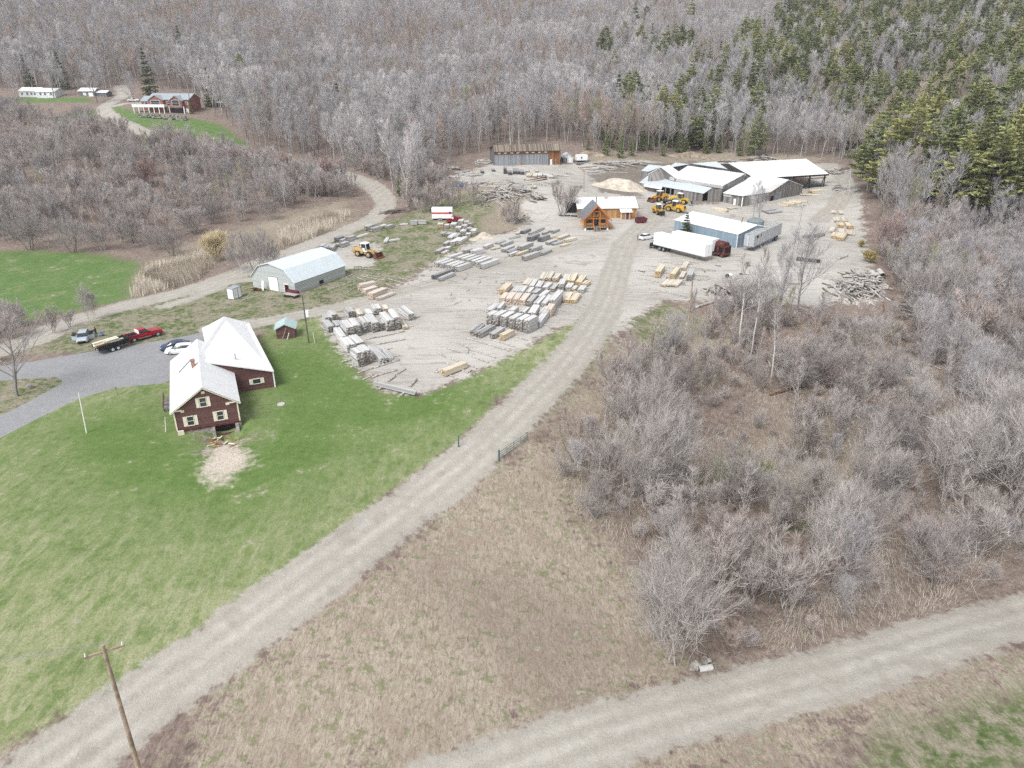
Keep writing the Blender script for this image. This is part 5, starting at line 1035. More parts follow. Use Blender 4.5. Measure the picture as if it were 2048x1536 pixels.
def car(label, paint, cat='car', group=None, hatch=False, open_doors=False, name='parked_car'):
    r = tag(empty(name), label, cat, group); q = MB()
    shell(q, [(-2.25,.78,.35,.80,.70),(-2.1,.86,.25,.98,.76),(-1.3,.89,.22,1.02,.80),(0,.9,.2,.98,.80),(1.0,.9,.2,.94,.78),(1.7,.88,.22,.86,.72),(2.15,.80,.28,.70,.62),(2.28,.70,.35,.60,.55)]); b = q.build('body', M[paint], r)
    q = MB(); shell(q, [(-1.9 if not hatch else -2.1,.74,.96,1.0,.66),(-1.1 if not hatch else -1.75,.77,.98,1.40,.58),(-.2,.78,.98,1.46,.60),(.45,.77,.96,1.40,.57),(1.2,.72,.92,.96,.64)]); q.build('window', M['glass'], r)
    q = MB(); shell(q, [(-1.12 if not hatch else -1.75,.585,1.36,1.425,.56),(-.2,.615,1.42,1.49,.57),(.5,.58,1.36,1.415,.54)]); q.build('roof', M[paint], r)
    for x in (-.35,): 
        for s in (-1,1): q = MB(); q.beam((x,s*.79,.98),(x,s*.62,1.44),.07,.05,(1,0,0)); q.build('pillar', M[paint], r)
    for x in (-1.38,1.38):
        for s in (-1,1): wheel(r, (x,s*.80,.32), .32, .2, side=s)
    for s in (-1,1):
        q = MB(); q.box((2.16,s*.56,.62),(.12,.3,.13)); q.build('headlight', M['lamp_clear'], r); q = MB(); q.box((-2.2,s*.6,.8),(.1,.28,.14)); q.build('tail_light', M['lamp_red'], r)
        q = MB(); q.box((.72,s*.95,.98),(.16,.16,.11)); q.build('mirror', M[paint], r)
    q = MB(); q.box((2.27,0,.42),(.08,1.2,.16)); q.build('grille', M['black'], r)
    if open_doors:
        for s in (-1,1):
            for x in (.75,-.3):
                q = MB(); a = s*1.05; q.box((x-.42*math.cos(a),s*.88+s*.42*abs(math.sin(a)),.62),(.95,.07,.72),rz=-a); d = q.build('door', M[paint], r); q = MB(); q.box((x-.42*math.cos(a),s*.88+s*.42*abs(math.sin(a)),1.18),(.8,.04,.36),rz=-a); q.build('door_window', M['glass'], d)
    return r
def pickup(label, paint, name='pickup_truck'):
    r = tag(empty(name), label, 'truck'); q = MB()
    shell(q, [(.2,.92,.45,1.12,.88),(1.3,.95,.42,1.18,.88),(2.3,.94,.45,1.16,.84),(2.85,.90,.5,1.06,.78)]); q.build('hood', M[paint], r)
    q = MB(); shell(q, [(-1.05,.93,.45,1.2,.90),(.35,.95,.45,1.2,.90)]); q.build('cab', M[paint], r)
    q = MB(); shell(q, [(-1.02,.88,1.2,1.78,.70),(.1,.88,1.2,1.80,.72),(.85,.86,1.16,1.22,.78)]); q.build('window', M['glass'], r)
    q = MB(); shell(q, [(-1.04,.75,1.74,1.84,.70),(.15,.76,1.76,1.86,.70)]); q.build('roof', M[paint if paint != 'red' else 'white_car'] if False else M[paint], r)
    q = MB(); shell(q, [(-1.10,.72,1.2,1.80,.68),(-1.03,.88,1.2,1.82,.72)]); q.build('cab_back', M['white_car'] if paint == 'red' else M[paint], r)
    q = MB(); q.span(-2.9,-1.06,-.95,-.82,.5,1.2); q.span(-2.9,-1.06,.82,.95,.5,1.2); q.span(-2.95,-2.88,-.95,.95,.5,1.2); q.span(-2.88,-1.06,-.82,.82,.55,.66); q.build('bed', M[paint], r)
    q = MB(); q.span(-2.85,-1.1,-.81,.81,.665,.70); q.build('bed_floor', M['black'], r)
    for s in (-1,1):
        q = MB(); q.beam((-.45,s*.9,1.2),(-.45,s*.74,1.78),.08,.05,(1,0,0)); q.build('pillar', M[paint], r)
        q = MB(); q.box((-.3,s*1.0,.46),(2.2,.16,.06)); q.build('running_board', M['steel'], r)
        q = MB(); q.box((.75,s*1.06,1.25),(.12,.2,.22)); q.build('mirror', M['black'], r); q = MB(); q.box((2.84,s*.68,.9),(.08,.26,.2)); q.build('headlight', M['lamp_clear'], r)
    for x in (-2.0,1.95):
        for s in (-1,1): wheel(r, (x,s*.86,.42), .42, .27, side=s)
    q = MB(); q.span(2.86,3.0,-.9,.9,.45,.65); q.build('bumper', M['steel'], r); q = MB(); q.span(-3.05,-2.95,-.9,.9,.45,.6); q.build('rear_bumper', M['black'], r); q = MB(); q.span(2.83,2.9,-.5,.5,.72,1.02); q.build('grille', M['steel'], r)
    return r
def loader(label, paint, cabp='white', group=None, bucket='rust', old=False, attach='bucket'):
    r = tag(empty('wheel_loader'), label, 'loader', group); q = MB()
    shell(q, [(-3.3,.95,1.0,2.0,.85),(-2.6,1.05,.9,2.25,.9),(-.9,1.05,.9,2.3,.9),(-.3,.9,.9,1.7,.8)]); q.build('engine_body', M[paint], r)
    q = MB(); q.span(-3.5,-3.0,-1.1,1.1,.8,1.5); q.build('counterweight', M[paint], r); q = MB(); q.span(-3.36,-3.28,-.7,.7,1.5,2.1); q.build('grille', M['black'], r)
    q = MB(); q.prism([(-.95,2.2),(-.7,1.5),(.65,1.5),(.75,2.1),(.5,3.2),(-.85,3.2)], -.72, .72, 'y'); q.build('cab_glass', M['glass'], r)
    q = MB()
    for x0,x1 in ((-.9,-.83),(.72,.52)):
        for s in (-.72,.72): q.beam((x0,s,1.5),(x1,s,3.2),.12,.12,(0,1,0))
    q.span(-1.0,.8,-.78,.78,1.35,1.62); q.build('cab_frame', M[cabp if old else paint], r)
    q = MB(); q.span(-1.05,.75,-.82,.82,3.2,3.38); q.build('cab_roof', M['white'], r)
    if old: q = MB(); q.span(-.55,.2,-.735,-.72,1.6,2.2); q.build('cab_door', M['white'], r)
    q = MB(); shell(q, [(-.2,.6,.7,1.4,.5),(1.0,.75,.7,1.5,.55),(2.2,.6,.7,1.3,.45)]); q.build('front_frame', M[paint], r)
    for s in (-1,1):
        q = MB(); q.beam((.8,s*.55,1.75),(2.5,s*.6,1.5),.18,.4); q.beam((2.4,s*.6,1.55),(3.3,s*.6,.65),.18,.34); q.build('lift_arm', M[paint], r)
        q = MB(); q.tube((1.0,s*.42,1.2),(2.3,s*.42,1.35),.08,.06,8); q.build('cylinder', M['steel'], r)
        for x in (-1.75,1.5): wheel(r, (x,s*1.0,.78), .78, .55, paint if not old else 'yellow_old', side=s)
        q = MB(); q.prism([(-2.5,1.5),(-2.1,1.72),(-1.3,1.72),(-1.0,1.5)], s*1.0-.3, s*1.0+.3, 'y'); q.build('fender', M[paint], r)
    q = MB(); q.beam((1.6,0,2.0),(2.9,0,1.4),.16,.2); q.build('tilt_link', M[paint], r)
    if attach == 'bucket':
        q = MB(); 
        prof = [(3.2,.15),(4.5,.08),(4.55,.16),(3.4,.28),(3.25,.9),(3.75,1.35),(3.68,1.42),(3.1,1.0)]
        q.prism(prof, -1.35, 1.35, 'y'); q.prism([(3.2,.15),(4.4,.1),(3.75,1.35),(3.2,.95)], -1.37, -1.3, 'y'); q.prism([(3.2,.15),(4.4,.1),(3.75,1.35),(3.2,.95)], 1.3, 1.37, 'y'); q.build('bucket', M[bucket], r)
    else:
        q = MB(); q.span(3.2,3.4,-1.1,1.1,.3,1.6)
        for s in (-.6,.6): q.span(3.4,4.8,s-.08,s+.08,.3,.4)
        q.build('fork', M['black'], r)
    q = MB(); q.tube((-2.0,.3,2.2),(-2.0,.3,2.9),.07,.07,8); q.build('exhaust', M['black'], r)
    return r
place(loader('faded yellow wheel loader with white cab on the grass right of the gambrel barn', 'yellow_old', 'white', None, 'rust', True), (733,513), (762,517))
lg = 'yellow loaders parked by the sawmill'
L1 = place(loader('orange yellow wheel loader with raised bucket nearest the sawmill wall', 'orange_new', group=lg, bucket='rust'), (1318,402), (1297,405))
L2 = place(loader('bright yellow wheel loader with steel bucket at the right of the loader group', 'yellow_new', group=lg, bucket='steel'), (1360,407), (1382,410))
L3 = place(loader('yellow wheel loader seen from its black grille, front right of the loader group', 'yellow', group=lg, attach='fork'), (1348,423), (1320,418))
L4 = place(loader('small yellow loader with dark boom, front left of the loader group', 'yellow', group=lg, attach='fork'), (1316,428), (1330,436)); L4.scale = (.82,.82,.9)
bk = tag(empty('black_truck', tuple(G(1340,407)), .3), 'low black flatbed truck between the yellow loaders', 'truck'); q = MB(); q.span(-2.6,1.2,-1.1,1.1,.9,1.1); q.build('bed', M['black'], bk); q = MB(); shell(q,[(1.3,.95,.5,1.9,.8),(2.5,.95,.5,1.9,.75),(3.4,.9,.5,1.3,.7)]); q.build('cab', M['tarp'], bk)
for x in (-1.7,2.4):
    for s in (-1,1): wheel(bk, (x,s*.9,.45), .45, .3, side=s)
place(pickup('red pickup truck with white cab back towing the black dump trailer', 'red'), (289,676), (318,668.5))
# dump trailer
dt = tag(empty('dump_trailer'), 'black gooseneck dump trailer behind the red pickup on the drive', 'trailer'); q = MB()
q.span(-2.6,2.3,-1.0,1.0,.78,.86); 
for s in (-1,1): q.span(-2.6,2.3,s*1.0-.04,s*1.0+.04,.8,1.5); 
for s in (-1,1):
    for k in range(8): q.span(-2.5+.66*k,-2.42+.66*k,s*1.06-.04,s*1.06+.04,.72,1.5)
q.span(2.26,2.34,-1.0,1.0,.8,1.75); q.span(-2.66,-2.58,-1.0,1.0,.8,1.25); q.build('box', M['black'], dt)
q = MB(); q.beam((2.3,-.4,.7),(3.3,-.3,1.7),.16,.2,(0,1,0)); q.beam((2.3,.4,.7),(3.3,.3,1.7),.16,.2,(0,1,0)); q.beam((3.25,0,1.7),(4.3,0,1.45),.22,.22,(0,1,0)); q.build('gooseneck', M['black'], dt)
q = MB()
for s in (-1,1): q.span(-2.5,2.4,s*.5-.07,s*.5+.07,.55,.75)
q.build('chassis', M['black'], dt)
for x in (-.55,.35):
    for s in (-1,1): wheel(dt, (x,s*.98,.38), .38, .24, 'white', side=s)
q = MB()
for s in (-1,1):
    for k in range(3): q.span(-2.69,-2.65,s*(.25+.22*k)-.07,s*(.25+.22*k)+.07,.92,.98)
q.build('reflector_strip', M['plastic_white'], dt)
place(dt, (226,699), (262,688))
for i in range(9):
    q = MB(); L_ = random.uniform(2.2,4.2); q.box((0,0,0),(L_,random.uniform(.25,.6),random.uniform(.12,.28)), ry=random.uniform(-.03,.03)); o = q.build('load_board', M['cream' if i % 3 else 'pine_boards'])
    R = dt.matrix_basis; o.location = R @ Vector((random.uniform(-.8,.4), random.uniform(-.65,.65), 1.0+.09*i)); o.rotation_euler = (0,0,dt.rotation_euler.z+random.uniform(-.07,.07)); tag(o, 'cream or tan board lying in the black dump trailer', 'board', 'boards in the dump trailer')
place(car('silver blue car with its doors open on the grass verge', 'silver_car', open_doors=True, hatch=True), (168,680), (164,690))
place(car('navy blue saloon parked behind the farmhouse roof edge', 'blue_car'), (352,698), (326,701)); place(car('white car half hidden by the farmhouse roof next to the navy saloon', 'white_car', hatch=True), (362,705), (336,707))
place(car('white saloon parked at the front end of the white trailers', 'white_car'), (1292,478), (1312,474))
place(pickup('white pickup parked left of the brick house', 'white_car'), (268,203), (285,202.5))
# semi trailers
def semi(label, L, skin, top, group=None, name='semi_trailer'):
    r = tag(empty(name), label, 'trailer', group); q = MB(); q.span(0,L,-1.28,1.28,1.15,3.95); q.build('box', M[skin], r); q = MB(); q.span(-.02,L+.02,-1.3,1.3,3.95,4.03); q.build('roof', M[top], r)
    q = MB(); q.span(.2,L-.2,-.5,.5,.85,1.15); q.span(-.05,L+.05,-1.31,-1.27,1.1,1.28); q.span(-.05,L+.05,1.27,1.31,1.1,1.28); q.build('chassis', M['steel'], r)
    for x in (L-2.2,L-3.4):
        for s in (-1,1): wheel(r, (x,s*1.0,.5), .5, .45, 'steel', side=s)
    for s in (-1,1): q = MB(); q.span(2.6,2.75,s*.7-.08,s*.7+.08,0,1.15); q.build('landing_leg', M['steel'], r)
    for s in (-1,1):
        q = MB(); q.span(-.05,-.005,.03 if s > 0 else -1.22,1.22 if s > 0 else -.03,1.25,3.85); q.build('rear_door', M[skin], r)
        q = MB(); q.span(-.06,-.02,s*.95-.12,s*.95+.12,1.12,1.24); q.build('tail_light', M['lamp_red'], r)
    return r
def put(o, a, b, h=0):       # rear corner pixel -> front corner pixel at height h
    p = GH(*a, h); q_ = GH(*b, h); o.location = (p[0],p[1],Hs(p[0],p[1])); o.rotation_euler = (0,0,math.atan2(q_[1]-p[1],q_[0]-p[0])); return float(np.hypot(q_[0]-p[0],q_[1]-p[1]))
a_, b_ = GH(1419,489,4.0), GH(1315.5,465.5,4.0); LT = float(np.hypot(*(b_-a_)[:2]))
s1 = semi('long white semi trailer facing the timber cabin, front of the pair', min(LT,17), 'trailer', 'white'); put(s1, (1419,489), (1315.5,465.5), 4.0)
s2 = semi('white semi trailer half hidden between the front trailer and the blue warehouse', min(LT,17)*.75, 'trailer', 'white'); put(s2, (1432,478.5), (1357,464), 4.0)
a_, b_ = GH(1500,470,4.0), GH(1555,447.5,4.0); s3 = semi('dull silver semi trailer right of the blue warehouse', float(np.hypot(*(b_-a_)[:2])), 'silver', 'silver_top'); put(s3, (1500,470), (1555,447.5), 4.0)
LS = float(np.hypot(*(b_-a_)[:2]))
for x in (1.6,2.1,2.6,4.6): q = MB(); q.span(x-.17,x+.17,-1.34,-1.27,3.1,3.65); q.build('window', M['dark'], s3)
# black tractor under the front of the first trailer
tr = tag(empty('truck_tractor'), 'worn black truck tractor coupled to the white semi trailer', 'truck'); q = MB(); shell(q,[(-1.0,.9,.8,2.9,.8),(.9,1.0,.8,2.95,.8),(1.1,.95,.8,2.0,.8),(2.6,.85,.8,1.75,.7)]); q.build('cab', M['black'], tr); q = MB(); q.span(-4.5,2.4,-.45,.45,.6,.95); q.build('chassis', M['black'], tr); q = MB(); q.span(.95,1.08,-.75,.75,2.05,2.75); q.build('windscreen', M['glass'], tr)
for x in (-3.8,-2.6,1.9):
    for s in (-1,1): wheel(tr, (x,s*.98,.5), .5, .4, 'steel', side=s)
Rm = Matrix.Rotation(s1.rotation_euler.z, 3, 'Z'); v = Rm @ Vector((min(LT,17)+.3-.2,0,0)); tr.location = Vector(s1.location)+v; tr.location.z = Hs(tr.location.x, tr.location.y); tr.rotation_euler.z = s1.rotation_euler.z; tr.scale = (.62,.9,.72)
# old maroon truck body behind the trailer
rt = tag(empty('wrecked_truck', tuple(G(1441,512)), s1.rotation_euler.z+math.pi), 'old maroon truck body with rounded roof and dark openings right of the white trailer', 'truck'); q = MB(); q.span(-1.9,1.9,-1.2,1.2,.5,2.7); q.build('body', M['dullred'], rt)
q = MB(); n_ = 10; q.prism([(1.2*math.cos(math.pi*k/n_), 2.7+.95*math.sin(math.pi*k/n_)) for k in range(n_+1)], -1.4, 1.4, 'x'); q.build('round_roof', M['dullred'], rt)
for s in (-1,1): 
    for x in (-1.0,.75): q = MB(); q.span(x-.55,x+.55,s*1.22-.02,s*1.22+.02,1.1,2.4); q.build('opening', M['dark'], rt)
for x_ in (-1.92,1.92): q = MB(); q.span(x_-.02,x_+.02,-.9,.9,1.2,2.4); q.build('end_opening', M['dark'], rt)
for x in (-1.2,1.2):
    for s in (-1,1): wheel(rt, (x,s*1.0,.45), .45, .35, 'rust', side=s)
# red striped camper + small red pickup nose
fr = ground_frame((864,441),(905,441)); cp = fr.root('striped_camper', 'boxy white camper with a red stripe at the top of the stack row', 'camper'); W = fr.W
q = MB(); q.prism([(0,.6),(0,2.9),(.5,3.5),(2.4,3.5),(2.4,.6)], 0, W, 'x'); q.build('body', M['white'], cp); q = MB(); q.span(-.02,W+.02,-.04,.02,1.9,2.35); q.build('stripe', M['red_stripe'], cp); q = MB(); q.span(W*.84,W*.95,-.05,.02,1.9,2.5); q.build('window', M['glass'], cp); q = MB(); q.span(.3,W-.3,.2,2.2,.3,.6); q.build('chassis', M['black'], cp)
for x in (W*.35,W*.45): 
    for y in (.0,2.4): wheel(cp, (x,y,.38), .38, .22, side=-1 if y < 1 else 1)
rp = pickup('red and white pickup at the right end of the striped camper', 'red'); place(rp, (909,443), (916,441)); rp.scale = (.8,.8,.85)
# dumpster, barrels, small things
fr = ground_frame((1274,447),(1289,446.5)); dp = fr.root('dumpster', 'maroon steel dumpster before the right end of the board shed', 'dumpster')
q = MB(); Wd = fr.W; q.prism([(0,.15),(Wd,.15),(Wd+.6,1.5),(0,1.5)], 0, .06, 'y'); q.prism([(0,.15),(Wd,.15),(Wd+.6,1.5),(0,1.5)], 1.7, 1.76, 'y'); q.span(0,.06,.06,1.7,.15,1.5); q.span(0,Wd,.06,1.7,.15,.2); q.beam((Wd,.88,.15),(Wd+.6,.88,1.5),1.64,.06,(0,1,0)) ; q.build('bin', M['maroon_steel'], dp)
for x in (.3,.9,1.5): q = MB(); q.span(x-.04,x+.04,-.05,.0,.15,1.5); q.build('rib', M['maroon_steel'], dp)
bl = tag(empty('barrel', tuple(G(1457,554)), .5), 'white and black barrel lying on the gravel right of the bunks', 'barrel'); q = MB(); q.tube((-.2,0,.38),(.75,0,.38),.38,.38,14); q.build('drum', M['white'], bl); q = MB(); q.tube((-.65,0,.38),(-.2,0,.38),.385,.385,14); q.build('base', M['black'], bl)
for i, (px, s_, n_, l_) in enumerate((((1482,549),.4,'tyre','worn black tyre on the gravel right of the lying barrel'),((1495,532),.55,'scrap_box','small rusty box behind the worn tyre'))):
    q = MB()
    if i == 0:
        for k in range(14): a0, a1 = 2*math.pi*k/14, 2*math.pi*(k+1)/14; q.tube((.34*math.cos(a0),.34*math.sin(a0),.14),(.34*math.cos(a1),.34*math.sin(a1),.14),.14,.14,8,False)
    else: q.span(-.4,.4,-.4,.4,0,.12); q.span(-.4,-.34,-.4,.4,.12,.8); q.span(.34,.4,-.4,.4,.12,.8); q.span(-.34,.34,.34,.4,.12,.8)
    o = q.build(n_, M['rubber' if i == 0 else 'rust']); o.location = G(*px); tag(o, l_, 'scrap')
q = MB()
for k in range(9): a = k*.7; q.box((.8*math.cos(a)*random.random(), .6*math.sin(a)*random.random(), .25*random.random()+.2), (random.uniform(.6,1.1),random.uniform(.5,.8),random.uniform(.4,.7)), rz=a)
o = q.build('rock', M['stone']); o.location = G(58,777); o.scale = (.5,.5,.7); tag(o, 'grey boulder on the island of grass inside the drive', 'rock')
q = MB(); q.tube((0,0,-.1),(0,0,.12),.55,.5,16); o = q.build('well_cover', M['concrete']); o.location = G(562,809); tag(o, 'round grey concrete cover in the lawn right of the farmhouse', 'cover')
cu = tag(empty('culvert', tuple(G(1397,1341)), .4), 'pale culvert pipe end at the edge of the lower road', 'pipe'); q = MB(); q.tube((0,0,.1),(1.2,-.2,.05),.28,.28,14,False); q.tube((1.2,-.2,.05),(0,0,.1),.22,.22,14,False); q.build('pipe', M['concrete'], cu); q = MB()
for k in range(8): q.box((random.uniform(-.6,1.4),random.uniform(.2,.8),.05),(.5,.4,.3),rz=k,rx=.3*k)
tag(q.build('stones', M['stone'], cu))
for i, (px, nm, lb) in enumerate((((650,604),'saw_horse','dark wooden saw horse on the gravel left of the pink lumber'),((716,540),'log_rack','small rack of short logs on the dry grass'))):
    t_ = tag(empty(nm, tuple(G(*px)), .15), lb, 'rack'); q = MB(); q.box((0,0,.75),(1.9,.25,.14)); q.build('top', M['log_dark'], t_)
    for x in (-.8,.8):
        for y in (-.3,.3): q = MB(); q.beam((x,y*1.3,0),(x,y*.3,.7),.09,.09,(1,0,0)); q.build('leg', M['log_dark'], t_)
# ------------------------------------------------------------------ poles, wires, gate
def pole(name, base, top, r, mat, label, cat='utility pole', arms=(), rt=None):
    b = G(*base); d = ray(*top); t = b[1]/d[1]; tp = np.array([d[0]*t, d[1]*t, CAMZ+d[2]*t]); r_ = tag(empty(name, tuple(b)), label, cat)
    v = Vector(tp-b); q = MB(); q.tube((0,0,-.6), v, r, rt or r*.7, 10); q.build('shaft', M[mat], r_)
    for k, w in arms: q = MB(); p = v*k; q.box((p.x,p.y,p.z),(w,.12,.14),rz=.5); a = q.build('crossarm', M[mat], r_); 
    for k, w in arms:
        for s in (-.45,0,.45): q = MB(); p = v*k; q.tube((p.x+s*w*math.cos(.5),p.y+s*w*math.sin(.5),p.z+.06),(p.x+s*w*math.cos(.5),p.y+s*w*math.sin(.5),p.z+.28),.05,.04,6); q.build('insulator', M['plastic_white'], r_)
    return r_, tp
pA, tA = pole('utility_pole', (290,1580), (205,1290), .16, 'pole', 'orange brown utility pole at the lower edge beside the dirt road', arms=((.96,2.2),))
pB, tB = pole('utility_pole', (1372,692), (1385,562), .17, 'pole', 'straight tan utility pole between the dirt road and the ravine')
pC, tC = pole('utility_pole', (1556,622), (1606,408), .24, 'pole_pale', 'tall pale leaning utility pole before the sawmill', arms=((.985,2.4),), rt=.2)
pD, tD = pole('utility_pole', (618,686), (604,590), .13, 'log_dark', 'dark utility pole with meter box beside the small maroon shed')
q = MB(); q.box((.35,-.1,5.2),(.45,.4,1.0)); q.build('transformer', M['white'], pD)
o, _ = pole('short_post', (630,686), (626,665), .06, 'cream', 'short pale post right of the dark utility pole', 'post')
o, _ = pole('flag_pole', (172.5,866), (157,786), .07, 'white', 'slim white flag pole on the lawn left of the farmhouse', 'flag pole', rt=.05)
o, _ = pole('lawn_post', (330,864), (330,834), .05, 'white', 'short white post at the left wall of the farmhouse', 'post')
o, _ = pole('drive_lamp', (234,790), (233,776), .05, 'steel', 'small grey lamp post at the edge of the paved drive', 'lamp'); q = MB(); q.tube((0,0,.95),(0,0,1.25),.1,.16,8); q.build('lamp_head', M['steel'], o)
o, tE = pole('utility_pole', (1698,393), (1702,338), .16, 'pole_pale', 'grey utility pole at the forest edge right of the sawmill', arms=((.9,1.6),))
o, tF = pole('utility_pole', (1168,384), (1168,340), .14, 'pole', 'thin utility pole on the terrace behind the cabin', arms=((.95,1.4),))
o, _ = pole('utility_pole', (44,380), (41,354), .16, 'pole_pale', 'pale utility pole among the bare shrubs at far left', arms=((.93,1.6),))
o, _ = pole('white_stake', (800,357), (799,322), .12, 'white', 'white marker stake at the forest edge left of the terrace', 'stake')
def wire(p, q_, sag, label, group, r=.005):
    p, q_ = Vector(p), Vector(q_); m = MB(); n = 14; pts = [p.lerp(q_, i/n)-Vector((0,0,4*sag*(i/n)*(1-i/n))) for i in range(n+1)]
    for i in range(n): m.tube(pts[i]-p, pts[i+1]-p, r, r, 4, False)
    o = m.build('power_line', M['wire']); o.location = p; return tag(o, label, 'wire', group)
for k in (-.9,0,.9):
    wire(tA+np.array([k,.5*k,0]), tB+np.array([k*.5,0,-.3]), 1.0, 'thin power line over the dry slope between the lower pole and the tan pole', 'lower power lines')
    wire(tB+np.array([k*.5,0,-.3]), tC+np.array([k,.5*k,0]), .7, 'thin power line between the tan pole and the tall leaning pole', 'middle power lines')
    wire(tA+np.array([k,.5*k,0]), tA+np.array([-46+k,-6,-1.5]), .6, 'thin power line leaving the lower pole to the left', 'left power lines', .012)
gt = tag(empty('metal_gate'), 'open green tube gate on the right side of the dirt road', 'gate'); a, b = Vector(G(998,922)), Vector(G(1056,880)); gt.location = a; d = b-a; Lg = math.hypot(d.x,d.y); gt.rotation_euler = (0,0,math.atan2(d.y,d.x))
q = MB()
for k in range(4): z = .25+.3*k; q.tube((.1,0,z),(Lg-.1,0,z+d.z*.8),.03,.03,6)
for k in range(5): x = .1+(Lg-.2)*k/4; q.tube((x,0,.25+d.z*.8*k/4),(x,0,1.15+d.z*.8*k/4),.025,.025,6)
q.build('leaf', M['green_gate'], gt)
q = MB(); q.tube((0,0,-.3),(0,0,1.5),.1,.1,8); q.build('gate_post', M['green_gate'], gt)
o, _ = pole('gate_post', (917,894), (917,872), .09, 'green_gate', 'green gate post on the left side of the dirt road', 'post')
# ------------------------------------------------------------------ people
def person(label, px, rz, top, legs, h=1.75, arm=0.0):
    joints = {'pelvis':(0,0,.95,.15),'chest':(.02,0,1.3,.17),'neck':(.03,0,1.5,.065),'head':(.05,0,1.63,.10),'crown':(.05,0,1.74,.075),
     'hl':(0,.10,.9,.10),'kl':(.06,.12,.5,.07),'al':(0,.13,.08,.05),'tl':(.16,.14,.04,.04),'hr':(0,-.10,.9,.10),'kr':(-.02,-.12,.5,.07),'ar':(-.10,-.13,.08,.05),'tr':(.06,-.14,.04,.04),
     'sl':(.02,.19,1.42,.075),'el':(.05,.27,1.15,.05),'wl':(.2,.25,.95,.035),'fl':(.27,.24,.88,.03),'sr':(.02,-.19,1.42,.075),'er':(.05,-.27,1.15,.05),'wr':(.2+arm,-.25,.97,.035),'fr':(.27+arm,-.24,.92,.03)}
    E = [('pelvis','chest'),('chest','neck'),('neck','head'),('head','crown'),('pelvis','hl'),('hl','kl'),('kl','al'),('al','tl'),('pelvis','hr'),('hr','kr'),('kr','ar'),('ar','tr'),('chest','sl'),('sl','el'),('el','wl'),('wl','fl'),('chest','sr'),('sr','er'),('er','wr'),('wr','fr')]
    nm = list(joints); me = bpy.data.meshes.new('person'); me.from_pydata([joints[n][:3] for n in nm], [(nm.index(a), nm.index(b)) for a, b in E], [])
    o = bpy.data.objects.new('person', me); COL.objects.link(o); bm = bmesh.new(); bm.from_mesh(me); sk = bm.verts.layers.skin.verify()
    for v, n in zip(bm.verts, nm): v[sk].radius = (joints[n][3],)*2; v[sk].use_root = n == 'pelvis'
    bm.to_mesh(me); bm.free(); o.modifiers.new('skin','SKIN'); s = o.modifiers.new('sub','SUBSURF'); s.levels = s.render_levels = 2
    dg = bpy.context.evaluated_depsgraph_get(); ne = bpy.data.meshes.new_from_object(o.evaluated_get(dg)); o.modifiers.clear(); o.data = ne
    ne.materials.clear()
    for m in (legs, top, 'skin', 'black'): ne.materials.append(M[m])
    for p in ne.polygons:
        z = p.center.z; y = abs(p.center.y); p.use_smooth = True; p.material_index = 3 if z < .1 else 0 if z < .93 and not (y > .19 and z > .6) else 2 if (z > 1.5 or (y > .19 and z < 1.0)) else 1
    tag(o, label, 'person'); o.location = G(*px); o.rotation_euler.z = rz; o.scale = (h/1.78,)*3
    q = MB()
    for j in range(4):
        r0, r1 = [.115,.112,.09,.05][j], [.112,.09,.05,.0][j]; q.tube((.035,0,1.66+.045*j),(.03,0,1.66+.045*(j+1)),r0,r1+.001,12,j == 3)
    q.build('hair', M['black'], o, smooth=True)
    return o
person('person in dark jacket and trousers standing beside the open silver car', (193.5,673), 3.0, 'cloth_dark', 'cloth_dark', arm=.06)
person('person in grey clothes standing at the tail of the white saloon', (1275,481), .3, 'cloth_grey', 'cloth_dark')
q = MB(); 
for k in range(7): q.box((random.uniform(-.25,.25),random.uniform(-.25,.25),.15+.1*k),(.55-.05*k,.5-.05*k,.22),rz=k*.5,rx=.2*k)
o = q.build('blue_bag', M['cloth_blue']); o.location = G(203,672); tag(o, 'pale blue bag heap on the grass right of the standing person', 'bag')
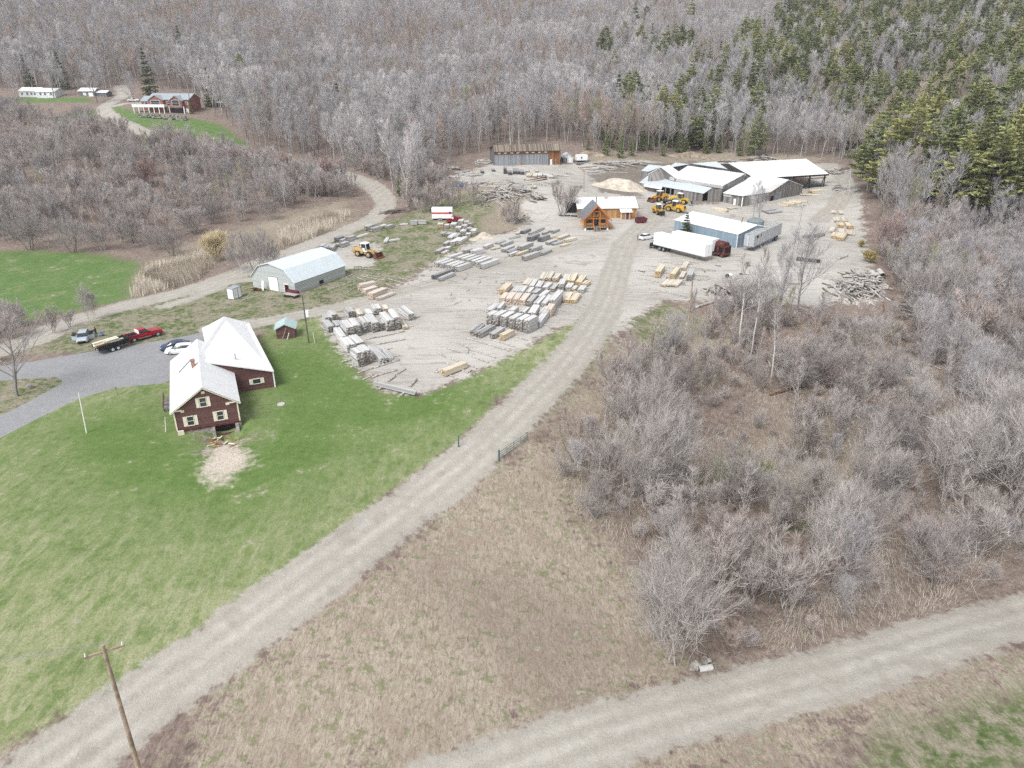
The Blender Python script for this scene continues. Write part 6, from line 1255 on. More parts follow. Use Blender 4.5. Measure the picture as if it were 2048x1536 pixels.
# ------------------------------------------------------------------ vegetation: prototypes
class Seg:
    """branches as three sided prisms and twigs as thin tapering blades, all quads"""
    def __init__(s): s.P0=[]; s.P1=[]; s.R0=[]; s.R1=[]; s.T0=[]; s.T1=[]; s.TW=[]
    def b(s, p0, p1, r0, r1): s.P0.append(p0); s.P1.append(p1); s.R0.append(r0); s.R1.append(r1)
    def t(s, p0, p1, w): s.T0.append(p0); s.T1.append(p1); s.TW.append(w)
    def arrays(s, which='all', rng=RNG):
        V, Fc, n = [], [], 0
        if which in ('all','b') and s.P0:
            p0, p1 = np.array(s.P0), np.array(s.P1); r0, r1 = np.array(s.R0)[:,None], np.array(s.R1)[:,None]; d = p1-p0; d /= np.linalg.norm(d, axis=1)[:,None]+1e-9
            a = np.where(np.abs(d[:,2:3]) < .9, np.array([[0,0,1.]]), np.array([[1.,0,0]])); u = np.cross(d, a); u /= np.linalg.norm(u, axis=1)[:,None]+1e-9; w = np.cross(d, u)
            ring = [u*math.cos(t_)+w*math.sin(t_) for t_ in (0, 2.094, 4.189)]
            v = np.stack([p0+k*r0 for k in ring]+[p1+k*r1 for k in ring], 1); m = len(p0)
            V.append(v.reshape(-1,3)); base = (np.arange(m)*6)[:,None]; Fc.append(np.concatenate([base+np.array([[i,(i+1)%3,3+(i+1)%3,3+i]]) for i in range(3)])+n); n += m*6
        if which in ('all','t') and s.T0:
            p0, p1, w = np.array(s.T0), np.array(s.T1), np.array(s.TW)[:,None]; d = p1-p0; q = rng.normal(size=d.shape); u = np.cross(d, q); u /= np.linalg.norm(u, axis=1)[:,None]+1e-9
            v = np.stack([p0-u*w/2, p0+u*w/2, p1+u*w*.22, p1-u*w*.22], 1); m = len(p0); V.append(v.reshape(-1,3)); Fc.append((np.arange(m)*4)[:,None]+np.array([[0,1,2,3]])+n); n += m*4
        return np.concatenate(V), np.concatenate(Fc)
def vdir(az, el): return np.array([math.cos(az)*math.cos(el), math.sin(az)*math.cos(el), math.sin(el)])
def bend(d, up, k, rng, j=.25):
    d = d+np.array([0,0,up])*k+rng.normal(size=3)*j; return d/np.linalg.norm(d)
def gen_tree(seed, Ht, crown_r, low=.35, nl=20, ns=6, nt=7, tw=.05, tl=1.2, trunk=.011, up=.35, lean=.02, stems=1, el=(35,65)):
    """leafless broadleaf; returns trunk segments and crown segments"""
    rng = np.random.default_rng(seed); T, C = Seg(), Seg()
    for st in range(stems):
        p = np.array([0,0,-.4]) if stems == 1 else np.array([rng.normal()*.3, rng.normal()*.3, -.3]); az0 = 2*math.pi*st/stems+rng.random(); out = 0 if stems == 1 else rng.uniform(.15,.6)
        d = np.array([math.cos(az0)*out+rng.normal()*lean, math.sin(az0)*out+rng.normal()*lean, 1.]); d /= np.linalg.norm(d); hs = Ht*(1 if stems == 1 else rng.uniform(.65,1)); K = 8; pts = [p]
        for i in range(K): d = bend(d, 1, .06, rng, .07); pts.append(pts[-1]+d*hs/K)
        rad = lambda f: max(.012, trunk*hs*(1-f)**.8+.01)
        for i in range(K): T.b(pts[i], pts[i+1], rad(i/K), rad((i+1)/K))
        for l in range(nl):
            f = low+(1-low)*((l+rng.random())/nl); x = f*K; i = min(int(x), K-1); b = pts[i]+(pts[i+1]-pts[i])*(x-i)
            az = l*2.4+rng.normal()*.4; e = math.radians(rng.uniform(*el)+18*(f-low)); ll = crown_r*(1.15-.75*((f-low)/(1-low))**1.3)*rng.uniform(.75,1.2)
            dd = vdir(az, e); q = b; lp = [q]; k3 = 3
            for k in range(k3): dd = bend(dd, 1, up*.35, rng, .16); q = q+dd*ll/k3; lp.append(q)
            r_ = rad(f)*.55
            for k in range(k3): C.b(lp[k], lp[k+1], max(.008, r_*(1-k/k3*.75)), max(.006, r_*(1-(k+1)/k3*.75)))
            for s_ in range(ns):
                g = .25+.75*(s_+rng.random())/ns; y = g*k3; j = min(int(y), k3-1); c = lp[j]+(lp[j+1]-lp[j])*(y-j); sd = bend(lp[j+1]-lp[j], 1, .2*ll, rng, .55*ll/k3); sl = ll*rng.uniform(.28,.5)
                e_ = c+sd*sl; C.t(c, e_, tw*1.5)
                for t_ in range(nt):
                    h = .15+.85*(t_+rng.random())/nt; o = c+(e_-c)*h; td = bend(sd, 1, up, rng, .5); C.t(o, o+td*tl*rng.uniform(.5,1.15), tw)
    return T, C
def gen_conifer(seed, Ht, R, low=.2, nw=15, nb=6, nc=7, kind='pine'):
    rng = np.random.default_rng(seed); T, C, L = Seg(), Seg(), Seg()
    d = np.array([0,0,1.]); K = 8; pts = [np.array([0,0,-.4])]
    for i in range(K): d = bend(d, 1, .1, rng, .02); pts.append(pts[-1]+d*Ht/K)
    rad = lambda f: .013*Ht*(1-f)+.02
    for i in range(K): T.b(pts[i], pts[i+1], rad(i/K), rad((i+1)/K))
    for wv in range(nw):
        f = low+(1-low)*(wv+rng.random()*.7)/nw; x = f*K; i = min(int(x), K-1); b = pts[i]+(pts[i+1]-pts[i])*(x-i); g = (f-low)/(1-low)
        prof = (1-g)**(.75 if kind == 'pine' else .95)*(.55+.45*min(1, g*5+.3)) if kind == 'pine' else (1-g)**.9
        for k in range(nb):
            if rng.random() < (.12 if kind == 'pine' else .04): continue
            az = k*2*math.pi/nb+wv*1.1+rng.normal()*.3; ll = max(.25, R*prof*rng.uniform(.6,1.2)); e = math.radians(rng.uniform(-5,18) if kind == 'pine' else rng.uniform(-28,-5)+30*g)
            dd = vdir(az, e); tip = b+dd*ll+np.array([0,0,.08*ll if kind == 'pine' else 0]); C.b(b, tip, max(.015,.012*ll+.01), .008)
            m = max(2, int(nc*ll/R*1.3)+1)
            for c in range(m):
                h = (.30 if kind == 'pine' else .12)+(.75 if kind == 'pine' else .9)*(c+rng.random())/m; o = b+(tip-b)*h; side = np.cross(dd, [0,0,1.])
                for n in range(8):
                    a = rng.uniform(-1.25,1.25); dv = dd*math.cos(a)+side*math.sin(a)+np.array([0,0,rng.uniform(-.05,.55) if kind == 'pine' else rng.uniform(-.45,.15)]); dv /= np.linalg.norm(dv)
                    s = rng.uniform(.45,.95)*(.55+.12*ll) ; L.t(o+rng.normal(size=3)*.12, o+dv*s, s*(.42 if kind == 'pine' else .36))
    for n in range(12): L.t(pts[-1]-[0,0,.9*rng.random()], pts[-1]+rng.normal(size=3)*.35+[0,0,.3], .2)
    for p, w in zip(C.P0, C.P1): pass
    return T, C, L
# materials with a small random shift from tree to tree
def mat_bark(name, stops, rough=.9, scale=1.5):
    if 'twigs' in name: stops = [(q, tuple(min(.72, x*k) for x, k in zip(col, (1.06, 1.05, 1.06)))) for q, col in stops]
    t = NT(name); oi = t.n('ShaderNodeObjectInfo'); n = t.noise(t.coord(scale=(1,1,.4)), scale, 3)
    c = t.ramp(oi.outputs['Random'], stops); k = t.ramp(n, [(.3, (.78,)*3), (.7, (1.12,)*3)])
    return t.done(t.mix(1.0, c, k, 'MULTIPLY'), rough)
GREYS = [(0, (.30,.288,.28)), (.2, (.405,.39,.39)), (.45, (.36,.345,.345)), (.6, (.455,.44,.44)), (.8, (.39,.365,.355)), (1, (.50,.485,.48))]
MT = dict(twigb=mat_bark('brown_twigs', [(0,(.30,.25,.215)),(.4,(.385,.33,.29)),(.7,(.45,.36,.315)),(.85,(.35,.32,.26)),(1,(.37,.38,.24))]), twigp=mat_bark('light_twigs', [(0,(.46,.44,.425)),(1,(.60,.575,.56))]), twig=mat_bark('grey_twigs', GREYS), trunk=mat_bark('grey_bark', [(0,(.14,.13,.122)),(.4,(.22,.21,.20)),(.65,(.36,.348,.338)),(1,(.56,.545,.53))]),
 pale=mat_bark('pale_twigs', [(0,(.36,.33,.305)),(1,(.47,.44,.415))]), birch=mat_bark('birch_bark', [(0,(.56,.53,.50)),(1,(.70,.68,.65))], scale=4), scrub=mat_bark('brown_grey_twigs', [(0,(.33,.295,.27)),(.3,(.43,.39,.365)),(.55,(.39,.362,.34)),(.75,(.47,.395,.355)),(1,(.50,.47,.44))]),
 dark=mat_bark('dark_twigs', [(0,(.24,.215,.20)),(.5,(.31,.285,.27)),(1,(.36,.33,.315))]), red=mat_bark('reddish_twigs', [(0,(.35,.25,.23)),(1,(.38,.30,.275))]), yellow=mat_bark('yellow_twigs', [(0,(.58,.50,.32)),(1,(.64,.56,.38))]), forsythia=mat_bark('yellow_flowers', [(0,(.42,.345,.15)),(1,(.48,.41,.20))]),
 pine=mat_bark('pine_needles', [(0,(.165,.195,.09)),(.2,(.27,.285,.12)),(.4,(.21,.25,.12)),(.6,(.37,.36,.15)),(.8,(.29,.315,.14)),(1,(.19,.225,.10))], .75, .6), spruce=mat_bark('spruce_needles', [(0,(.09,.11,.05)),(.5,(.12,.14,.06)),(1,(.15,.165,.065))], .75, .6), young=mat_bark('young_pine_needles', [(0,(.20,.235,.10)),(1,(.26,.28,.13))], .75, .6), grass=mat_bark('dead_grass', [(0,(.34,.28,.22)),(1,(.46,.40,.31))]))
PROTO = {}
def proto(key, trunk, crown, mt, mc, extra=None):
    """one tree kind: separate trunk and crown meshes, plus a joined one for the far mass"""
    V, Fq_ = trunk.arrays(); me_t = np_mesh('trunk', V, Fq_, MT[mt])
    V2, F2 = crown.arrays(); me_c = np_mesh('crown', V2, F2, MT[mc])
    mats = [MT[mt], MT[mc]]; Vs, Fs, idx = [V, V2], [Fq_, F2+len(V)], [np.zeros(len(Fq_), int), np.ones(len(F2), int)]
    if extra is not None:
        V3, F3 = extra[0].arrays(); n = len(V)+len(V2); Vs.append(V3); Fs.append(F3+n); idx.append(np.full(len(F3), 2)); mats.append(MT[extra[1]])
        # crown of a conifer = boughs and needles
        me_c = np_mesh('crown', np.concatenate([V2, V3]), np.concatenate([F2, F3+len(V2)]), MT[mt]); me_c.materials.append(MT[extra[1]]); me_c.polygons.foreach_set('material_index', np.concatenate([np.zeros(len(F2), np.int32), np.ones(len(F3), np.int32)]))
    me_j = np_mesh(key, np.concatenate(Vs), np.concatenate(Fs), mats[0])
    for m in mats[1:]: me_j.materials.append(m)
    me_j.polygons.foreach_set('material_index', np.concatenate(idx).astype(np.int32)); PROTO[key] = (me_t, me_c, me_j)
for i in range(6): proto(f'hardwood{i}', *gen_tree(100+i, 15, 3.4+.3*(i%3), low=.36+.05*(i%3), nl=20, ns=6, nt=6, tw=.05, tl=1.25, trunk=.013), 'trunk', ('twig','twig','twig','twigb','twigb','twigp')[i])
for i in range(2): proto(f'birch{i}', *gen_tree(200+i, 15, 2.6, low=.42, nl=14, ns=5, nt=5, tw=.045, tl=1.1, trunk=.012, lean=.05, el=(45,70)), 'birch', 'pale')
for i in range(3): proto(f'scrub{i}', *gen_tree(300+i, 6, 1.9, low=.15, nl=11, ns=6, nt=6, tw=.034, tl=.8, stems=4, up=.5, trunk=.012), 'trunk', 'scrub')
for i in range(4): proto(f'shrub{i}', *gen_tree(400+i, 4.2, 1.8, low=.10, nl=11, ns=7, nt=9, tw=.014, tl=.66, stems=5+i%2, up=.35, trunk=.0065, el=(15,60)), 'trunk', 'scrub')
for i in range(3): proto(f'paletree{i}', *gen_tree(500+i, 7, 3.3, low=.12, nl=15, ns=10, nt=11, tw=.0135, tl=.8, stems=3, up=.35, trunk=.008, el=(20,60)), 'pale', 'pale')
for i in range(2): proto(f'neartree{i}', *gen_tree(600+i, 9, 3.4, low=.2, nl=24, ns=10, nt=11, tw=.0155, tl=.9, trunk=.0115, el=(15,60)), 'trunk', 'twig')
for i in range(3): proto(f'sapling{i}', *gen_tree(660+i, 7.5, 1.25, low=.22, nl=15, ns=5, nt=6, tw=.02, tl=.7, stems=1+(i==2), up=.5, trunk=.009, lean=.06, el=(45,75)), ('pale','trunk','trunk')[i], ('pale','scrub','twigb')[i])
proto('yardtree0', *gen_tree(640, 9, 4.6, low=.24, nl=22, ns=9, nt=9, tw=.02, tl=1.0, trunk=.024, el=(15,55)), 'trunk', 'dark')
for i in range(2): proto(f'roundtree{i}', *gen_tree(650+i, 6.5, 3.8, low=.16, nl=16, ns=9, nt=9, tw=.024, tl=.85, stems=2+i, up=.25, trunk=.018, el=(5,50)), 'trunk', 'dark')
proto('redbush', *gen_tree(700, 5, 2.0, low=.15, nl=12, ns=7, nt=8, tw=.03, tl=.7, stems=5, up=.6, trunk=.009), 'trunk', 'red')
proto('willow', *gen_tree(710, 4.5, 2.6, low=.1, nl=14, ns=8, nt=9, tw=.035, tl=.8, stems=6, up=.3, trunk=.01), 'yellow', 'yellow')
proto('forsythia', *gen_tree(720, 2.6, 1.5, low=.1, nl=10, ns=7, nt=8, tw=.06, tl=.4, stems=6, up=.3, trunk=.008), 'trunk', 'forsythia')
for i in range(3):
    T, C, L = gen_conifer(800+i, 18, 4.6+.5*i, low=.12+.06*i, nw=17, nb=7, nc=9); proto(f'pine{i}', T, C, 'trunk', 'trunk', (L, 'pine'))
for i in range(2):
    T, C, L = gen_conifer(820+i, 16, 2.7+.4*i, low=.06, nw=20, nb=7, nc=6, kind='spruce'); proto(f'spruce{i}', T, C, 'trunk', 'trunk', (L, 'spruce'))
T, C, L = gen_conifer(840, 8, 1.9, low=.08, nw=11, nb=5, nc=5); proto('youngpine0', T, C, 'trunk', 'trunk', (L, 'young'))
NV = {'hardwood': 6, 'birch': 2, 'scrub': 3, 'shrub': 4, 'paletree': 3, 'neartree': 2, 'sapling': 3, 'yardtree': 1, 'roundtree': 2, 'pine': 3, 'spruce': 2, 'youngpine': 1, 'redbush': 0, 'willow': 0, 'forsythia': 0}
PH = {'hardwood': 15, 'birch': 15, 'scrub': 6, 'shrub': 4.2, 'paletree': 7, 'neartree': 9, 'sapling': 7.5, 'yardtree': 9, 'roundtree': 6.5, 'pine': 18, 'spruce': 16, 'youngpine': 8, 'redbush': 5, 'willow': 4.5, 'forsythia': 2.6}
PNAME = {'hardwood': 'bare_tree', 'birch': 'birch_tree', 'scrub': 'bare_sapling', 'shrub': 'bare_shrub', 'paletree': 'pale_bare_tree', 'neartree': 'large_bare_tree', 'sapling': 'slender_sapling', 'yardtree': 'spreading_tree', 'roundtree': 'round_bare_tree', 'pine': 'pine_tree', 'spruce': 'spruce_tree', 'youngpine': 'young_pine', 'redbush': 'red_bush', 'willow': 'willow_bush', 'forsythia': 'flowering_bush'}
PCAT = {'sapling': 'sapling', 'scrub': 'sapling', 'shrub': 'shrub', 'redbush': 'bush', 'willow': 'bush', 'forsythia': 'bush'}
def key_of(kind, p=None):
    if kind == 'hardwood' and p is not None:
        n = mnoise.noise(Vector((p[0]/45, p[1]/60, 3.3)))+random.gauss(0,.22); return f'hardwood{random.choice((3,4)) if n < -.22 else 5 if n > .44 else random.choice((0,1,2))}'
    return kind if NV[kind] == 0 else f'{kind}{random.randrange(NV[kind])}'
def plant(kind, p, h, label, group=None, tilt=.03, squash=1.0, parts=True):
    me_t, me_c, me_j = PROTO[key_of(kind, p)]; s = h/PH[kind]
    if parts:
        r = empty(PNAME[kind], p, random.uniform(0, 6.28))
        for nm, me in (('trunk' if kind not in ('shrub','willow','forsythia','redbush') else 'stems', me_t), ('crown', me_c)):
            o = bpy.data.objects.new(nm, me); COL.objects.link(o); o.parent = r
    else: r = bpy.data.objects.new(PNAME[kind], me_j); COL.objects.link(r); r.location = p; r.rotation_euler.z = random.uniform(0, 6.28)
    r.scale = (s*squash, s*squash, s); r.rotation_euler.x = random.gauss(0, tilt); r.rotation_euler.y = random.gauss(0, tilt); return tag(r, label, PCAT.get(kind, 'tree'), group)
def plant_px(kind, base, top_y, label, group=None, squash=1.0, **kw):
    g = G(*base); d = ray(base[0], top_y); t = g[1]/d[1]; return plant(kind, tuple(g), CAMZ+d[2]*t-g[2], label, group, squash=squash, **kw)
# ------------------------------------------------------------------ where things grow
def pip(x, y, poly):
    ins = np.zeros(len(x), bool); n = len(poly)
    for i in range(n):
        (ax, ay), (bx, by) = poly[i], poly[(i+1) % n]
        if ay == by: continue
        c = (ay > y) != (by > y); ins ^= c & (x < (bx-ax)*(y-ay)/(by-ay)+ax)
    return ins
def projv(P):
    z = P[:,2]-CAMZ; dep = P[:,1]*CP-z*SP; up = P[:,1]*SP+z*CP
    return 1024+F*P[:,0]/dep, 768-F*up/dep, dep
def scatter(polys, spacing, holes=(), ymax=1100, clear=1.0, jitter=.48, xlim=900, keep=1.0, zone_lim=.3, ymin=30):
    xs = np.arange(-xlim, xlim, spacing); ys = np.arange(ymin, ymax, spacing); X, Y = np.meshgrid(xs, ys); X, Y = X.ravel(), Y.ravel()
    k = np.abs(X) < (Y+60)*1.0; X, Y = X[k], Y[k]; X = X+RNG.uniform(-jitter, jitter, len(X))*spacing; Y = Y+RNG.uniform(-jitter, jitter, len(Y))*spacing
    P = np.column_stack([X, Y, H(X, Y)]); px, py, dep = projv(P); m = np.zeros(len(P), bool)
    for q in polys: m |= pip(px, py, q)
    for q in holes: m &= ~pip(px, py, q)
    m &= dep > 20; m &= RNG.random(len(P)) < keep; P = P[m]
    for ln, w in RLINES:
        if len(P) == 0: break
        d, _ = ldist(P[:,:2], ln); P = P[d > w/2+clear]
    for nm in ('lawn','field','gravel','asphalt','island'):
        if len(P) == 0: break
        P = P[Z[nm](P[:,:2]) < zone_lim]
    return P
F1 = [(-500,-130),(2600,-130),(2600,470),(1920,470),(1780,480),(1738,400),(1722,335),(1650,316),(1500,314),(1400,308),(1180,306),(1118,286),(980,300),(880,326),(835,420),(800,415),(772,372),(700,345),(560,308),(480,300),(440,245),(402,206),(390,192),(255,168),(215,186),(30,182),(-500,185)]
F2 = [(-500,235),(60,232),(190,256),(230,272),(300,300),(480,340),(640,374),(722,392),(690,398),(560,425),(420,462),(320,490),(180,495),(-500,490)]
F3 = [(1330,700),(1420,640),(1500,612),(1600,640),(1660,650),(1800,655),(1830,640),(1775,560),(1765,485),(2600,470),(2600,1160),(2060,1190),(1900,1235),(1700,1300),(1500,1340),(1400,1335),(1330,1260),(1300,1130),(1120,1010),(1105,930),(1180,850),(1250,760)]
F3H = [[(1360,800),(1470,770),(1560,800),(1590,930),(1700,920),(1690,1000),(1560,990),(1420,1000),(1380,930)],[(1690,700),(1860,690),(1850,760),(1790,800),(1700,780)],[(1780,620),(1850,600),(1900,640),(1860,680),(1760,660)]]
CON = [(1500,85),(1560,40),(1700,20),(1850,-10),(2600,-60),(2600,500),(2000,470),(1860,440),(1752,390),(1715,310),(1690,262),(1590,235),(1520,190),(1460,140)]
CONL = [[(1180,100),(1300,95),(1400,130),(1520,180),(1560,230),(1440,190),(1300,150),(1190,130)],[(1250,240),(1340,210),(1480,200),(1560,260),(1500,300),(1350,300)]]
def is_in(P, polys):
    px, py, _ = projv(P); m = np.zeros(len(P), bool)
    for q in polys: m |= pip(px, py, q)
    return m
GREEN = [(1200,250),(1420,255),(1560,285),(1500,314),(1180,306)]
items = []      # (kind, point, height, group key)
def emit(kinds, P, hlo, hhi, grp, weights=None):
    ks = random.choices(kinds, weights, k=len(P))
    for k, p in zip(ks, P): items.append((k, p, random.uniform(hlo, hhi)*(1 if k != 'birch' else 1.05), grp))
PF = np.concatenate([scatter([F1], 4.5, ymax=520, clear=.5), scatter([F1], 6.4, ymax=1060, ymin=520)]); inC = is_in(PF, [CON]); inL = is_in(PF, CONL)
r_ = RNG.random(len(PF)); con = (inC & (r_ < .29)) | (inL & (r_ < .16)) | (~inC & ~inL & (r_ < .004))
con &= ~(~inC & ~inL & ((projv(PF)[1] > 190) | (PF[:,0] < 20)))
emit(['hardwood','birch'], PF[~con & ~(inC & (r_ > .84))], 11, 20, 'hill', [.92,.08]); emit(['pine','spruce'], PF[con], 13, 27, 'conifer', [.88,.12])
PY = scatter([GREEN], 8, ymax=420, keep=.8); emit(['youngpine'], PY, 4, 9, 'foot')
P2 = scatter([F2], 4.2, ymax=420, clear=.3, keep=.85); emit(['scrub','hardwood','birch','redbush','roundtree','sapling'], P2, 4.5, 11, 'brush', [.27,.20,.035,.008,.05,.437])
P3s = scatter([F3], 2.6, F3H, ymax=230, clear=1.6, xlim=260, keep=.36); emit(['shrub'], P3s, 1.4, 4.4, 'thicket')
P3h = scatter(F3H, 3.4, (), ymax=230, clear=1.6, xlim=260, keep=.38); emit(['shrub'], P3h, 1.0, 2.6, 'thicket')
P3t = scatter([F3], 4.6, F3H, ymax=230, clear=2.0, xlim=260, keep=.58); emit(['paletree','neartree','scrub','roundtree'], P3t, 3.6, 8.5, 'ravine', [.26,.30,.30,.14])
P3v = scatter([F3], 3.4, F3H, ymax=230, clear=1.5, xlim=260, keep=.6); emit(['sapling'], P3v, 3.5, 9.5, 'ravine')
P3u = scatter(F3H, 6.5, (), ymax=230, clear=2.0, xlim=260, keep=.7); emit(['neartree','sapling'], P3u, 3.5, 7.0, 'ravine', [.3,.7])
PR = scatter([[(1760,440),(2600,420),(2600,700),(1900,690),(1800,570)]], 4.0, ymax=300, clear=1, xlim=320); emit(['scrub','hardwood','neartree','sapling'], PR, 6, 12, 'slope', [.25,.25,.2,.3])
PN = scatter([[(318,284),(480,326),(640,362),(702,384),(690,402),(600,392),(450,352),(310,312)]], 3.0, ymax=420, clear=.2); emit(['sapling','hardwood','scrub'], PN, 6, 10.5, 'brush', [.5,.25,.25])
P3r = scatter([[(1770,570),(2600,480),(2600,1050),(1950,960),(1860,760)]], 4.2, ymax=260, clear=1.5, xlim=280, keep=.8); emit(['scrub','neartree','sapling'], P3r, 6, 11, 'slope', [.3,.35,.35])
PL2 = scatter([[(690,330),(860,330),(880,430),(800,425)],[(800,345),(880,340),(900,420),(830,420)],[(880,395),(960,400),(940,420),(890,425)]], 3.4, ymax=330, clear=1.2, zone_lim=.6); emit(['scrub','birch','sapling'], PL2, 5, 10, 'clump', [.45,.15,.40])
PW = scatter([[(-60,640),(60,640),(70,720),(-60,730)]], 3.2, ymax=180, clear=.5); emit(['shrub'], PW, 3.0, 5.0, 'verge')
# the nearest of each kind stand as trees of their own, the rest is one mass per kind
GROUPS = {('hardwood','hill'): ('bare grey hardwood tree on the wooded hill behind the mill yard', 'bare trees of the wooded hill'), ('birch','hill'): ('slender white trunked birch among the grey trees of the wooded hill', 'birches of the wooded hill'),
 ('pine','conifer'): ('tall green white pine on the right hand forest slope', 'pines of the right hand forest'), ('spruce','conifer'): ('dark narrow spruce among the pines of the forest slope', 'spruces of the forest slope'),
 ('youngpine','foot'): ('light green young pine under the bare trees behind the mill yard', 'young pines behind the mill yard'), ('scrub','brush'): ('bare brown grey sapling in the brush below the hill road', 'saplings below the hill road'), ('hardwood','brush'): ('taller bare tree standing in the brush below the hill road', 'trees in the brush'), ('birch','brush'): ('thin white birch in the brush below the hill road', 'birches in the brush'), ('roundtree','brush'): ('dark round crowned bare tree within the brush below the hill road', 'round trees in the brush'), ('redbush','brush'): ('reddish bare bush in the brush below the hill road', 'red bushes in the brush'),
 ('shrub','thicket'): ('dense grey leafless shrub in the ravine thicket right of the dirt road', 'shrubs of the ravine thicket'), ('paletree','ravine'): ('pale wide branched leafless tree rising from the ravine thicket', 'pale trees of the ravine'), ('neartree','ravine'): ('grey leafless tree rising from the ravine thicket', 'grey trees of the ravine'), ('roundtree','ravine'): ('dark round crowned leafless tree in the ravine thicket', 'dark round trees of the ravine'), ('sapling','ravine'): ('thin upright bare sapling in the ravine thicket', 'upright saplings of the ravine'), ('sapling','brush'): ('thin upright bare sapling in the brush below the hill road', 'upright saplings of the brush'), ('sapling','clump'): ('thin upright sapling in the clump above the road bend', 'upright saplings above the road bend'), ('sapling','slope'): ('thin upright sapling on the slope right of the yard', 'upright saplings of the right slope'), ('scrub','ravine'): ('thin many stemmed leafless sapling in the ravine thicket', 'saplings of the ravine'),
 ('scrub','slope'): ('bare sapling on the slope right of the mill yard', 'saplings of the right slope'), ('hardwood','slope'): ('bare grey tree on the slope right of the mill yard', 'trees of the right slope'), ('neartree','slope'): ('wide bare tree on the slope right of the mill yard', 'wide trees of the right slope'),
 ('scrub','clump'): ('bare sapling in the clump above the bend of the country road', 'saplings above the road bend'), ('birch','clump'): ('pale birch in the clump above the bend of the country road', 'birches above the road bend'), ('shrub','verge'): ('bare shrub by the country road at the left edge', 'shrubs at the left edge')}
LIM = {'hardwood': 280, 'birch': 120, 'scrub': 280, 'shrub': 280, 'pine': 280, 'spruce': 150, 'paletree': 200, 'neartree': 280, 'redbush': 60, 'youngpine': 200, 'sapling': 290, 'roundtree': 200}
by = {}
for it in items: by.setdefault(it[0], []).append(it)
MASS = {}
for kind, lst in by.items():
    def size(it):
        px, py, dep = proj(it[1]); out = px < -60 or px > 2110 or py < -40 or py > 1600; return (it[2]/dep)*(0.02 if out else 1)
    lst.sort(key=size, reverse=True)
    for n, it in enumerate(lst):
        if n < LIM[kind]: lab, grp = GROUPS[(kind, it[3])]; plant(kind, tuple(it[1]), it[2], lab, grp, squash=random.uniform(.75,1.1) if kind in ('hardwood','birch') else random.uniform(1.0,1.35) if kind == 'pine' else random.uniform(.85,1.2), parts=True)
        else: MASS.setdefault(kind, []).append(it)
pc = bpy.data.collections.new('tree_sources')          # never linked to the scene
def mass(name, kinds, mats=None):
    pts, sc, rz, ix, keys, sx = [], [], [], [], [], []
    for kind in kinds:
        ks = [kind] if NV[kind] == 0 else [f'{kind}{i}' for i in range(NV[kind])]; b0 = len(keys); keys += ks
        for it in MASS.get(kind, []): pts.append(it[1]); sc.append(it[2]/PH[kind]); sx.append(it[2]/PH[kind]*(random.uniform(.75,1.12) if kind in ('hardwood','birch') else random.uniform(1.0,1.4) if kind == 'pine' else random.uniform(.85,1.15))); rz.append(random.uniform(0, 6.28)); ix.append(b0+(int(key_of(kind, it[1])[-1]) if NV[kind] else 0))
    if not pts: return
    col = bpy.data.collections.new(name+'_sources')
    for i, k in enumerate(keys): o = bpy.data.objects.new(f'{name}_{i:02d}', PROTO[k][2]); col.objects.link(o)
    me = bpy.data.meshes.new(name); me.vertices.add(len(pts)); me.vertices.foreach_set('co', np.array(pts, np.float32).ravel())
    for nm, ty, v in (('sc','FLOAT',sc), ('sx','FLOAT',sx), ('rz','FLOAT',rz), ('ix','INT',ix)): a = me.attributes.new(nm, ty, 'POINT'); a.data.foreach_set('value', np.array(v, np.float32 if ty == 'FLOAT' else np.int32))
    o = bpy.data.objects.new(name, me); COL.objects.link(o); tag(o, kind='stuff')
    ng = bpy.data.node_groups.new(name, 'GeometryNodeTree'); ng.interface.new_socket('Geometry', in_out='INPUT', socket_type='NodeSocketGeometry'); ng.interface.new_socket('Geometry', in_out='OUTPUT', socket_type='NodeSocketGeometry')
    N = ng.nodes; gi, go = N.new('NodeGroupInput'), N.new('NodeGroupOutput'); ip = N.new('GeometryNodeInstanceOnPoints'); ci = N.new('GeometryNodeCollectionInfo'); ci.inputs['Collection'].default_value = col; ci.inputs['Separate Children'].default_value = True; ci.inputs['Reset Children'].default_value = True
    def na(n_, ty): x = N.new('GeometryNodeInputNamedAttribute'); x.data_type = ty; x.inputs['Name'].default_value = n_; return x.outputs['Attribute']
    cx = N.new('ShaderNodeCombineXYZ'); l = ng.links.new; l(na('rz','FLOAT'), cx.inputs['Z']); l(gi.outputs[0], ip.inputs['Points']); l(ci.outputs[0], ip.inputs['Instance']); ip.inputs['Pick Instance'].default_value = True
    l(na('ix','INT'), ip.inputs['Instance Index']); l(cx.outputs[0], ip.inputs['Rotation']); c2 = N.new('ShaderNodeCombineXYZ'); l(na('sx','FLOAT'), c2.inputs[0]); l(na('sx','FLOAT'), c2.inputs[1]); l(na('sc','FLOAT'), c2.inputs[2]); l(c2.outputs[0], ip.inputs['Scale']); l(ip.outputs[0], go.inputs[0])
    o.modifiers.new('growth', 'NODES').node_group = ng; return o
mass('forest', ['hardwood','birch','redbush','neartree','paletree','roundtree']); mass('conifer_forest', ['pine','spruce','youngpine']); mass('undergrowth', ['scrub','sapling']); mass('shrubbery', ['shrub'])
print('VEG', {k: len(v) for k, v in by.items()}, {k: len(v) for k, v in MASS.items()})
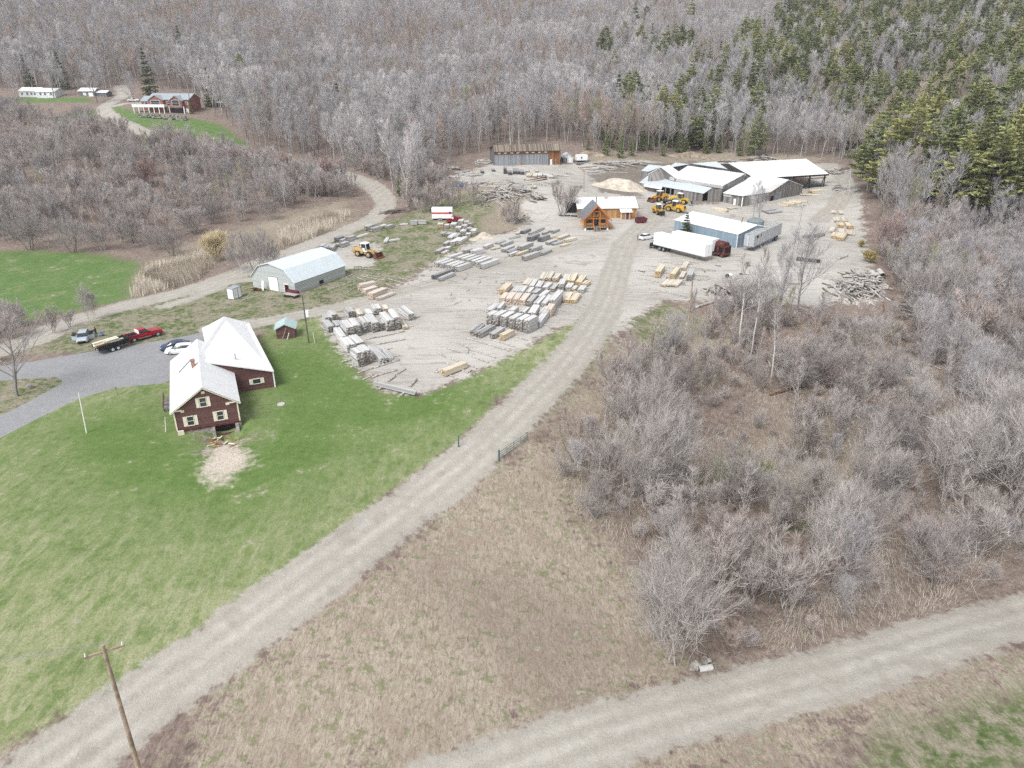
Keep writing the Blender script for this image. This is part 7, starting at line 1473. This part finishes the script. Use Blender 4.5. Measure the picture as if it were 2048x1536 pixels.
# ------------------------------------------------------------------ single trees one can point to
plant_px('yardtree', (34,792), 636, 'large spreading bare tree on the grass island inside the drive', squash=1.0)
for x, y, t_ in ((462,541,492),(490,546,470),(512,548,462),(535,540,478),(556,533,492)): plant_px('roundtree', (x,y), t_, 'slim bare alder in the row between the country road and the gambrel barn', 'alders behind the gambrel barn', squash=.62)
for x, y, t_ in ((108,666,612),(137,655,615),): plant_px('scrub', (x,y), t_, 'small bare tree at the roadside left of the drive', 'small roadside trees')
for x, y, t_ in ((178,641,572),(188,637,578)): plant_px('paletree', (x,y), t_, 'pale bare tree at the roadside below the green hay field', 'pale roadside trees', squash=.55)
plant_px('willow', (436,522), 470, 'yellow twigged willow bush in the reeds by the country road', squash=1.1)
plant_px('forsythia', (1738,524), 504, 'soft yellow bush at the right edge of the yard', squash=1.5); plant_px('forsythia', (1722,494), 482, 'small yellow bush behind the larger yellow bush', squash=1.3)
plant_px('redbush', (1770,515), 432, 'red twigged bush tree at the forest edge right of the yard'); plant_px('redbush', (1790,500), 445, 'second red twigged bush deeper in the forest edge')
plant_px('neartree', (1503,452), 368, 'bare tree between the blue warehouse and the sawmill', squash=.75); plant_px('neartree', (1517,450), 378, 'slighter bare tree next to the one behind the blue warehouse', squash=.6)
plant_px('spruce', (1371,478), 424, 'small green spruce between the white trailers and blue warehouse', squash=1.6)
plant_px('neartree', (1592,650), 470, 'open branched dark bare tree before the gravel behind the ravine', squash=1.1); plant_px('neartree', (1560,640), 500, 'thin dark bare tree left of the open branched one', squash=.7)
for x, y, t_ in ((1500,715,500),(1478,700,520),(1540,770,610)): plant_px('birch', (x,y), t_, 'white birch leaning over the ravine edge right of the tan utility pole', 'birches at the ravine edge')
plant_px('scrub', (1125,432), 350, 'bare tree left of the board shed loading bay', squash=.9); plant_px('birch', (1040,310), 222, 'tall white trunked tree behind the left end of the long shed', squash=1.1)
for x, y, t_ in ((1012,446,405),(1032,448,400),(1022,450,410)): plant_px('scrub', (x,y), t_, 'grey bush in the hollow at the foot of the bank', 'bushes at the foot of the bank', squash=.9)
for x, y, t_ in ((390,468,418),(570,415,372),(480,430,385),(415,440,395),(545,440,400),(345,512,458),(310,500,455),(270,495,445),(210,500,450),(150,505,440),(60,500,430)): plant_px('roundtree', (x,y), t_, 'round crowned bare tree at the edge of the brush above the hay field', 'round bare trees above the hay field', squash=1.0)
plant_px('neartree', (108,196), 132, 'bare tree before the right end of the white bungalow', squash=1.2); plant_px('neartree', (195,205), 130, 'bare tree right of the dark garage', squash=1.3); plant_px('neartree', (30,200), 132, 'bare tree left of the white bungalow', squash=1.2); plant_px('neartree', (270,215), 150, 'bare tree left of the brick house', squash=.8)
plant_px('spruce', (383,228), 185, 'narrow evergreen at the right corner of the brick house', squash=.5)
for x, y, h_, k in ((365,112,58,'spruce'),(472,172,50,'pine'),(490,165,55,'pine'),(305,172,72,'spruce'),(420,190,52,'spruce'),(133,155,48,'spruce'),(118,150,42,'spruce'),(62,152,40,'spruce'),(680,232,62,'spruce'),(545,195,40,'pine'),(1232,232,78,'spruce'),(1252,238,90,'pine'),(1392,250,60,'pine'),(1420,190,50,'pine'),(1510,290,70,'pine')): plant_px(k, (x,y+24), y-h_*1.1, f'lone dark {k} standing out of the grey woods', 'lone evergreens in the grey woods', squash=.95)
for x, y, h_ in ((1212,312,42),(1240,316,48),(1263,312,36),(1300,300,30),(1175,300,26),(1326,312,30),(1355,305,40),(800,392,40),(670,385,26),(1655,260,60),(1500,312,46)): plant_px('youngpine', (x,y), y-h_, 'young light green pine at the foot of the wooded hill', 'young pines at the hill foot', squash=.9)
for x, y, h_ in ((1690,300,110),(1735,380,140),(1775,395,190),(1805,400,210),(1835,410,190),(1870,420,170),(1930,420,190),(1985,430,180),(2040,430,190),(1620,262,90),(1780,330,150),(1900,330,140),(1980,320,150)): plant_px('pine', (x,y), y-h_, 'big full crowned white pine at the front of the right hand forest', 'big pines at the forest front', squash=1.15)
plant_px('paletree', (1790,425), 330, 'pale bare tree before the big pines at the forest front', squash=.8); plant_px('paletree', (1795,410), 335, 'second pale bare tree close behind the first at the forest front', squash=.7)
for x, y, t_ in ((1960,960,740),(1890,1000,820),(2020,1010,800),(1740,1010,870),(1700,1100,970),(1350,1325,1105),(1310,1280,1150),(1285,900,740),(1240,990,840),(1330,980,820),(1640,1160,1010),(1850,640,520)): plant_px('paletree', (x,y), t_, 'large pale bush tree with fanning bare branches in the ravine', 'large pale bush trees of the ravine', squash=1.0)
# ------------------------------------------------------------------ dead grass and reeds (blades)
def blades(name, P, hlo, hhi, w, mat, per=5, spread=.25, lay=.8, k_=1.0):
    P = np.repeat(P, per, 0); n = len(P); P = P+np.column_stack([RNG.normal(size=(n,2))*spread, np.zeros(n)]); P[:,2] = H(P[:,0], P[:,1])-.02
    a = 2.2*np.sin(P[:,0]*.21+1.7*np.sin(P[:,1]*.17))+RNG.normal(size=n)*.5; h = RNG.uniform(hlo, hhi, n); l = RNG.uniform(.3,1,n)*lay
    tip = P+np.column_stack([np.cos(a)*h*l, np.sin(a)*h*l, h*np.sqrt(np.maximum(.08,1-l*l))]); s = np.column_stack([-np.sin(a), np.cos(a), np.zeros(n)])*w/2
    V = np.stack([P-s, P+s, tip+s*.3, tip-s*.3], 1).reshape(-1,3); Fb = (np.arange(n)*4)[:,None]+np.array([[0,1,2,3]]); me = np_mesh(name, V, Fb, mat)
    at = me.color_attributes.new('tint', 'FLOAT_COLOR', 'POINT'); c0 = np.array([[.50,.44,.36],[.43,.37,.31],[.38,.30,.26],[.56,.52,.45],[.30,.29,.19]]); k = c0[RNG.integers(0, 5, n)]*RNG.uniform(.8,1.1,(n,1))*k_; at.data.foreach_set('color', np.repeat(np.column_stack([k, np.ones(n)]), 4, 0).astype(np.float32).ravel())
    o = bpy.data.objects.new(name, me); COL.objects.link(o); return tag(o, kind='stuff')
MT['blade'] = mat_tint('grass_blades', .9, .1)
Pg = scatter(STRAW[:1]+STRAW[3:5]+[F3], .62, ymax=150, clear=.35, xlim=140, keep=.75); blades('dead_grass', Pg, .3, .95, .04, MT['blade'], 6, .35, .97, .86)
Pr = scatter([[(285,545),(400,512),(455,500),(400,560),(330,592),(262,602)],[(560,470),(640,432),(700,430),(640,470),(560,500)]], .9, ymax=260, clear=.8, xlim=200, zone_lim=.9); blades('reed_grass', Pr, 1.2, 2.3, .09, MT['blade'], 9, .5, .35, 1.18)
# ------------------------------------------------------------------ camera, sky, sun
cd = bpy.data.cameras.new('camera'); cam = bpy.data.objects.new('camera', cd); COL.objects.link(cam)
cam.location = (0, 0, CAMZ); cam.rotation_euler = (math.pi/2 - PITCH, 0, 0)
cd.sensor_width = 36; cd.lens = 36*F/2048; cd.clip_start = .5; cd.clip_end = 5000
scene.camera = cam
SUN_EL, SUN_AZ = math.radians(52), math.radians(215)     # azimuth clockwise from +y
w = bpy.data.worlds.new('World'); scene.world = w; w.use_nodes = True
nt = w.node_tree; bg = nt.nodes['Background']; sky = nt.nodes.new('ShaderNodeTexSky'); sky.sky_type = 'NISHITA'; sky.sun_disc = False
sky.sun_elevation = SUN_EL; sky.sun_rotation = SUN_AZ; sky.air_density = 1.0; sky.dust_density = 3.0; sky.ozone_density = 1.0; sky.altitude = 400
hs = nt.nodes.new('ShaderNodeHueSaturation'); hs.inputs['Saturation'].default_value = .22
hs.inputs['Saturation'].default_value = .2
nt.links.new(sky.outputs[0], hs.inputs['Color']); nt.links.new(hs.outputs[0], bg.inputs[0]); bg.inputs[1].default_value = .15
sl = bpy.data.lights.new('sun', 'SUN'); so = bpy.data.objects.new('sun', sl); COL.objects.link(so)
sl.energy = 1.5; sl.angle = math.radians(24); sl.color = (1, .995, .98)
so.rotation_euler = (math.pi/2 - SUN_EL, 0, math.pi - SUN_AZ)
so.location = (0, 0, 200)
vs = scene.view_settings; vs.view_transform = 'Standard'; vs.look = 'None'; vs.gamma = 1; vs.use_curve_mapping = False; vs.exposure = .78
cy = scene.cycles; cy.max_bounces = 5; cy.diffuse_bounces = 3; cy.transparent_max_bounces = 4; cy.volume_bounces = 0; cy.use_denoising = False; cy.sampling_pattern = 'BLUE_NOISE'; cy.denoiser = 'OPENIMAGEDENOISE'; cy.denoising_input_passes = 'RGB_ALBEDO_NORMAL'; cy.denoising_prefilter = 'NONE'
scene.render.use_persistent_data = False

# ------------------------------------------------------------------ hazy air
hz = MB(); hz.span(-1900, 1900, -60, 1250, -16, 420); ho = hz.build('haze', bpy.data.materials.new('haze_air')); tag(ho, kind='stuff')
hm = ho.data.materials[0]; hm.use_nodes = True; hn = hm.node_tree; hn.nodes.clear(); ou = hn.nodes.new('ShaderNodeOutputMaterial'); pv = hn.nodes.new('ShaderNodeVolumePrincipled'); pv.inputs['Density'].default_value = .00014; pv.inputs['Color'].default_value = (.90,.92,1,1); pv.inputs['Anisotropy'].default_value = .1
hn.links.new(pv.outputs[0], ou.inputs['Volume'])
